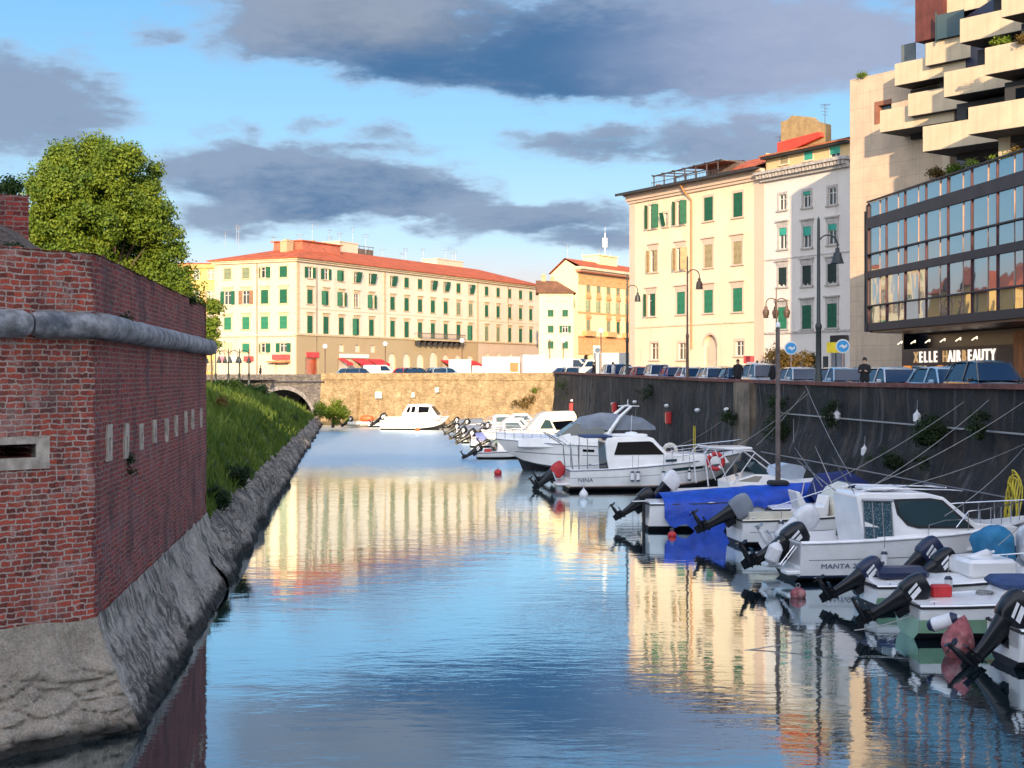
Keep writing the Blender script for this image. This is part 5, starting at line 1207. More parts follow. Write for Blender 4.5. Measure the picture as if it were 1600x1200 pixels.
b=MB(); b.box(xs_[2],xs_[3],-.02,.2,zS,zE(.6)); b.build('shop_door',mat('brown_door',(.13,.04,.03),.4),ee,(sp.x,sp.y,0),rG)
for i0 in (1,4,6,8): b=MB(); b.box(xs_[i0],xs_[i0+1],.02,.06,zS+.3,zE(.6)); b.build('shop_window',MIR,ee,(sp.x,sp.y,0),rG)
LET=emis('warm_white_letters',(1,.86,.74),.75); LETB=emis('amber_letters',(.75,.45,.2),.35)
cw=SL/16.2*.86
full='XELLE HAIRBEAUTY'; x_=1.5; zl=zE(.80); x_end=uS0-u_of(1560,VS); x_=uS0-u_of(1431,VS); cell=(x_end-x_)/15.0
wd={'I':.55,' ':.9}; tot=sum(wd.get(ch,1.0) for ch in full); un=(x_end-x_)/tot
for ch in full:
    wv=wd.get(ch,1.0)*un
    if ch!=' ':
        text(fas,ch,.92,(x_+wv*.5,-.13,zl),(R(90),0,0),LETB if (ch in 'XB' or ch=='H') else LET,.04,'sign_letter',sx=1.02,bold=.012)
    x_+=wv
WLM=emis('warm_lamp',(1,.85,.6),1.2)
for k,px in enumerate((1423,1444,1467,1491,1516,1542)):
    x=uS0-u_of(px,VS); b=MB(); b.tube([(x-.32,-.7,zE(1.92)),(x,-.55,zE(2.1)),(x+.32,-.7,zE(1.98))],.035,5); b.build('fascia_light',WLM,fas)
# planting on the terraces
def planter_plant(px,py,w_,h_,Y,mt,lab,seed,size=.12,n=500):
    return shrub(px,py,w_,h_,Y,n,size,mt,lab,seed,'potted_plant','plant',trunk=False,nb=5)
planter_plant(1466,271,32,22,86,MT['leafrust'],'spiky yellowish plant at the left end of the terrace above the glass front',61,.16,900)
planter_plant(1492,268,30,20,83,MT['leaf'],'spiky green plant second from the left end of the terrace above the glass front',62,.16,900)
planter_plant(1518,257,26,16,79,MT['leafdark'],'dark green plant beside the lit pier on the terrace above the glass front',63)
planter_plant(1565,246,34,12,74,MT['leaf'],'low green plant behind the glass balustrade right of the second pier',64)
planter_plant(1592,238,22,16,72,MT['leafrust'],'yellow green plant on the terrace at the right edge of the photo',65)
planter_plant(1478,42,16,26,91,MT['leaf'],'tall green climber behind the glass screen by the red brown tower',66)
planter_plant(1562,66,34,14,77,MT['leaf'],'green trailing plant on the upper right balcony',67)
planter_plant(1597,60,16,14,75,emis('x',(0,0,0),0) if False else MT['leafrust'],'reddish flowering plant on the upper right balcony at the photo edge',68)
planter_plant(1352,118,24,8,99,MT['leaf'],'low green weeds on top of the tall concrete end wall',69)
# ---- unseen blocks added behind the viewpoint to keep evening sun off the near canal
def sun_blocker(x0,x1,y0,y1,h,lab,seed):
    r_=thing('apartment_block',lab,'building',(x1,y1,0),math.pi)
    L_=x1-x0; hb=[(2.5+4*k,3.8+4*k,z,z+1.9) for k in range(int((L_-3)/4)) for z in [6+3.8*q for q in range(int((h-9)/3.8))]]
    # street side looks towards the canal
    holewall(L_,h,hb,y=0).build('front_wall',YC if seed%2 else CREAMW,r_)
    MB().box(.05,L_-.05,.35,y1-y0,-.5,h).build('core',CREAMW,r_); MB().box(-.5,L_+.5,-.6,y1-y0+.4,h,h+.4).build('roof',TERRA,r_)
    for q in hb: window(r_,(q[0]+q[1])/2,q[2],q[1]-q[0],q[3]-q[2],'closed' if (q[0]*7+q[2])%3<2 else 'glass',TRIM,head=False)
sun_blocker(3,9.6,-96,-70,HR+17.6,'slender unseen block added behind the viewpoint to shade the far quay wall',3)
sun_blocker(9.7,95,-96,-70,HR+10.6,'tall unseen block added behind the viewpoint on the right to shade the boats',1)
sun_blocker(-90,2.9,-96,-70,HL+10.6,'lower unseen block added behind the viewpoint on the left to shade the bastion',2)
# ------------------------------------------------------------------ boats
def hull_fn(L,B,fs,fb,rake=.9,draft=.28,tum=.97,chz=.16,pw=2.4,bl=.86):
    def hb(t): return B/2*((bl+(1-bl)*min(1,t/.4)) if t<.42 else max(0.012,(1-max(0,(t-.42)/.58)**pw)))
    def sh(t): return fs+(fb-fs)*max(0,t)**1.7
    def pt(t,k):
        """k 0 keel, 1 chine, 2 knuckle, 3 sheer (half breadth, height, fore-aft shift)"""
        b=hb(t); s=sh(t); r=rake*max(0,(t-.55)/.45)**2
        if k==0: return (0.0,-draft*(1-max(0,(t-.5)/.5)**3),-r*1.0)
        if k==1: return (b*.84*(1-.45*max(0,(t-.5)/.5)**2),chz+.35*(s-chz)*max(0,(t-.4)/.6)**2,-r*.8)
        if k==2: return (b*tum*(1-.18*max(0,(t-.5)/.5)),s*.62+.0,-r*.38)
        return (b,s,0.0)
    return hb,sh,pt
def make_hull(root,L,B,fs,fb,mt='white',bottom='antifoul',floor=.28,tc=.5,rake=.9,lower=None,strake='rubber',pw=2.4,bl=.86,camber=.08,openbow=False,deckm=None):
    hb,sh,pt=hull_fn(L,B,fs,fb,rake,pw=pw,bl=bl)
    ts=[i/22 for i in range(23)]
    def ring(t,ks):
        P=[]
        for k in ks: y,z,dx=pt(t,k); P.append((L*t+dx,y,z))
        return P
    def strip(ks,mtn,name,sharp=30,cap=True,zoff=0):
        w=MB(); rows=[]
        for t in ts:
            r_=ring(t,ks); rows.append([(x,-y,z+zoff) for x,y,z in reversed(r_)]+[(x,y,z+zoff) for x,y,z in (r_ if ks[0]!=0 else r_[1:])])
        n=len(rows[0]); half=len(ks)
        vs=[p for r_ in rows for p in r_]; fs_=[]
        for i in range(len(rows)-1):
            for k in range(n-1):
                if ks[0]!=0 and k==half-1: continue
                fs_.append((i*n+k,i*n+k+1,(i+1)*n+k+1,(i+1)*n+k))
        if cap: fs_.append(tuple(range(n)))
        w.add(vs,fs_,0,True); return w.build(name,mtn,root,sharp=sharp)
    strip([0,1],MT[bottom],'hull_bottom')
    if lower: 
        strip([1,2],MT[lower],'lower_hull'); h=strip([2,3],MT[mt],'hull')
    else: h=strip([1,2,3],MT[mt],'hull',45)
    # gunwale, inner side and floor
    g=MB(); rows=[]
    for t in ts+[tc,tc+.001]: pass
    tt=sorted(set([round(t,4) for t in ts if abs(t-tc)>.02]+[tc,tc+.004]))
    for t in tt:
        b,s=hb(t),sh(t); gw=min(.15,b*.5)
        cockpit=t<=tc or openbow and t<.86
        zi=floor if cockpit else s+camber*.4; zc=floor if cockpit else s+camber*(1+.5*(1-t))
        x=L*t
        half=[(x,b,s),(x,b-gw*.3,s+.03),(x,b-gw,s+.03),(x,max(b-gw-.02,.0),zi),(x,0,zc)]
        rows.append([(p[0],-p[1],p[2]) for p in half]+[p for p in reversed(half[:-1])])
    n=len(rows[0]); vs=[p for r_ in rows for p in r_]; fs_=[(i*n+k,i*n+k+1,(i+1)*n+k+1,(i+1)*n+k) for i in range(len(rows)-1) for k in range(n-1)]
    fs_.append(tuple(range(n)))
    g.add(vs,fs_,0,True); g.build('deck',MT[deckm or mt],root,sharp=28)
    # transom inner wall
    g=MB(); b=hb(0); g.box(.0,.12,-b+.12,b-.12,floor,fs-.08); g.build('transom',MT[mt],root)
    st=MB()
    for sg in (-1,1): st.tube([(L*t,sg*(hb(t)+.015),sh(t)-.02) for t in ts],.028,5)
    st.tube([(-.01,-hb(0),fs-.02),(-.01,hb(0),fs-.02)],.028,5); st.build('rubbing_strake',MT[strake],root)
    return hb,sh,pt
def stripe(root,fn,L,k0,k1,f0,f1,t0,t1,mtn,off=.008,name='hull_stripe'):
    hb,sh,pt=fn
    for sg in (-1,1):
        w=MB(); rows=[]
        for i in range(15):
            t=t0+(t1-t0)*i/14; a=pt(t,k0); c_=pt(t,k1)
            def q(f): return (L*t+a[2]+(c_[2]-a[2])*f, sg*(a[0]+(c_[0]-a[0])*f+off), a[1]+(c_[1]-a[1])*f)
            rows.append([q(f0),q(f1)])
        w.loft(rows,closed=False,cap=False); w.build(name,mtn,root)
def cabin(root,prof,w0,w1,zlo,zhi,mt,name='cabin',front_taper=0.0):
    """prof: side outline in x,z; half width w0 at zlo narrowing to w1 at zhi"""
    def wd(x,z): return w0+(w1-w0)*min(1,max(0,(z-zlo)/(zhi-zlo)))-front_taper*max(0,x)
    b=MB(); n=len(prof); vs=[(x,-wd(x,z),z) for x,z in prof]+[(x,wd(x,z),z) for x,z in prof]
    b.add(vs,[tuple(range(n)),tuple(reversed(range(n,2*n)))]+[(k,k+n,(k+1)%n+n,(k+1)%n) for k in range(n)]); o=b.build(name,mt,root)
    bv=o.modifiers.new('bevel','BEVEL'); bv.width=.04; bv.segments=2; bv.limit_method='ANGLE'; bv.angle_limit=R(25)
    return wd,o
def sidewin(par,wd,poly,mt,off=.012,name='window',both=True):
    b=MB()
    for sg in ((-1,1) if both else (-1,)):
        n=len(poly); vs=[(x,sg*(wd(x,z)+off),z) for x,z in poly]; vs2=[(x,sg*(wd(x,z)-.03),z) for x,z in poly]
        bb=MB(); bb.add(vs+vs2,[tuple(range(n)),tuple(reversed(range(n,2*n)))]+[(k,k+n,(k+1)%n+n,(k+1)%n) for k in range(n)]); bb.build(name,mt,par)
def endwin(par,wd,x0,z0,x1,z1,mt,inset=.12,off=.015,name='windscreen'):
    """pane across the cabin between two profile points"""
    d=Vector((x1-x0,0,z1-z0)).normalized(); n=Vector((d.z,0,-d.x))
    if n.x*(1 if x0+x1>0 else 1)<0 and False: n=-n
    a=wd(x0,z0)-inset; c_=wd(x1,z1)-inset; P=[Vector((x0,-a,z0)),Vector((x0,a,z0)),Vector((x1,c_,z1)),Vector((x1,-c_,z1))]
    b=MB(); b.add([p+n*off for p in P]+[p-n*off for p in P],[(0,1,2,3),(7,6,5,4),(0,4,5,1),(1,5,6,2),(2,6,7,3),(3,7,4,0)]); return b.build(name,mt,par)
def rail(root,pts,h,r=.016,post_every=1,mid=False,name='guard_rail'):
    b=MB(); top=[Vector(p)+Vector((0,0,h)) for p in pts]; b.tube([pts[0]]+top+[pts[-1]],r,6)
    for i in range(post_every,len(pts)-1,post_every): b.tube([pts[i],top[i]],r*.85,5)
    if mid: b.tube([Vector(p)+Vector((0,0,h*.5)) for p in pts],r*.6,4)
    return b.build(name,MT['steel'],root)
def railalong(root,fn,L,t0,t1,h,n=7,inset=.08,mid=False,both=True,r=.016,rise=0,wrap=True):
    hb,sh,pt=fn; A=[];Bp=[]
    for i in range(n):
        t=t0+(t1-t0)*i/(n-1); A.append((L*t,hb(t)-inset if hb(t)>inset else .02,sh(t)+.03)); Bp.append((L*t,-(hb(t)-inset) if hb(t)>inset else -.02,sh(t)+.03))
    pts=A+list(reversed(Bp)) if wrap else A
    b=MB(); top=[Vector(p)+Vector((0.0,0,h*(1 if 0<i<len(pts)-1 else .25))) for i,p in enumerate(pts)]
    b.tube(top,r,6)
    for i in range(1,len(pts)-1): b.tube([pts[i],top[i]],r*.85,5)
    if mid: b.tube([Vector(p)+Vector((0,0,h*.5)) for p in pts[1:-1]],r*.6,4)
    b.build('guard_rail',MT['steel'],root)
def outboard(root,loc,tilt=55,sc=1.0,cowl='black',yaw=0,stripes=True,leg='black',fenderball=False,band=True):
    """engine hung on the transom; leg swung up and back by tilt degrees"""
    M=Matrix.Translation(Vector(loc))@Matrix.Rotation(R(yaw),4,'Z')@Matrix.Rotation(R(tilt),4,'Y')@Matrix.Scale(sc,4)
    # local: z up along the leg, -x astern
    b=MB(); b.M=M
    def rr(z,x0,x1,w,k=8,p=2.6):
        out=[]
        for q in range(16):
            a=2*math.pi*q/16; c_,s_=math.cos(a),math.sin(a); c_=math.copysign(abs(c_)**(2/p),c_); s_=math.copysign(abs(s_)**(2/p),s_); out.append(((x0+x1)/2+(x1-x0)/2*c_,w*s_,z))
        return out
    b.loft([rr(.14,-.38,.10,.17),rr(.02,-.36,.06,.16),rr(-.12,-.33,.02,.125),rr(-.35,-.30,-.02,.10),rr(-.60,-.28,-.05,.075),rr(-.70,-.34,-.02,.06)])
    b.box(-.46,-.02,-.12,.12,-.66,-.64)
    b.box(.0,.16,-.13,.13,-.22,.06)     # clamp bracket
    o=b.build('outboard_motor',MT[leg],root)
    b=MB(); b.M=M; b.loft([rr(.13,-.40,.13,.185,p=3.4),rr(.20,-.44,.19,.21,p=3.6),rr(.44,-.47,.18,.205,p=3.8),rr(.60,-.45,.10,.185,p=3.6),rr(.68,-.40,.02,.15,p=3.2),rr(.705,-.34,-.06,.09,p=3)]); b.build('cowling',MT[cowl],o)
    if stripes:
        for sg in (-1,1):
            for x0,w_ in ((-.24,.06),(-.14,.10)):
                b=MB(); b.M=M; b.add([(x0,sg*.214,.22),(x0+w_,sg*.214,.22),(x0+w_-.08,sg*.210,.48),(x0-.08,sg*.210,.48)],[(0,1,2,3)]); b.build('decal',MT['whiteplastic'],o,fix=False)
    b=MB(); b.M=M; b.lathe([(.0,-.52),(.035,-.46),(.06,-.3),(.065,-.12),(.05,.05),(.0,.16)],12,(-.18,0,-.82),0,'x')
    b.add([(-.36,-.008,-.7),(-.06,-.008,-.7),(-.1,-.008,-1.02),(-.3,-.008,-1.02),(-.36,.008,-.7),(-.06,.008,-.7),(-.1,.008,-1.02),(-.3,.008,-1.02)],[(0,1,2,3),(7,6,5,4),(0,4,5,1),(1,5,6,2),(2,6,7,3),(3,7,4,0)]); b.build('gearcase',MT[leg],o)
    b=MB(); b.M=M
    for k in range(3):
        a=2*math.pi*k/3; ca,sa=math.cos(a),math.sin(a); P=[(.03,-.02),(.10,-.075),(.165,-.05),(.17,.03),(.11,.07),(.03,.03)]
        vs=[(-.66+ (q*.35),r_*ca-q*sa,-.82+r_*sa+q*ca) for r_,q in P]; b.add(vs+[(x-.012,y,z) for x,y,z in vs],[tuple(range(6)),tuple(reversed(range(6,12)))])
    b.lathe([(.0,-.72),(.04,-.7),(.045,-.56)],8,(0,0,-.82),0,'x'); b.build('propeller',MT['alu'] if leg!='black' else MT['black'],o,fix=False)
    return o
def fender_shape(L_,r): return [(0,-L_/2),(r*.5,-L_/2+.02),(r,-L_/2+r*.7),(r,L_/2-r*.7),(r*.5,L_/2-.02),(.03,L_/2+.02),(.03,L_/2+.08)]
def fender(label,loc,L_=.55,r=.11,rot=(0,0,0),mt='whiteplastic',capm='navy',rope=.5,group='fenders hanging along the boat sides'):
    t_=tag(link('fender',None,None,loc,0,rot),label,'fender',group)
    b=MB(); b.lathe(fender_shape(L_,r),14); b.build('body',MT[mt],t_)
    if capm:
        b=MB(); b.lathe([(r*.0,-L_/2-.01),(r*.55,-L_/2+.0),(r+.004,-L_/2+r*.75),(r+.004,-L_/2+r*.8)],14); b.build('end_cap',MT[capm],t_); b=MB(); b.lathe([(r+.004,L_/2-r*.8),(r+.004,L_/2-r*.7),(r*.55,L_/2),(0,L_/2+.01)],14); b.build('end_cap',MT[capm],t_)
    if rope:
        b=MB(); b.tube([(0,0,L_/2),(0.02,0,L_/2+rope)],.012,5); b.build('lanyard',MT['rope'],t_)
    return t_
def buoy(label,loc,r=.16,mt='pinkbuoy',rot=(0,0,0),cone=False):
    t_=tag(link('mooring_buoy',None,None,loc,0,rot),label,'buoy')
    b=MB()
    if cone: b.lathe([(0,-r*1.75),(r*.18,-r*1.6),(r*.55,-r*1.1),(r*.93,-r*.35),(r*1.0,0),(r*.96,r*.35),(r*.7,r*.8),(r*.35,r*1.15),(r*.12,r*1.45),(r*.10,r*1.75),(0,r*1.8)],22)
    else: b.lathe([(r*math.sin(math.pi*k/10),-r*.85*math.cos(math.pi*k/10)) for k in range(11)],18)
    b.build('float',MT[mt],t_)
    b=MB(); z=r*1.75 if cone else r*.85
    b.tube([(.05*math.cos(a),0,z+.05+.05*math.sin(a)) for a in [2*math.pi*k/10 for k in range(10)]],.012,5,closed=True); b.build('eye',MT['alu'],t_)
    return t_
def rope_between(p,q,sag=.3,r=.013,label='',mt='rope',name='mooring_rope',cat='rope',group=None):
    p,q=Vector(p),Vector(q); pts=[p.lerp(q,k/12)+Vector((0,0,-sag*4*(k/12)*(1-k/12))) for k in range(13)]
    b=MB(); b.tube([x-p for x in pts],r,5); return tag(b.build(name,MT[mt],None,p),label,cat,group)
AX=CA  # boats lie square to the quay: local x points from stern to the wall
def bloc(px,py,v=None):
    Y=EYE*F/(py-HY); return Vector(((px-HX)/F*Y,Y,0))
def boat(name,label,cat,loc,rz=0): return thing(name,label,cat,loc,AX+rz)

# 8. pilothouse boat, nearest of the big ones
L=7.0;B=2.55; r8=boat('pilothouse_boat','white pilothouse motorboat with a curtained cabin door and blue lettering on its side','motorboat',bloc(1230,903),R(2))
fn8=make_hull(r8,L,B,1.08,1.5,floor=.45,tc=.30,rake=1.0,camber=.12,strake='whiteplastic',pw=2.8,bl=.92)
stripe(r8,fn8,L,1,2,.86,.90,.03,.9,MT['alu'],.006,'knuckle_line')
stripe(r8,fn8,L,1,2,-.05,.06,0,.8,MT['navy'],.008,'boot_stripe')
prof=[(1.9,.5),(1.72,1.5),(1.62,2.28),(1.75,2.36),(3.6,2.34),(4.1,2.22),(4.95,1.52),(6.1,1.42),(6.3,1.3),(6.2,.9)]
wd8,c8=cabin(r8,prof,1.06,.84,1.2,2.35,MT['white'])
sidewin(c8,wd8,[(2.75,2.12),(2.82,1.8),(3.05,1.55),(3.3,1.47),(4.72,1.45),(4.0,2.08),(3.7,2.14)],MT['tint'],.014)
sidewin(c8,wd8,[(2.66,2.18),(2.74,1.78),(3.0,1.48),(3.3,1.40),(4.9,1.38),(4.06,2.14),(3.7,2.2)],MT['rubber'],.006,'window_seal')
endwin(c8,wd8,4.2,2.1,4.85,1.58,MT['tint'],.14)
# sliding door with patterned curtain seen on the near side
m,t,b_,tcx=newmat('curtain_pattern'); vv=t.node('ShaderNodeTexVoronoi'); t.set(vv.inputs['Vector'],tcx.outputs['Object']); vv.inputs['Scale'].default_value=22
t.set(b_.inputs['Base Color'],t.mix(t.ramp(vv.outputs['Distance'],.2,.5),c4((.16,.24,.27)),c4((.02,.06,.09)))); b_.inputs['Roughness'].default_value=.25; b_.inputs['Coat Weight'].default_value=.6
sidewin(c8,wd8,[(1.80,2.14),(1.78,1.02),(2.2,.98),(2.42,1.02),(2.56,1.15),(2.58,2.12)],m,.016,'door')
b=MB()
for x in (1.79,2.05,2.32,2.58): b.tube([(x,-wd8(x,1.05)-.03,1.02 if x<2.4 else 1.15),(x,-wd8(x,2.13)-.03,2.15)],.017,5)
b.tube([(1.77,-wd8(1.8,2.15)-.04,2.17),(2.62,-wd8(2.6,2.13)-.04,2.15)],.045,8); b.build('door_frame',MT['alu'],c8)
b=MB(); 
for sg in (-1,1): b.tube([(1.8,sg*.72,2.4),(2.2,sg*.72,2.47),(4.3,sg*.66,2.4),(4.8,sg*.5,2.36)],.018,6)
for x in (2.2,3.2,4.2): b.tube([(x,-.7,2.46),(x,.7,2.46)],.014,5)
b.build('roof_rack',MT['steel'],r8)
b=MB(); b.bbox(2.1,3.1,-.5,.5,2.38,2.47,.03); b.build('roof_hatch',MT['whiteplastic'],r8)
railalong(r8,fn8,L,.62,.995,.52,8,.1,False)
b=MB(); b.tube([(-.55,-.35,1.95),(1.1,-.6,2.5)],.016,5)
for (x,y,z,x2,y2,z2) in ((1.6,.6,2.3,.55,.75,3.15),(1.7,-.6,2.3,1.0,-.75,3.3)): b.tube([(x,y,z),(x2,y2,z2)],[.02,.008],5)
b.build('fishing_rod_holder',MT['steel'],r8)
outboard(r8,(-.1,0,.72),62,1.2,'black',yaw=4)
for y in (-.75,.75): b=MB(); b.tube([(-.02,y-.12,.95),(-.42,y-.12,.45),(-.42,y+.12,.45),(-.02,y+.12,.95)],.016,5); b.tube([(-.25,y-.12,.66),(-.25,y+.12,.66)],.014,5); b.build('boarding_ladder',MT['steel'],r8)
b=MB(); b.bbox(-.38,0,-1.1,-.55,.22,.34,.03); b.bbox(-.38,0,.55,1.1,.22,.34,.03); b.build('swim_platform',MT['white'],r8)
NAVYL=mat('blue_decal',(.03,.06,.16),.5)
def hulltext(root,fn,L,s,size,t,f,rz=0,k=1,mt=NAVYL,flip=False,sx=1.15):
    hb,sh,pt=fn; a=pt(t,k); c_=pt(t,k+1); y=a[0]+(c_[0]-a[0])*f; z=a[1]+(c_[1]-a[1])*f; th_=math.atan2(c_[0]-a[0],c_[1]-a[1])
    a2=pt(t+.06,k); c2=pt(t+.06,k+1); sl=math.atan2((a2[0]+(c2[0]-a2[0])*f)-y,L*.06)
    if not flip: text(root,s,size,(L*t,-(y+.022),z),Matrix.Rotation(-sl,3,'Z').to_4x4().__matmul__(Matrix.Rotation(R(90)+th_,4,'X')).to_euler(),mt,.002,'hull_lettering',sx=sx)
    else: text(root,s,size,(L*t,(y+.016),z),(R(90)+th_,0,math.pi),mt,.002,'hull_lettering',sx=sx)
hulltext(r8,fn8,L,'MANTA 215',.2,.165,.42)
b=MB(); b.tube([(3.5,-wd8(3.5,1.4)-.16,1.15),(3.55,-wd8(3.5,1.4)-.14,1.5),(4.0,-wd8(4,1.4)-.12,1.62),(5.2,-.85,1.62)],.014,5); b.tube([(3.5,-wd8(3.5,1.4)-.16,1.15),(3.52,-wd8(3.5,1)-.2,.7)],.012,5); b.build('side_handrail',MT['steel'],r8)
fender('white round fender hanging over the raised engine of the pilothouse boat',r8.matrix_world@Vector((-.75,-.34,.85)) if False else Vector(r8.location)+Matrix.Rotation(AX,3,'Z')@Vector((-.5,-.42,.72)),.62,.2,(R(8),R(20),0),'whiteplastic',None,0)

# 10. small white boat with pale green hull, nearest
L=5.2;B=2.0; r10=boat('open_boat','small white motorboat with a pale green lower hull and a rust streak','motorboat',bloc(1418,992),R(-3))
fn10=make_hull(r10,L,B,.72,1.0,floor=.35,tc=.0,rake=.8,lower=None,strake='rubber',camber=.05,bl=.84)
stripe(r10,fn10,L,1,2,.0,1.0,.0,.98,MT['green_hull'],.008,'green_band')
b=MB(); h_=fn10[2]; 
w=MB(); w.add([(-.012,-h_(0,1)[0],h_(0,1)[1]),(-.012,h_(0,1)[0],h_(0,1)[1]),(-.012,h_(0,2)[0],h_(0,2)[1]),(-.012,-h_(0,2)[0],h_(0,2)[1]),(-.012,0,h_(0,0)[1]+.02)],[(0,1,2,3),(0,4,1)]); w.build('green_transom',MT['green_hull'],r10)
stripe(r10,fn10,L,1,2,.72,.86,.26,.6,MT['stripe'],.014,'rust_streak')
b=MB(); b.bbox(.55,1.6,-.62,.62,.62,.76,.04); b.bbox(1.9,2.9,-.55,.55,.66,1.0,.06); b.build('bench',MT['white'],r10)
b=MB(); b.bbox(1.85,2.8,-.6,.6,1.0,1.22,.09); tb_=b.build('seat_cover',MT['bluecanvas'],r10)
b=MB(); b.add([(.9,-.45,.775),(1.5,-.45,.775),(1.5,.1,.775),(.9,.1,.775)],[(0,1,2,3)]); b.build('deck_hatch',mat('smoked_hatch',(.1,.11,.13),.25),r10)
outboard(r10,(-.1,.0,.62),58,1.0,'black',yaw=-6)
# 9. its neighbour: white deck, greenish hull
L=5.4;B=2.0; r9=boat('dayboat','white decked motorboat with a faded green waterline and a navy engine cover','motorboat',bloc(1352,948),R(1))
fn9=make_hull(r9,L,B,.58,.9,floor=.5,tc=.0,rake=.8,strake='rubber',bl=.8)
stripe(r9,fn9,L,1,2,0,.8,0,.98,MT['green_hull'],.006,'green_band')
b=MB(); b.bbox(2.3,3.5,-.7,.7,.7,1.15,.08); b.build('console',MT['white'],r9)
outboard(r9,(-.05,.2,.5),60,1.0,'navy',yaw=0)
outb=MB(); outb.bbox(.25,1.5,-.35,.3,.62,.95,.12); outb.build('folded_cover',MT['navy'],r9)
# 9a. boat behind with big tilted black engines
L=5.6;B=1.95; r9a=boat('fishing_boat','white fishing boat with two raised black engines between the green hull and the pilothouse boat','motorboat',bloc(1465,921) if False else Vector((1452-HX,F,0))*(36.6/F),R(0)); r9a.location=(652/F*36.4,36.4,0)
fn9a=make_hull(r9a,L,B,.62,.95,floor=.4,tc=.55,rake=.8)
outboard(r9a,(-.1,.25,.75),52,1.05,'navy',yaw=0); outboard(r9a,(-.05,-.45,.62),60,1.0,'black',yaw=3)
rail(r9a,[(.3,-.85,.7),(.9,-.88,.72),(1.6,-.9,.75),(2.4,-.9,.8)],.42)
b=MB(); b.bbox(.9,2.2,-.5,.5,.45,.9,.08); b.build('console',MT['white'],r9a)
# covers, fenders on the deck of that boat
def lump(root,c,d,mt,name,seed,n=14,amp=.18):
    w=MB(); vs=[];fs=[]
    for i in range(n+1):
        ph=math.pi*i/n
        for k in range(2*n):
            a=math.pi*k/n; v=Vector((math.sin(ph)*math.cos(a),math.sin(ph)*math.sin(a),-math.cos(ph))); f=1+amp*noise.noise(v*1.6+Vector((seed,0,0)))+amp*.5*abs(noise.noise(v*3.5+Vector((seed,2,0)))); 
            v=Vector([math.copysign(abs(q)**.8,q) for q in v]); vs.append((c[0]+v.x*d[0]*f,c[1]+v.y*d[1]*f,c[2]+v.z*d[2]*f))
    for i in range(n):
        for k in range(2*n): k2=(k+1)%(2*n); fs.append((i*2*n+k,i*2*n+k2,(i+1)*2*n+k2,(i+1)*2*n+k))
    w.add(vs,fs,0,True); return w.build(name,mt,root,sharp=55)
lump(r9a,(1.55,-.2,1.25),(.52,.45,.52),MT['teal'],'teal_engine_cover',3)
lump(r9a,(2.75,-.3,1.35),(.6,.45,.55),mat('white_wrap',(.62,.63,.66),.6,var=.25,ns=3,bump=.03,bs=6),'wrapped_console',6)
lump(r9a,(3.0,-.1,.9),(.7,.6,.45),MT['whiteplastic'],'cover_sheet',9)
fender('white cylindrical fender lying below the teal cover',Vector((722/F*35.6,35.5,1.1)),.85,.12,(0,R(72),R(8)),'whiteplastic',None,0)
fender('grey white fender with dark blue ends lying against the pale green hull',Vector((672/F*29.2,29.15,.62)),.62,.14,(R(12),R(68),R(-14)),'whiteplastic','navy',0)
# 11. nearest boat, cut by the frame
L=4.8; r11=boat('motorboat','white motorboat with a black tilted engine cut by the right edge of the photo','motorboat',(763/F*28.3,28.1,0),R(-2))
fn11=make_hull(r11,L,1.9,.75,1.0,floor=.4,tc=.5,rake=.7); outboard(r11,(.05,-.1,.6),40,1.1,'black')
# 7. low white boat behind the pilothouse boat
L=5.8; r7=boat('open_boat','low white open boat with a white raised engine behind the pilothouse boat','motorboat',Vector((448/F*42.6,42.6,0)),R(1))
fn7=make_hull(r7,L,2.1,.72,1.05,floor=.35,tc=.5,rake=.8); outboard(r7,(-.1,-.15,1.02),58,1.12,'whiteplastic',leg='whiteplastic',stripes=False)
b=MB(); b.bbox(.2,1.6,-.8,.8,.6,.78,.04); b.build('bench',MT['white'],r7)
# 6. boat with the big cream console
L=6.0;B=2.3; r6=boat('centre_console_boat','white boat with a rounded cream console, a moulded seat and a grey hooded engine','motorboat',bloc(1147,850),R(1))
fn6=make_hull(r6,L,B,.85,1.2,floor=.55,tc=.55,rake=.9,deckm='cream',bl=.9)
stripe(r6,fn6,L,1,2,.84,.89,.04,.9,MT['alu'],.006,'knuckle_line')
prof=[(3.15,.6),(3.05,1.35),(3.3,1.8),(3.75,2.0),(4.3,1.85),(4.9,1.2),(5.0,.8)]
wd6,c6=cabin(r6,prof,.85,.6,.8,2.0,MT['cream'],'console')
b=MB(); P=[(3.62,1.86),(3.75,2.02),(4.4,1.88),(5.0,1.22),(4.85,1.12),(4.2,1.72)]
b.prism(P,-.87,.87); b.build('blue_trim_band',MT['navy'],c6)
b=MB(); b.prism([(1.95,.85),(2.05,1.15),(1.9,1.75),(2.05,1.72),(2.3,1.28),(2.85,1.25),(2.95,1.6),(3.05,1.58),(3.02,1.0),(2.9,.85)],-.55,.35); so_=b.build('helm_seat',MT['white'],r6)
bv=so_.modifiers.new('bevel','BEVEL'); bv.width=.05; bv.segments=2; bv.limit_method='ANGLE'
b=MB(); b.box(.25,1.9,-.95,-.78,.88,1.12); b.build('locker',MT['cream'],r6)
outboard(r6,(-.12,-.1,.85),60,1.2,'cream' if False else 'canvas',yaw=-5,stripes=False)
b=MB(); b.tube([(2.2,-.2,1.5),(2.3,-.2,2.0),(2.6,-.2,2.05),(2.7,-.2,1.6)],.018,6); b.tube([(3.2,.6,1.8),(2.3,.8,3.1)],[.02,.008],5); b.tube([(3.4,.3,1.95),(2.7,-.1,3.2)],[.02,.008],5); b.build('rod_and_rail',MT['steel'],r6)
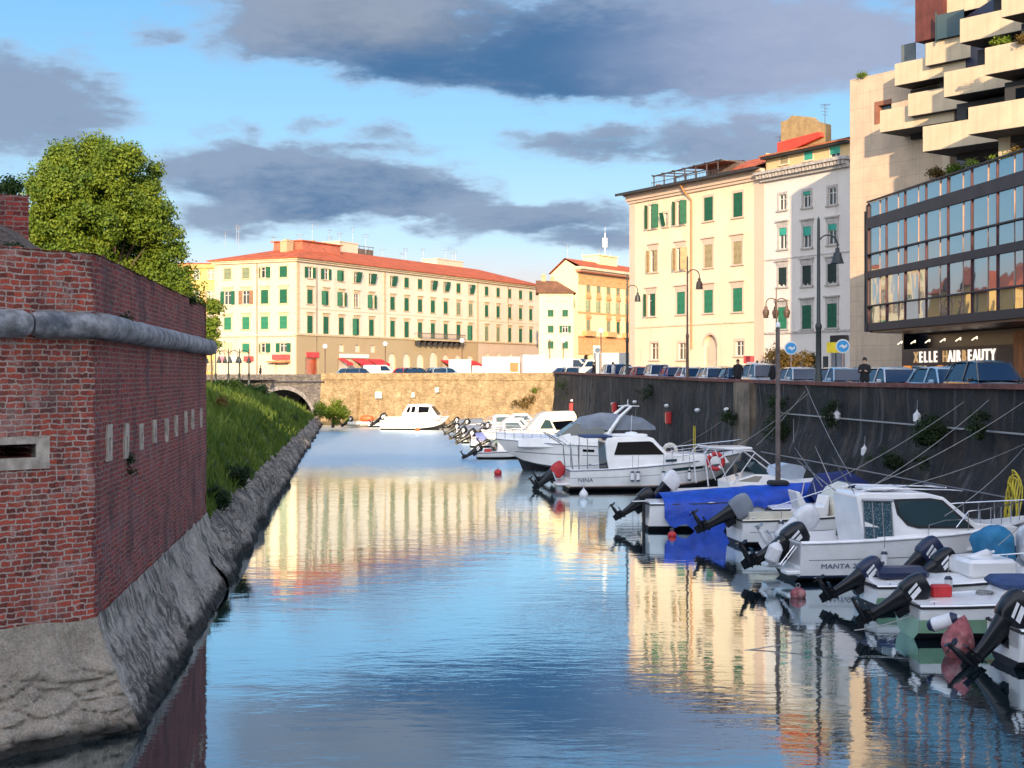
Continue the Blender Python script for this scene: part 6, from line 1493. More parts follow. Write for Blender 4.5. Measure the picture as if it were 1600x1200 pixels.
# 4. boat under the blue tarpaulin, with the wooden mast
L=6.6;B=2.15; r4=boat('covered_boat','wooden-masted boat under a bright blue tarpaulin with a white stern','sailing boat',bloc(1008,826),R(0))
fn4=make_hull(r4,L,B,.95,1.25,floor=.4,tc=.0,rake=.7,bl=.8)
w=MB(); rows=[]; hb4,sh4,_=fn4; n=16
for i in range(34):
    f=i/33; x=.5+f*(L-.62); t_=x/L; row=[]; hw=hb4(t_)+.05; s_=sh4(t_)
    drop=(.98*math.exp(-((f-.27)/.14)**2)+.45*math.exp(-((f-.06)/.07)**2)+.30+.07*math.sin(i*1.3))
    ridge=s_+.33+.12*math.sin(f*2.6)
    for k in range(n+1):
        g_=k/n*2-1; a=abs(g_)
        if a<.72: y=hw*a/.72; z=ridge-(ridge-s_-.05)*(a/.72)**1.6
        else: q=(a-.72)/.28; y=hw+.05*q+.02*math.sin(i*1.9); z=s_+.05-drop*q
        row.append((x,math.copysign(y,g_)+.02*noise.noise(Vector((x*3,z*3,1))),z+.03*noise.noise(Vector((x*2.2,g_*3,2)))))
    rows.append(row)
w.loft(rows,closed=False,cap=False); w.build('tarpaulin',MT['tarp'],r4,sharp=60)
b=MB(); b.tube([(4.9,0,.6),(4.9,0,7.25)],[.10,.07],10); ms=b.build('mast',MT['wood'],r4)
b=MB(); b.lathe([(.07,0),(.09,.02),(.09,.14),(.05,.2),(0,.21)],10,(4.9,0,7.25)); b.build('masthead_light',MT['whiteplastic'],ms)
b=MB(); b.bbox(4.55,5.25,-.3,.3,1.5,1.7,.06); b.build('mast_collar',MT['rubber'],r4)
b=MB(); b.tube([(-.5,-.2,1.0),(.5,-.1,1.02)],.025,6); b.build('tiller',MT['whiteplastic'],r4)
b=MB(); b.box(-.1,-.0,-.05,.05,-.2,.95); b.build('rudder_post',MT['antifoul'],r4)
outboard(r4,(-.12,.35,.75),55,1.0,'black',stripes=False)
# 5. windscreen boat behind the tarpaulin
L=6.2;B=2.3; r5=boat('cuddy_boat','white cuddy boat with a raked windscreen and a tall tubular frame behind the blue tarpaulin','motorboat',(247/F*58,58,0),R(1))
fn5=make_hull(r5,L,B,.95,1.25,floor=.45,tc=.42,rake=.8,camber=.2)
prof=[(2.2,.95),(2.15,1.35),(3.2,1.65),(3.75,1.62),(4.6,1.4),(5.4,1.25),(5.4,1.0)]
wd5,c5=cabin(r5,prof,.98,.85,1.0,1.6,MT['white'],'cuddy')
sidewin(c5,wd5,[(2.45,1.38),(3.2,1.58),(3.5,1.56),(3.3,1.34)],MT['tint'])
b=MB(); 
for sg in (-1,1): b.add([(3.15,sg*.85,1.66),(3.75,sg*.75,1.63),(3.2,sg*.72,2.15),(2.85,sg*.8,2.0)],[(0,1,2,3)])
b.add([(3.8,-.75,1.63),(3.8,.75,1.63),(3.25,.7,2.2),(3.25,-.7,2.2)],[(0,1,2,3)]); b.build('windscreen',MT['tint'],r5,fix=False)
b=MB(); 
for sg in (-1,1):
    b.tube([(1.3,sg*.95,1.2),(1.15,sg*.93,2.5),(1.35,sg*.9,2.7),(3.1,sg*.85,2.55),(4.3,sg*.75,1.65)],.03,6); b.tube([(2.1,sg*.95,1.3),(1.55,sg*.9,2.68)],.022,5); b.tube([(2.3,sg*.95,1.3),(3.2,sg*.85,2.5)],.022,5)
for x,z in ((1.35,2.7),(3.1,2.55),(2.2,2.63)): b.tube([(x,-.9,z),(x,.9,z)],.025,5)
b.build('tube_frame',MT['whiteplastic'],r5)
b=MB(); b.bbox(1.4,3.1,-.86,.86,2.6,2.7,.03); b.build('hard_top',MT['white'],r5)
outboard(r5,(-.1,.1,.95),45,1.1,'whiteplastic',stripes=False,leg='black')
def clutter(root,fn,L,B,z,seed,console=True):
    rg=random.Random(seed); hb,sh,_=fn
    b=MB(); b.bbox(.5,.95,-.15+rg.uniform(-.3,.3),.15,z,z+.28,.04); b.build('fuel_tank',MT['red'],root)
    b=MB(); cx,cy=L*.33,rg.uniform(-.3,.3)
    b.tube([(cx+(.16+.02*math.sin(k))*math.cos(k*.7),cy+.16*math.sin(k*.7),z+.02+k*.003) for k in range(34)],.016,5); b.build('coiled_rope',MT['rope'],root)
    for t_ in (.06,.9):
        for sg in (-1,1):
            y=sg*max(.03,hb(t_)-.1); b=MB(); b.tube([(L*t_-.09,y,sh(t_)+.09),(L*t_+.09,y,sh(t_)+.09)],.014,5); b.tube([(L*t_,y,sh(t_)),(L*t_,y,sh(t_)+.09)],.018,5); b.build('cleat',MT['steel'],root)
    if console:
        x=L*.45; b=MB(); b.prism([(x-.3,z),(x-.22,z+.62),(x,z+.78),(x+.3,z+.6),(x+.38,z)],-.36,.3); o=b.build('helm_console',MT['white'],root)
        b=MB(); b.add([(x+.0,-.34,z+.79),(x+.0,.28,z+.79),(x-.12,.24,z+1.12),(x-.12,-.30,z+1.12)],[(0,1,2,3)]); b.build('console_screen',MT['tint'],o,fix=False)
        b=MB(); b.tube([(x-.33,-.03+.15*math.cos(a),z+.6+.15*math.sin(a)) for a in [2*math.pi*k/14 for k in range(14)]],.014,5,closed=True); b.build('steering_wheel',MT['black'],o)
clutter(r7,fn7,5.8,2.1,.36,1); clutter(r9,fn9,5.4,2.0,.95 if False else .6,2,False); clutter(r9a,fn9a,5.6,1.95,.45,3,False); clutter(r11,fn11,4.8,1.9,.45,4); clutter(r10,fn10,5.2,2.0,.78,5,False); clutter(r6,fn6,6.0,2.3,.6,6,False); clutter(r5,fn5,6.2,2.3,.5,7)
def on(root,x,y,z): return Vector(root.location)+Matrix.Rotation(root.rotation_euler.z,3,'Z')@Vector((x,y,z))
for root,fn_,L_,xs_f,lab in ((r8,fn8,7.0,(2.2,),'dark capped fender hanging on the side of the pilothouse boat'),(r6,fn6,6.0,(1.2,),'dark capped fender hanging on the side of the cream console boat'),(r9,fn9,5.4,(1.6,),'dark capped fender hanging between the two nearest white decks'),(r5,fn5,6.2,(2.6,),'dark capped fender on the side of the cuddy boat'),(r7,fn7,5.8,(1.0,),'dark capped fender on the side of the low white open boat')):
    for x in xs_f: fender(lab,on(root,x,-fn_[0](x/L_)-.12,.62),.46,.095,(0,0,0),'whiteplastic','navy',.4)
# extra small boats between 4 and 1, seen only as bows and covers
L=5.2; r5b=boat('small_boat','small white boat with an angular blue white deck cover just behind the mast','motorboat',(345/F*63,63,0),R(2)); fn5b=make_hull(r5b,L,1.9,.8,1.1,floor=.5,tc=.0,rake=.8)
b=MB(); b.prism([(1.6,.9),(1.75,1.6),(2.3,1.75),(2.9,1.65),(3.5,.95)],-.6,.6); b.build('folded_cover',mat('pale_blue_cover',(.5,.58,.7),.6,var=.1),r5b)
railalong(r5b,fn5b,L,.55,.99,.4,6,.08)
L=5.4; r5c=boat('small_boat','small boat with a dark blue spray hood close under the quay wall','motorboat',(400/F*52,52.5,0),R(0)); fn5c=make_hull(r5c,L,1.9,.8,1.1,floor=.5,tc=.0,rake=.8)
w=MB(); rows=[]
for x,h_,y_ in ((1.6,1.2,.75),(1.9,2.0,.8),(3.0,2.1,.8),(4.0,1.55,.7),(4.4,1.15,.5)): rows.append([(x,y_*math.cos(math.pi*k/10),.9+(h_-.9)*math.sin(math.pi*k/10)) for k in range(11)])
w.loft(rows,closed=False,cap=False); w.build('spray_hood',mat('deep_blue_hood',(.01,.02,.12),.8,var=.2,ns=2),r5c)
# 1. cabin cruiser, stern towards us
L=8.8;B=2.9; r1=boat('cabin_cruiser','white cabin cruiser with a long black side window and hanging fenders','motorboat',bloc(884,765),R(1))
fn1=make_hull(r1,L,B,1.0,1.75,floor=.6,tc=.27,rake=1.3,camber=.15,strake='canvas',bl=.88)
stripe(r1,fn1,L,1,2,-.05,.10,0,.85,MT['antifoul'],.01,'boot_stripe'); stripe(r1,fn1,L,1,2,.12,.17,0,.85,MT['stripe'],.01,'gold_line'); stripe(r1,fn1,L,2,3,.0,.05,0,.93,MT['canvas'],.008,'knuckle_line')
prof=[(1.95,.7),(1.8,1.5),(1.75,2.35),(1.85,2.55),(3.7,2.62),(4.1,2.5),(4.75,1.78),(6.6,1.72),(7.6,1.6),(7.8,1.3)]
wd1,c1=cabin(r1,prof,1.22,.98,1.3,2.6,MT['white'])
sidewin(c1,wd1,[(2.35,2.32),(2.15,1.72),(4.6,1.72),(4.05,2.3),(3.9,2.36)],MT['blackglass'],.014)
endwin(c1,wd1,4.15,2.42,4.7,1.84,MT['blackglass'],.15)
endwin(c1,wd1,1.78,2.3,1.86,.95,MT['blackglass'],.18,.03,'cabin_door')
sidewin(r1,lambda x,z: fn1[0](x/L)*.99,[(4.6,1.38),(5.15,1.4),(5.15,1.52),(4.6,1.5)],MT['tint'],.02,'porthole')
stripe(r1,fn1,L,2,3,.25,.55,.56,.75,MT['tint'],.014,'hull_window')
b=MB(); b.bbox(.75,2.1,-1.0,1.0,2.52,2.62,.03); b.build('cockpit_canopy',MT['bluecanvas'],r1)
b=MB(); b.lathe([(.0,0),(.32,.01),(.36,.08),(.26,.16),(0,.2)],16,(3.2,-.1,2.6)); b.bbox(2.2,3.9,-.6,.6,2.58,2.68,.03); b.build('roof_box',MT['white'],r1)
b=MB()
for sg in (-1,1):
    b.tube([(.15,sg*1.15,1.0),(.05,sg*1.15,2.1),(-.1,sg*1.12,2.2),(-1.0,sg*.8,2.75)],.03,6); b.tube([(.45,sg*1.15,1.0),(.4,sg*1.15,2.2)],.025,6); b.tube([(.85,sg*1.2,1.0),(.85,sg*1.15,2.5)],.022,6)
b.tube([(.05,-1.15,2.1),(.05,1.15,2.1)],.025,6); b.tube([(-1.0,-.8,2.75),(-1.0,.8,2.75)],.025,6); b.build('davit_frame',MT['steel'],r1)
railalong(r1,fn1,L,.50,.995,.6,9,.1,True,r=.02)
b=MB(); b.bbox(-.6,0,-1.15,1.15,.28,.38,.03); b.build('swim_platform',MT['white'],r1)
b=MB(); b.tube([(-.55,-1.0,.4),(-.75,-1.0,.9),(-.75,-.7,.9),(-.55,-.7,.4)],.022,6); b.build('boarding_ladder',MT['steel'],r1)
hulltext(r1,fn1,L,'NINA',.26,.085,.62,k=1); 
outboard(r1,(-.55,.3,.55),50,1.1,'red',stripes=False)
b=MB(); th_=R(35); b.tube([(3.2+.0,0,2.7),(3.25,0,3.6)],.012,4); b.build('whip_aerial',MT['whiteplastic'],r1)
def on(root,x,y,z): return Vector(root.location)+Matrix.Rotation(root.rotation_euler.z,3,'Z')@Vector((x,y,z))
for k,(x,lab) in enumerate(((2.95,'white fender with dark cap on the side of the cruiser, left of a pair'),(3.22,'white fender with dark cap on the side of the cruiser, right of a pair'),(4.45,'slim white fender hanging below the end of the cruiser window'),(5.75,'white and red fender hanging near the bow of the cruiser'))):
    fender(lab,on(r1,x,-fn1[0](x/L)-.15,.72),.5,.1,(0,0,0),'whiteplastic','navy',.75)
# lifebuoy
def lifebuoy(label,loc,rz,Rr=.33,r=.085,mt='red'):
    t_=tag(link('lifebuoy',None,None,loc,0,(R(90),0,rz)),label,'lifebuoy'); b=MB(); b.tube([(Rr*math.cos(a),Rr*math.sin(a),0) for a in [2*math.pi*k/24 for k in range(24)]],r,10,closed=True); b.build('ring',MT[mt],t_)
    for q in range(4):
        a0=q*math.pi/2+.5; b=MB(); b.tube([(Rr*math.cos(a0+k*.06),Rr*math.sin(a0+k*.06),0) for k in range(5)],r*1.05,10); b.build('white_band',MT['whiteplastic'],t_)
    return t_
lifebuoy('red ring lifebuoy hanging at the bow rail of the cruiser above the tarpaulin boat',K(1118,721,66.3),0,.34,.1)
lifebuoy('cream horseshoe shaped lifebuoy on the rail behind the cruiser cabin',K(1047,704,72),0,.3,.09,'cream')
# 2. cruiser with grey canopy, bow to the canal
def bowout(name,label,bowpx,waterY,L,rz=0): 
    p=Vector(((bowpx-HX)/F*waterY,waterY,0)); d=Vector((math.cos(AX+rz),math.sin(AX+rz),0)); return thing(name,label,'motorboat',p+d*L,AX+math.pi+rz)
L=9.6;B=3.0; r2=bowout('sport_cruiser','white sport cruiser with a grey canvas canopy, its bow pointing into the canal',774,85.5,L)
fn2=make_hull(r2,L,B,1.35,1.85,floor=.7,tc=.3,rake=1.6,camber=.42,strake='canvas',bl=.9,pw=2.2)
stripe(r2,fn2,L,1,2,-.1,.06,0,.9,MT['antifoul'],.01,'boot_stripe'); stripe(r2,fn2,L,2,3,-.05,.03,0,.93,MT['canvas'],.008,'knuckle_line')
prof=[(2.6,1.3),(2.5,1.9),(3.2,2.25),(4.4,2.3),(5.2,2.25),(6.2,1.95),(8.0,1.9),(8.4,1.7),(8.4,1.4)]
wd2,c2=cabin(r2,prof,1.25,1.0,1.4,2.3,MT['white'],'coachroof')
b=MB()
b.add([(6.1,-1.0,2.0),(6.1,1.0,2.0),(5.0,.9,2.75),(5.0,-.9,2.75)],[(0,1,2,3)])
for sg in (-1,1): b.add([(6.1,sg*1.02,2.0),(5.0,sg*.92,2.75),(3.4,sg*1.12,2.45),(3.4,sg*1.2,2.15)],[(0,1,2,3)])
b.build('windscreen',MT['tint'],r2,fix=False)
w=MB(); rows=[]
for x,h_,y_ in ((5.1,2.72,.95),(4.6,3.1,1.05),(3.4,3.35,1.1),(2.2,3.25,1.1),(1.0,3.05,1.1),(.35,2.6,1.05)): rows.append([(x,y_*math.copysign(abs(math.cos(math.pi*k/12))**.7,math.cos(math.pi*k/12)),2.35+(h_-2.35)*math.sin(math.pi*k/12)**.8) for k in range(13)])
w.loft(rows,closed=False,cap=False); w.build('canopy',MT['canvas'],r2,sharp=50)
b=MB(); 
for sg in (-1,1): b.tube([(3.2,sg*1.25,2.1),(2.5,sg*1.2,3.1),(1.8,sg*1.0,3.7),(1.75,0,3.75)],[.12,.1,.08,.06],8)
b.build('radar_arch',MT['white'],r2); b=MB(); b.tube([(2.3,-.4,3.72),(1.2,.4,3.72)],.03,5); b.tube([(1.8,0,3.75),(1.8,0,4.1)],.03,5); b.build('aerials',MT['whiteplastic'],r2)
stripe(r2,fn2,L,2,3,.35,.6,.42,.49,MT['blackglass'],.016,'porthole')
railalong(r2,fn2,L,.58,.995,.6,9,.12,True,r=.018)
b=MB(); b.tube([(9.3,0,1.9),(10.05,0,1.55),(9.75,0,1.2)],[.05,.05,.03],6); b.build('anchor',MT['alu'],r2)
sidewin(r2,lambda x,z: fn2[0](x/L)*.96,[(1.2,1.75),(2.8,1.75),(2.5,2.05),(1.6,2.05)],MT['tint'],.03,'cockpit_window')
# 3. smaller cabin boat farther along
L=7.6;B=2.6; r3=bowout('cabin_boat','white cabin boat with a wide wheelhouse beyond the grey canopied cruiser',752,106,L)
m_=MT['pale_hull']=mat('pale_blue_green_hull',(.38,.52,.5),.4,var=.1)
fn3=make_hull(r3,L,B,1.0,1.55,floor=.5,tc=.2,rake=1.2,lower='pale_hull',strake='canvas')
prof=[(.9,1.0),(.8,2.6),(1.0,2.95),(3.0,2.9),(3.4,2.75),(4.5,1.6),(6.2,1.55),(6.4,1.3)]
wd3,c3=cabin(r3,prof,1.15,.95,1.2,2.9,MT['cream'])
sidewin(c3,wd3,[(1.1,2.3),(1.0,1.7),(2.3,1.6),(2.6,2.2)],MT['blackglass']); sidewin(c3,wd3,[(2.75,2.3),(2.5,1.7),(3.5,1.7),(3.1,2.35)],MT['tint']); endwin(c3,wd3,3.45,2.65,4.35,1.72,MT['tint'],.15)
railalong(r3,fn3,L,.5,.99,.55,7,.1,True)
# further boats, each with hull, cover/cabin and outboard
def minor(px,Y,L,B,label,stern_left=True,cover=None,engine='black',cab=False,rz=0,fs=.75,em=1.0,name='small_boat'):
    if stern_left: r_=thing(name,label,'motorboat',((px-HX)/F*Y,Y,0),AX+rz)
    else: r_=bowout(name,label,px,Y,L,rz)
    f_=make_hull(r_,L,B,fs,fs*1.4,floor=.35,tc=.5 if not cover else 0,rake=.8)
    if cover:
        w=MB(); rows=[]
        for x in [L*(.06+.5*k/6) for k in range(7)]: hw=f_[0](x/L)+.03; s_=f_[1](x/L); rows.append([(x,-hw-.02,s_-.25),(x,-hw,s_+.03),(x,-hw*.5,s_+.28),(x,0,s_+.38),(x,hw*.5,s_+.28),(x,hw,s_+.03),(x,hw+.02,s_-.25)])
        w.loft(rows,closed=False,cap=False); w.build('boat_cover',MT[cover],r_)
    if cab:
        wd_,c_=cabin(r_,[(L*.25,.5),(L*.24,1.7),(L*.28,1.95),(L*.48,1.95),(L*.6,1.15),(L*.75,1.05),(L*.75,.8)],B*.4,B*.32,.8,1.9,MT['white']); sidewin(c_,wd_,[(L*.28,1.75),(L*.28,1.3),(L*.53,1.3),(L*.47,1.78)],MT['tint'])
    if engine: outboard(r_,(-.1,.1,fs-.05),57,em,engine,stripes=(engine=='black'))
    railalong(r_,f_,L,.6,.99,.4,5,.08)
    clutter(r_,f_,L,B,.4,int(px),not cover and not cab)
    return r_
minor(735,113,5.8,2.1,'small white boat with a lilac blue cover at the stern end of the row',True,'lilac','black',em=1.1)
minor(722,120,5.0,1.9,'small white boat with a black engine next to the lilac covered boat',True,None,'black')
minor(758,118,5.5,2.0,'white cabin boat with a small side window behind the lilac covered boat',True,None,None,True,fs=1.0)
minor(712,129,5.2,2.0,'small white boat with a grey cover near the far end of the row',True,'canvas','black')
minor(745,134,6.0,2.2,'white cabin boat moored at the far end of the quay wall, partly sunlit',True,None,None,True,fs=1.1)
minor(728,142,5.0,1.9,'small sunlit white boat under the corner where the two walls meet',True,None,'black')
minor(712,148,4.8,1.9,'small sunlit cream boat right of the far wheelhouse cruiser',True,'canvas','black')
minor(845,95,5.6,2.1,'white open boat squeezed between the two farther cruisers',False,'canvas',None)
minor(868,76,4.0,1.6,'low dark tender with red engine cowl at the stern of the cruiser',True,'navy','red',fs=.45,name='tender')
minor(792,101,5.4,2.0,'small white boat with a navy cover beyond the wide wheelhouse boat',True,'bluecanvas','black')
minor(770,109,5.6,2.1,'white open boat with a helm console between the lilac covered boat and the wheelhouse boat',True,None,'whiteplastic')
minor(760,124,6.2,2.2,'white cabin boat in the middle of the far packed row',True,None,'black',True,fs=1.0)
minor(752,129,5.2,2.0,'low white open boat behind the middle cabin boat of the far row',True,None,'black')
minor(772,138,6.4,2.3,'larger white cabin boat close to the weeds at the far corner',True,None,None,True,fs=1.2)
minor(925,78,5.4,2.0,'narrow white open boat wedged between the sport cruiser and the cabin cruiser',True,None,None)
minor(745,97,3.6,1.5,'small white dinghy with a black engine left of the grey canopied cruiser',True,None,'black',fs=.45,em=.9,name='dinghy')
# far sunlit cruiser
L=6.9;B=2.4; rF=thing('wheelhouse_cruiser','sunlit white wheelhouse cruiser moored against the far ochre wall','motorboat',((597-HX)/F*150,150,0),R(-8))
fnF=make_hull(rF,L,B,1.0,1.35,floor=.5,tc=.35,rake=1.0,strake='antifoul')
wdF,cF=cabin(rF,[(2.2,.9),(2.3,1.65),(2.9,2.6),(4.9,2.65),(5.2,2.5),(5.9,1.5),(6.1,1.4),(6.2,1.1)],1.1,.95,1.1,2.6,MT['white']); 
for P in ([(2.95,2.35),(2.7,1.8),(3.05,1.8),(3.2,2.35)],[(3.35,2.4),(3.2,1.8),(3.6,1.8),(3.7,2.4)],[(4.0,2.4),(3.95,1.75),(5.0,1.8),(5.1,2.35)]): sidewin(cF,wdF,P,MT['blackglass'])
endwin(cF,wdF,5.25,2.4,5.9,1.6,MT['blackglass']); railalong(rF,fnF,L,.5,.98,.5,6,.1); outboard(rF,(-.1,0,.9),55,1.2,'black')
b=MB(); b.bbox(.4,2.2,-.9,.9,1.0,1.35,.06); b.build('cockpit_seat',MT['cream'],rF)
rI=thing('inflatable_dinghy','small sunlit inflatable dinghy with a red cover left of the far cruiser','dinghy',((546-HX)/F*158,158,0),R(-8))
b=MB(); 
for sg in (-1,1): b.tube([(0,sg*.6,.35),(2.2,sg*.62,.38),(3.1,sg*.35,.45),(3.4,0,.5)],.24,10)
b.build('tube',MT['cream'],rI); MB().box(0,2.8,-.5,.5,.2,.28).build('floor',MT['canvas'],rI); lump(rI,(1.9,0,.9),(.7,.4,.35),MT['orange'],'cover',4); outboard(rI,(-.05,0,.5),50,.95,'black')
rJ=thing('small_boat','small sunlit white boat between the dinghy and the far cruiser','motorboat',((578-HX)/F*157.5,157.5,0),R(-10)); fJ=make_hull(rJ,4.6,1.8,.6,.85,floor=.3,tc=.6); lump(rJ,(1.5,0,.9),(.6,.4,.35),MT['whiteplastic'],'cover',8)
# buoys
buoy('round dull red mooring buoy floating in front of the pilothouse boat',K(1247,932,0.0) if False else Vector((447/F*36.5,36.5,.08)),.2,'pinkbuoy')
buoy('large faded red conical buoy hanging at the side of the pale green hull',Vector((697/F*28.9,28.9,.26)),.32,'pinkbuoy',(R(10),R(196),0),True)
buoy('white mooring buoy floating behind the cruiser stern',Vector((112/F*66.5,66.5,.12)),.2,'whiteplastic',(0,0,0),True)
buoy('small red buoy floating beside the blue tarpaulin boat',Vector((250/F*50.4,50.4,.05)),.15,'red')
buoy('red buoy at the bow of the grey canopied cruiser',Vector((-22/F*82,82,.1)),.22,'red')
buoy('red buoy by the stern of the lilac covered boat',Vector((-58/F*104,104,.1)),.25,'red')
buoy('orange buoy beside the hull of the far cruiser',Vector(((652-HX)/F*147,147,.1)),.25,'orange')
# ropes to the wall
wallp=lambda px,py,v=VW-.1: Pv(px,v)+Vector((0,0,EYE-(py-HY)/F*Yv(px,v)))
RG='mooring ropes running from the boats up to the quay wall'
for k,(a,q) in enumerate([((1182,696,63),(1258,611)),((1145,700,66),(1262,615)),((1330,745,52),(1258,600)),((1300,752,47),(1506,628)),((1345,770,43),(1545,625)),((1330,772,41.5),(1600,628)),((1380,768,39.5),(1600,694)),((1476,806,38.5),(1600,700)),((1050,700,74),(1140,648)),((955,668,84),(958,640)),((990,690,78),(994,634)),((1240,690,56),(1240,655)),((1600,830,34),(1640,742)),((1560,852,34.5),(1700,700))]):
    p=K(*a); w_=wallp(*q); rope_between(p,w_,.12+.03*(k%3),.011,'pale mooring rope rising from a boat to the quay wall',group=RG)
# tail of lines into the water
rope_between(K(1318,985,30.0),K(1135,1012,29.4)+Vector((0,0,-.1)),.05,.012,'mooring line running from the near black engine into the water')
rope_between(K(1440,955,31),K(1335,985,30.2),.06,.014,'pale line stretched across the sterns of the nearest boats')
# yellow hose coil on the wall
w=MB(); rgc=random.Random(2)
for k in range(7):
    r1_,r2_=.28+.04*rgc.random(),.85+.2*rgc.random(); w.tube([(.0+.08*math.sin(3*a+k),r1_*math.cos(a)+.05*k-.15,r2_*math.sin(a)-.15*k*.3) for a in [2*math.pi*q/22 for q in range(22)]],.022,5,closed=True)
yp=wallp(1583,790,VW-1.0); tag(w.build('coiled_hose',MT['yellowrope'],None,yp,AX),'coil of yellow hose hanging on the quay wall at the right edge','hose')
# things on the quay wall
for k,(px,py,lab) in enumerate([(963,637,'red box on the dark quay wall above the grey canopied cruiser'),(895,636,'red box on the dark quay wall, farthest along'),(1048,653,'red box on the quay wall above the black windowed cruiser')]):
    p=wallp(px,py); t_=tag(link('hose_box',None,None,p,AX),lab,'box','red boxes fixed along the quay wall'); b=MB(); b.bbox(-.3,0,-.3,.3,-.38,.38,.04); b.build('case',MT['red'],t_); b=MB(); b.box(-.33,-.3,-.22,.22,-.28,.28); b.build('front_panel',mat('red_panel_%d'%k,(.4,.02,.03),.4),t_)
for k,(px,py,lab) in enumerate([(958,631,'small white lamp on the wall beside the middle red box'),(992,628,'small white lamp on the wall right of the middle red box'),(1042,634,'white oval lamp above the nearest red box'),(1090,641,'white oval lamp on the wall between the nearest red box and the pale pier'),(1136,640,'white oval lamp beside the pale pier'),(894,626,'small white lamp above the farthest red box')]):
    p=wallp(px,py,VW-.12); t_=tag(link('wall_lamp',None,None,p,AX),lab,'lamp','white lamps fixed along the quay wall'); b=MB(); b.lathe([(0,-.13),(.12,-.1),(.2,0),(.12,.1),(0,.13)],12); b.build('globe',MT['whiteplastic'],t_); b=MB(); b.tube([(0,0,-.1),(.1,0,-.1),(.12,0,-1.2)],.02,5); b.build('conduit',MT['rope'],t_)
for k,(px,py,lab) in enumerate([(1308,650,'white fender hanging on the quay wall above the cable run'),(1433,653,'small white float on the quay wall beside the ivy'),(1351,706,'white float on a rope end against the quay wall')]):
    p=wallp(px,py,VW-.25); fender(lab,p,.42,.14,(0,0,0),'whiteplastic',None,.4,'white floats hanging on the quay wall')
for k,(px,py,lab) in enumerate([(1185,610,'')]): pass
t_=tag(link('wall_ladder',None,None,wallp(1085,690,VW-.4),AX),'rusty yellow ladder on the quay wall behind the cruiser bow','ladder')
b=MB(); b.tube([(0,-.2,-1.2),(0,-.2,.9)],.03,5); b.tube([(0,.2,-1.2),(0,.2,.9)],.03,5)
for q in range(7): b.tube([(0,-.2,-1.0+q*.28),(0,.2,-1.0+q*.28)],.022,5)
b.build('rungs',MT['yellowrope'],t_)
# notices on the far wall
for px,py,w_,h_,lab in ((592,617,.95,.7,'blank white notice board on the far ochre wall, leftmost and largest'),(683,609,.5,.5,'small white notice on the far ochre wall above the cruiser'),(646,617,.4,.5,'small pinkish notice on the far ochre wall between the other two')):
    s_=( (px-HX)/F*FW0.y-FW0.x)/(math.cos(th)-(px-HX)/F*math.sin(th)); Y=FW0.y+math.sin(th)*s_ ; z_=EYE-(py-HY)/F*Y
    t_=tag(link('notice_board',None,None,(FW0.x+math.cos(th)*s_,Y-.5,z_),th),lab,'notice'); MB().box(-w_/2,w_/2,-.03,0,-h_/2,h_/2).build('panel',SIGNW,t_); b=MB(); b.box(-w_/2-.03,w_/2+.03,-.02,.4,-h_/2-.04,-h_/2); b.build('bracket',MT['alu'],t_)
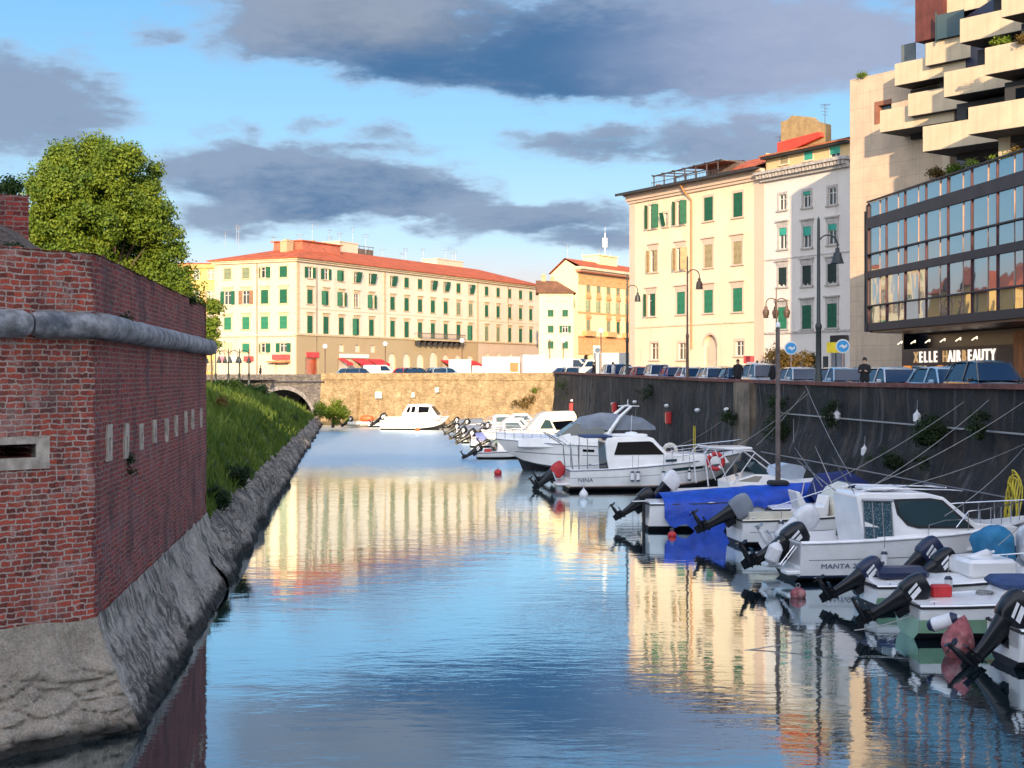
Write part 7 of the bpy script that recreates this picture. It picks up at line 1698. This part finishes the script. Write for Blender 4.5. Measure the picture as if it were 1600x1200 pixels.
# ------------------------------------------------------------------ cars
def paint(name,col): return mat(name,col,.22,var=.04,coat=.8,spec=.6)
PAINT={'silver':paint('silver_paint',(.45,.47,.5)),'white':paint('white_paint',(.72,.72,.72)),'blue':paint('blue_car_paint',(.03,.08,.25)),'navy':paint('navy_car_paint',(.02,.03,.08)),'black':paint('black_car_paint',(.012,.013,.016)),'grey':paint('grey_car_paint',(.14,.16,.19)),'lightblue':paint('light_blue_paint',(.28,.42,.55)),'red':paint('red_car_paint',(.4,.02,.02))}
def car_mesh(hatch=0,L=4.2,W=1.72,H=1.48,suv=0):
    """returns dict of meshes; local x forward, origin on the ground at the centre"""
    out={}; h=L/2; hw=W/2; z0=.24+.06*suv; belt=.88+.1*suv; roof=H
    rear=-h
    side=[(rear+.02,.45),(rear+.0,.75),(rear+.08,belt-.02),(-h+.55 if not hatch else -h+.18,belt+.03),( .62,belt),(h-.75,belt-.10),(h-.12,.70),(h,.52),(h-.03,.3)]
    xs=[rear,rear+.06,rear+.3,-h+.8,-.6,.2,.9,h-.8,h-.35,h-.1,h]
    def top(x):
        pts=side[1:-1]
        for (xa,za),(xb,zb_) in zip(pts,pts[1:]):
            if x<=xb: return za+(zb_-za)*max(0,(x-xa))/(xb-xa+1e-6)
        return pts[-1][1]
    rows=[]
    for x in xs:
        e=abs(x)/h; nw=hw*(1-.10*max(0,(e-.75)/.25)**2); t_=top(x); zb_=z0+(.08 if e>.93 else 0)
        half=[(nw*.92,zb_),(nw,zb_+.12),(nw*1.0,(zb_+t_)/2),(nw*.97,t_-.08),(nw*.88,t_),(0,t_+.03)]
        rows.append([(x,y,z) for y,z in half]+[(x,-y,z) for y,z in reversed(half[:-1])])
    b=MB(); b.loft(rows); 
    # cabin pillars + roof skin
    ra=-h+.75 if not hatch else -h+.38; gf=[(-h+.35 if not hatch else -h+.12,belt+.0),(ra,roof-.08),(ra+.35,roof),(.15,roof),(.55,roof-.07),(1.15,belt-.02)]
    def wdt(z): return hw*.93-(z-belt)/(roof-belt)*.2
    P=gf; 
    # roof
    R_=[(ra+.0,roof-.08),(ra+.35,roof),(.15,roof),(.55,roof-.07)]
    b2=MB(); rws=[]
    for x,z in R_: w_=wdt(z); rws.append([(x,-w_,z-.05),(x,-w_+.08,z),(x,0,z+.025),(x,w_-.08,z),(x,w_,z-.05),(x,w_-.05,z-.07),(x,-w_+.05,z-.07)])
    b2.loft(rws)
    for sg in (-1,1):
        for (xa,za),(xb,zb_) in ((P[0],(ra,roof-.08)),((.55,roof-.07),(1.15,belt-.02)),((-.15,roof-.03),(-.2,belt))):
            b2.tube([(xa,sg*wdt(za),za),(xb,sg*wdt(zb_),zb_)],.035,5)
    b.v+=b2.v if False else []; 
    o=len(b.v); b.v+=b2.v; b.f+=[[i+o for i in f] for f in b2.f]; b.m+=b2.m; b.s+=b2.s
    out['body']=b
    g=MB()
    w0=wdt(belt)-.02; w1=wdt(roof-.08)-.02
    g.add([(1.12,-w0+.04,belt),(1.12,w0-.04,belt),(.56,w1-.02,roof-.09),(.56,-w1+.02,roof-.09)],[(0,1,2,3)]); out['windscreen']=g
    g=MB(); x0=P[0][0]+.03; g.add([(x0,-w0+.04,belt+.02),(x0,w0-.04,belt+.02),(ra+.02,w1-.02,roof-.1),(ra+.02,-w1+.02,roof-.1)],[(0,1,2,3)]); out['rear_window']=g
    for sg,nm in ((-1,'side_window'),(1,'side_window_b')):
        g=MB(); g.add([(x0+.12,sg*(w0+.0),belt+.01),(-.24,sg*w0,belt+.01),(-.2,sg*w1,roof-.1),(ra+.12,sg*w1,roof-.12)],[(0,1,2,3)]); g.add([(-.16,sg*w0,belt+.01),(1.0,sg*w0,belt+.01),(.5,sg*w1,roof-.11),(-.13,sg*w1,roof-.09)],[(0,1,2,3)]); out[nm]=g
    return out
def car_obj(label,loc,rz,pm,hatch=0,suv=0,L=4.2,group='cars parked along the quay parapet',cat='car',H=1.48):
    r=thing('parked_car',label,cat,loc,rz,group); key=(hatch,suv,L,H)
    def mk(nm,mt,m_): return wmesh(('car',key,nm,mt.name),lambda: m_.mesh(nm,mt,fix=(nm=='body')))
    ms=car_mesh(hatch,L,1.72,H,suv)
    bo=link('body',mk('body',PAINT[pm],ms['body']),r)
    for nm in ('windscreen','rear_window','side_window','side_window_b'): link(nm.replace('_b',''),mk(nm,CARGL,ms[nm]),r)
    h=L/2
    for sx in (-1,1):
        for sy in (-1,1):
            def wh():
                b=MB(); b.lathe([(.0,-.1),(.2,-.1),(.30,-.1),(.31,-.06),(.31,.06),(.30,.1),(0,.1)],18,(0,0,0),0,'y'); return b.mesh('wheel',MT['rubber'])
            def rm():
                b=MB(); b.lathe([(.0,-.12),(.05,-.12),(.19,-.105),(.2,-.1)],14,(0,0,0),0,'y'); b.lathe([(.2,.1),(.19,.105),(.05,.12),(0,.12)],14,(0,0,0),0,'y'); return b.mesh('rim',MT['alu'])
            w_=link('wheel',wmesh(('wheel',),wh),r,(sx*(h-.82),sy*.76,.31)); link('rim',wmesh(('rim',),rm),w_)
    for sy in (-1,1):
        def hl():
            b=MB(); b.bbox(-.1,.03,-.17,.17,-.07,.07,.03); return b.mesh('headlight',SIGNW)
        def tl():
            b=MB(); b.bbox(-.03,.05,-.1,.1,-.12,.12,.02); return b.mesh('tail_light',MT['red'])
        def mi():
            b=MB(); b.bbox(-.06,.06,-.1,.1,-.07,.07,.03); return b.mesh('wing_mirror',PAINT[pm])
        link('headlight',wmesh(('hl',),hl),r,(h-.10,sy*.58,.62)); link('tail_light',wmesh(('tl',),tl),r,(-h+.06,sy*.66,.78)); link('wing_mirror',wmesh(('mi',pm),mi),r,(.78,sy*.93,.92+.08*suv))
    return r
CARGL=glassy('car_glass',(.01,.03,.07),.05); CARGL.node_tree.nodes['Principled BSDF'].inputs['Specular IOR Level'].default_value=.3; CARGL.node_tree.nodes['Principled BSDF'].inputs['IOR'].default_value=1.45; VANP=mat('van_white',(.5,.5,.49),.35,var=.08)
VC=VW+2.55
clist=[(1541,'black',0,1,'dark car with a yellow flash in its mirror, nearest of the parked row','H'),(1478,'lightblue',0,0,'pale blue saloon second in the row with a long sloping windscreen',''),(1397,'silver',1,0,'silver hatchback third in the row right of the dark clad pedestrian',''),(1318,'lightblue',1,0,'pale blue grey hatchback fourth in the row beneath the round blue sign',''),(1252,'silver',0,0,'silver car fifth in the row under the tall dark street lamp',''),(1192,'silver',1,1,'silver estate with roof rails sixth in the row, behind the wooden mast',''),(1152,'navy',1,0,'dark car seventh in the row behind the standing pedestrian',''),(1118,'white',1,0,'white hatchback eighth in the row left of the pedestrian',''),(1083,'white',0,0,'white saloon ninth in the row beside the brown lamp post',''),(1055,'blue',1,0,'blue car tenth in the row left of the brown lamp post',''),(1029,'white',1,1,'white van-like car eleventh in the row below the yellow building',''),(1005,'red',1,0,'maroon car twelfth in the row below the yellow building',''),(990,'white',1,0,'small white car thirteenth in the row near the left corner of the yellow building',''),(972,'navy',1,1,'dark blue people carrier fourteenth in the row beside the far lamp post',''),(958,'white',1,1,'pale people carrier last in the row by the walking pedestrian','')]
for k,(px,pm,hatch,suv,lab,_) in enumerate(clist):
    p=Pv(px,VC+.15*math.sin(k*2.1)); p.z=street(p.y)+.0
    car_obj(lab,p,CA-math.pi/2+R(1.5*math.sin(k*1.7)),pm,hatch,suv,4.3 if not hatch else 4.0,H=1.48+.2*suv)
# second row behind
for k,(px,pm,hatch,suv,lab) in enumerate([(1345,'navy',0,0,'dark car in the second row in front of the grey panel wall'),(1130,'black',0,1,'black car roof in the second row in front of the arched door'),(1500,'black',0,0,'black car in the second row below the hairdresser sign')]):
    p=Pv(px,VC+4.2); p.z=street(p.y); car_obj(lab,p,CA-math.pi/2,pm,hatch,suv,4.3,'cars in the second row on the quay street',H=1.5)
# cars on the far side street
for k,(px,pm,hatch,lab) in enumerate([(541,'lightblue',1,'pale blue car behind the far wall, left of the white van'),(562,'grey',1,'grey blue car behind the far wall just left of the white van'),(627,'red',1,'dark red and black car behind the far wall right of the white van'),(652,'black',0,'black estate behind the far wall below the balcony'),(676,'navy',0,'dark blue car behind the far wall below the red awnings'),(697,'lightblue',1,'pale blue hatchback behind the far wall beside the white box van'),(882,'blue',0,'blue car at the corner above the creeper'),(905,'silver',1,'silver car at the corner beside the dark pedestrian'),(925,'navy',0,'navy car behind the pedestrians at the corner')]):
    Y=178-(px-541)*.035; p=K(px,583,Y); p.z=street(Y); car_obj(lab,p,R(8+k*7%20) if k%2 else R(180+k*5),pm,hatch,0,4.1,'cars on the street behind the far wall')
# vans and trucks
def van(label,px,Y,L,H,rz,name='van',box=False,patch=None):
    p=K(px,583,Y); p.z=street(Y); r=thing(name,label,'van' if not box else 'truck',p,rz,'white vans and trucks on the far street')
    W=1.0; h=L/2
    if box:
        b=MB(); b.bbox(-h,h-1.9,-1.1,1.1,.7,H,.04); b.build('cargo_box',VANP,r)
        P=[(h-1.8,.4),(h-1.8,H-.75),(h-.9,H-.75),(h-.35,1.5),(h-.02,1.3),(h,.4)]
    else: P=[(-h,.35),(-h,H-.1),(-h+.15,H),(h-1.55,H),(h-.85,H*.62+.1),(h-.1,H*.5),(h,.8),(h,.35)]
    b=MB(); b.prism(P,-W,W); o=b.build('body' if not box else 'cab',VANP,r); bv=o.modifiers.new('bevel','BEVEL'); bv.width=.06; bv.segments=2; bv.limit_method='ANGLE'
    b=MB()
    if box:
        for sg in (-1,1): b.add([(h-1.6,sg*(W+.01),H-.95),(h-1.0,sg*(W+.01),H-.95),(h-.6,sg*(W+.01),1.55),(h-1.6,sg*(W+.01),1.55)],[(0,1,2,3)])
    else:
        for sg in (-1,1): b.add([(h-2.3,sg*(W+.01),H*.93),(h-1.6,sg*(W+.01),H*.93),(h-1.0,sg*(W+.01),H*.62),(h-2.3,sg*(W+.01),H*.62)],[(0,1,2,3)])
    b.build('side_window',CARGL,r,fix=False)
    b=MB()
    if box: a,c_=(h-.88,H-.8),(h-.38,1.55)
    else: a,c_=(h-1.5,H-.06),(h-.9,H*.62+.13)
    b.add([(a[0]+.03,-W+.12,a[1]+.02),(a[0]+.03,W-.12,a[1]+.02),(c_[0]+.03,W-.12,c_[1]+.02),(c_[0]+.03,-W+.12,c_[1]+.02)],[(0,1,2,3)]); b.build('windscreen',CARGL,r,fix=False)
    for sx in (-h+.9,h-.9):
        for sy in (-1,1): 
            w_=link('wheel',wmesh(('wheel',),None),r,(sx,sy*.9,.36)); w_.scale=(1.15,1.15,1.15)
    if patch:
        b=MB(); 
        for sg in (-1,1): b.box(h-3.1,h-2.1,sg*1.12-.01,sg*1.12+.01,1.0,H-.7)
        b.build('orange_panel',OR,r)
    return r
van('small white delivery van left of the dark cars behind the far wall',596,180,4.4,1.85,R(4))
van('white box truck beside the pale blue hatchback',731,177,4.6,2.5,R(2),'box_truck',True)
van('white box truck with an orange panel in front of the pinkish base of the palace',795,176,6.4,2.8,R(2),'box_truck',True,True)
van('white truck cab and box left of the small yellow house',846,173,4.6,3.0,R(4),'box_truck',True)
van('white high roofed van in front of the orange arches',893,168,5.6,2.5,R(-20))
van('large white box truck in front of the orange trimmed building',948,165,6.5,3.1,R(184),'box_truck',True)
# ------------------------------------------------------------------ people
def person(label,loc,rz=0,h=1.72,coat=(.012,.012,.016),legs=(.02,.02,.03),hair=(.03,.02,.015),pose='walk',group=None,hairlong=False):
    r=thing('person',label,'person',loc,rz,group); s=h/1.72
    J={'pel':(0,0,.93),'sp':(0,0,1.15),'ch':(0,0,1.36),'nk':(0,.01,1.50),'hd':(0,.02,1.60),'ht':(0,.0,1.70)}
    st=.16 if pose=='walk' else .03
    E=[((0,0,.93),.145),((0,0,1.15),.125),((0,0,1.35),.15),((0,.005,1.48),.06),((0,.015,1.56),.085),((0,.01,1.66),.085)]
    me=bpy.data.meshes.new('t'); vs=[e[0] for e in E]; rad=[e[1] for e in E]; ed=[(i,i+1) for i in range(5)]
    def chain(root_,pts):
        last=root_
        for p,q in pts: vs.append(p); rad.append(q); ed.append((last,len(vs)-1)); last=len(vs)-1
    bend=.0
    for sg in (-1,1):
        fw_=sg*st
        chain(0,[((sg*.10,0,.86),.095),((sg*.11,fw_*.6+.03,.48),.06),((sg*.11,fw_,.10),.042),((sg*.12,fw_+.16,.04),.035)])
        ax,ay=(sg*.26,-fw_*.7)
        if pose=='phone': pts=[((sg*.19,0,1.40),.06),((sg*.24,.02,1.13),.046),((sg*.12,.22,1.18),.035),((sg*.07,.27,1.22),.032)]
        else: pts=[((sg*.19,0,1.40),.06),((sg*.25,ay*.4,1.12),.046),((sg*.26,ay+.04,.88),.035),((sg*.26,ay+.06,.80),.032)]
        chain(2,pts)
    me.from_pydata([tuple(Vector(v)*s) for v in vs],ed,[]); ob=bpy.data.objects.new('t',me); COL.objects.link(ob)
    sk=ob.modifiers.new('s','SKIN'); me.skin_vertices[0].data[0].use_root=True
    for i,q in enumerate(rad): me.skin_vertices[0].data[i].radius=(q*s*(1.25 if i in (0,1,2) else 1),q*s)
    sd=ob.modifiers.new('d','SUBSURF'); sd.levels=2; sd.render_levels=2
    bpy.context.view_layer.update(); m2=bpy.data.meshes.new_from_object(ob.evaluated_get(bpy.context.evaluated_depsgraph_get())); bpy.data.objects.remove(ob)
    sm=mat('skin',(.45,.28,.2),.6,var=.05); m2.materials.clear()
    for q in (sm,mat('coat',coat,.85),mat('trousers',legs,.85)): m2.materials.append(q)
    for p in m2.polygons:
        z=p.center.z/s; p.use_smooth=True; p.material_index=0 if (z>1.49 or (z<.86 and abs(p.center.x)>.22*s)) else (1 if z>.84 else 2)
        if pose=='phone' and p.center.y>.2*s: p.material_index=0
    link('body',m2,r)
    b=MB(); b.lathe([(0,.115),(.05,.105),(.088,.06),(.097,0),(.09,-.05),(.07,-.09 if not hairlong else -.2),(.04,-.09 if not hairlong else -.22)],14,(0,-.015*s,1.64*s)); b.build('hair',mat('hair',hair,.8),r)
    # jacket hem
    b=MB(); b.lathe([(.17*s,.78*s),(.19*s,.86*s),(.165*s,1.05*s),(.18*s,1.3*s),(.12*s,1.45*s)],16); o=b.build('jacket',mat('jacket',coat,.9),r); o.scale=(1.12,.8,1)
    b=MB()
    for sg in (-1,1): b.lathe([(.0,-.012),(.012,0),(0,.012)],6,(sg*.032*s,.10*s,1.625*s),0)
    b.lathe([(0,-.02),(.014,0),(0,.03)],6,(0,.108*s,1.595*s)); b.build('face_features',mat('face_dark',(.12,.06,.05),.7),r)
    return r
def stand(px,v,**k):
    p=Pv(px,v); p.z=street(p.y)+.12; return p
person('pedestrian in black seen from behind standing at the parapet in front of the yellow building',stand(1153,VW+1.0),R(180),1.78,pose='stand')
person('pedestrian in a black hooded coat by the parapet in front of the grey panel wall',stand(1351,VW+1.0),R(150),1.75,pose='phone')
person('dark figure partly hidden behind the wooden mast',stand(1207,VW+.9),R(60),1.7,pose='walk',hair=(.05,.03,.02))
person('pedestrian in black walking at the corner where the street meets the far wall',stand(928,VW+1.1),R(100),1.72,pose='stand')
person('walking pedestrian with a white jacket beside the last parked car',stand(958,VW+1.0),R(-80),1.7,coat=(.55,.55,.56),pose='walk')
p=K(407,583,176); p.z=5.0; person('dark pedestrian on the bridge pavement below the shops',p,R(90),1.72)
# ------------------------------------------------------------------ street lamps
def lamp(label,base,h,arm=1.5,heads=1,mt='iron',rz=0,ballast=True,bell=.42,r0=.1,group='swan neck street lamps'):
    r=thing('street_lamp',label,'street lamp',base,rz,group)
    b=MB(); b.lathe([(r0*2.0,0),(r0*2.0,.12),(r0*1.5,.2),(r0*1.45,.9),(r0*1.15,1.05),(r0*1.0,h*.38),(r0*1.25,h*.39),(r0*1.25,h*.405),(r0*.75,h*.42),(r0*.55,h*.97),(r0*.5,h),(0,h+.15)],12); b.build('pole',MT[mt],r)
    for k in range(heads):
        a=(0 if heads==1 else (0,math.pi,math.pi/2)[k]); c_,s_=math.cos(a),math.sin(a)
        z=h*.86; R_=arm/2; pts=[(0.0,0,z-1.0*arm/1.5),(.0+.1,0,z-.25)]
        pts=[(.12*0,0,z-.6)]+[(R_-R_*math.cos(g),0,z+R_*1.0*math.sin(g)) for g in [math.pi*q/12 for q in range(0,13)]]+[(arm,0,z-.35)]
        b=MB(); b.tube([(x*c_,x*s_,zz) for x,y,zz in pts],.035,6); b.tube([(0,0,z),(.0,0,z)],.01,4) if False else None
        ar=b.build('arm',MT[mt],r)
        b=MB(); x0=arm*c_;y0=arm*s_; b.lathe([(.03,.32),(.09,.28),(.1,.12),(.17,.06),(.2,-.08),(bell,-.36),(bell+.04,-.40),(bell-.04,-.39),(0,-.3)],14,(x0,y0,z-.45)); b.build('lamp_shade',MT[mt],ar)
    return r
def sbase(px,v,dz=.12): p=Pv(px,v); p.z=street(p.y)+dz; return p
MT['bronze']=mat('bronze_post',(.13,.075,.05),.5,var=.3)
p=sbase(1279,VW+.9); lamp('tall dark swan neck street lamp in front of the grey white building',p,EYE+(587-343)/F*p.y-p.z,.85,1,'iron',CA*0,r0=.12,bell=.28)
p=sbase(1074,VW+.9); lamp('brown swan neck street lamp in front of the middle of the yellow building',p,EYE+(587-402)/F*p.y-p.z,.75,1,'bronze',0,r0=.085,bell=.22)
p=sbase(980,VW+.9); lamp('dark swan neck street lamp at the left edge of the yellow building',p,EYE+(587-430)/F*p.y-p.z,.8,1,'iron',0,r0=.1,bell=.22)
p=sbase(1213,VW+4.6); lamp('pale three headed street lamp behind the wooden mast',p,EYE+(587-452)/F*p.y-p.z,.6,3,'bronze',R(-5),r0=.055,bell=.13)
for px,Y,lab in ((337,158,'dark street lamp at the bridge, nearest to the bastion'),(357,157,'dark street lamp at the bridge, second from the bastion'),(374,156,'dark street lamp at the bridge, third from the bastion'),(389,155,'dark street lamp at the bridge, nearest to the shops')):
    p=K(px,607,Y); p.z=3.9; lamp(lab,p,7.6-3.9+.7,1.0,2 if px<380 else 1,'iron',R(180 if px>380 else 0),r0=.11,bell=.26)
def globe_lamp(label,px,Y,ytop):
    p=K(px,583,Y); p.z=street(Y); h=EYE+(587-ytop)/F*Y-p.z; r=thing('globe_lamp',label,'street lamp',p,0,'globe street lamps on the far street')
    b=MB(); b.lathe([(.16,0),(.14,.6),(.07,.75),(.06,h-.3),(.12,h-.2)],10); b.build('pole',MT['bronze'],r); b=MB(); b.lathe([(.3*math.sin(math.pi*k/10),h+.05-.3*math.cos(math.pi*k/10)) for k in range(11)],14); b.build('globe',MT['whiteplastic'],r)
for px,Y,yt,lab in ((508,178,542,'globe lamp in front of the red shop sign'),(602,181,538,'globe lamp in front of the first arch of the palace'),(722,178,533,'globe lamp between the two white box trucks'),(859,172,528,'globe lamp in front of the small yellow house'),(939,160,518,'tall globe lamp in front of the orange trimmed building'),(880,171,533,'globe lamp left of the high roofed white van')): globe_lamp(lab,px,Y,yt)
# ------------------------------------------------------------------ signs
def disc_sign(label,px,py,v,pole=True,face='BUS'):
    p=Pv(px,v); p.z=street(p.y); zc=EYE-(py-HY)/F*p.y-p.z; r=thing('round_sign',label,'road sign',p,math.radians(-14),'round blue signs on pink poles')
    b=MB(); b.tube([(0,.05,0),(0,.05,zc)],.035,8); b.build('pole',mat('pinkish_pole',(.5,.3,.25),.5),r)
    b=MB(); b.lathe([(0,-.03),(.36,-.03),(.37,0),(.36,.02),(0,.02)],26,(0,0,zc),0,'y'); f=b.build('sign_disc',SIGNW,r)
    b=MB(); b.lathe([(0,-.04),(.30,-.04),(.30,-.031)],26,(0,0,zc),0,'y'); b.build('blue_field',mat('sign_blue',(.03,.3,.65),.4),f)
    b=MB(); b.slab([(0,0)],0,0) if False else None
    b.prism([(-.2,zc-.05),(-.05,zc+.1),(.1,zc+.02),(.2,zc+.12),(.22,zc-.02),(.05,zc-.12),(-.08,zc-.02)],-.05,-.042); b.build('pictogram',SIGNW,f)
disc_sign('round blue and white sign on a thin pink pole in front of the rusty bush',1236,544,VW+4.0)
disc_sign('round blue and white sign on a thin pink pole beside the yellow sign',1317,541,VW+5.0)
def boardsign(label,px,py,v,w_,h_,mt,name='sign_board',txt=None,cat='sign',extra=None):
    p=Pv(px,v); p.z=street(p.y); zc=EYE-(py-HY)/F*p.y-p.z; r=thing(name,label,cat,p,R(-12)); b=MB(); b.tube([(0,.06,0),(0,.06,zc+h_*.4)],.035,6); b.build('pole',MT['iron'],r); b=MB(); b.box(-w_/2,w_/2,-.03,.02,zc-h_/2,zc+h_/2); f=b.build('panel',mt,r)
    if txt: text(f,txt[0],txt[1],(0,-.035,zc-txt[1]*.35),(R(90),0,0),txt[2],.002)
    return r
YS=mat('yellow_sign',(.8,.6,.02),.5); 
boardsign('yellow rectangular sign in front of the grey roller door',1306,543,VW+5.2,.95,.55,YS,txt=('TAXI',.22,MT['black']) if False else None)
boardsign('small dark traffic signal box with rounded top beside the tall lamp',1290,570,VW+4.9,.28,.9,MT['iron'],'traffic_signal')
boardsign('red edged notice left of the bushes, upper of two',1170,562,VW+6.2,.7,.5,mat('red_sign_face',(.6,.03,.04),.5))
boardsign('white notice board with a small blue arrow left of the bushes',1178,577,VW+6.0,.9,.95,SIGNW)
boardsign('tall plain dark post beside the low green bush',1183,578,VW+5.5,.12,1.2,MT['iron'],'post',cat='post')
boardsign('grey double sided board standing in front of the high roofed van',933,548,VW+8,.9,1.2,MT['alu'])
boardsign('green pharmacy style cross sign by the shops of the palace',511,549,-8,.6,.9,mat('green_sign',(.03,.3,.18),.5)) if False else None
# scooters / street clutter behind the parapet
t_=thing('scooter','dark scooter with a windscreen parked in front of the hairdresser',"scooter",sbase(1455,VW+6.5,0),CA+R(80))
b=MB(); b.prism([(-.8,.35),(-.85,.75),(-.3,.85),(-.1,.5),(.35,.45),(.5,.95),(.62,.95),(.75,.4),(.4,.25),(-.5,.25)],-.16,.16); b.build('body',MT['black'],t_)
for x in (-.6,.65): b=MB(); b.lathe([(0,-.06),(.22,-.06),(.25,0),(.22,.06),(0,.06)],16,(x,0,.25),0,'y'); b.build('wheel',MT['rubber'],t_)
b=MB(); b.add([(.55,-.2,1.0),(.55,.2,1.0),(.4,.16,1.45),(.4,-.16,1.45)],[(0,1,2,3)]); b.build('windshield',MT['tint'],t_,fix=False); b=MB(); b.tube([(.5,-.33,1.02),(.55,0,.98),(.5,.33,1.02)],.02,6); b.build('handlebar',MT['iron'],t_)
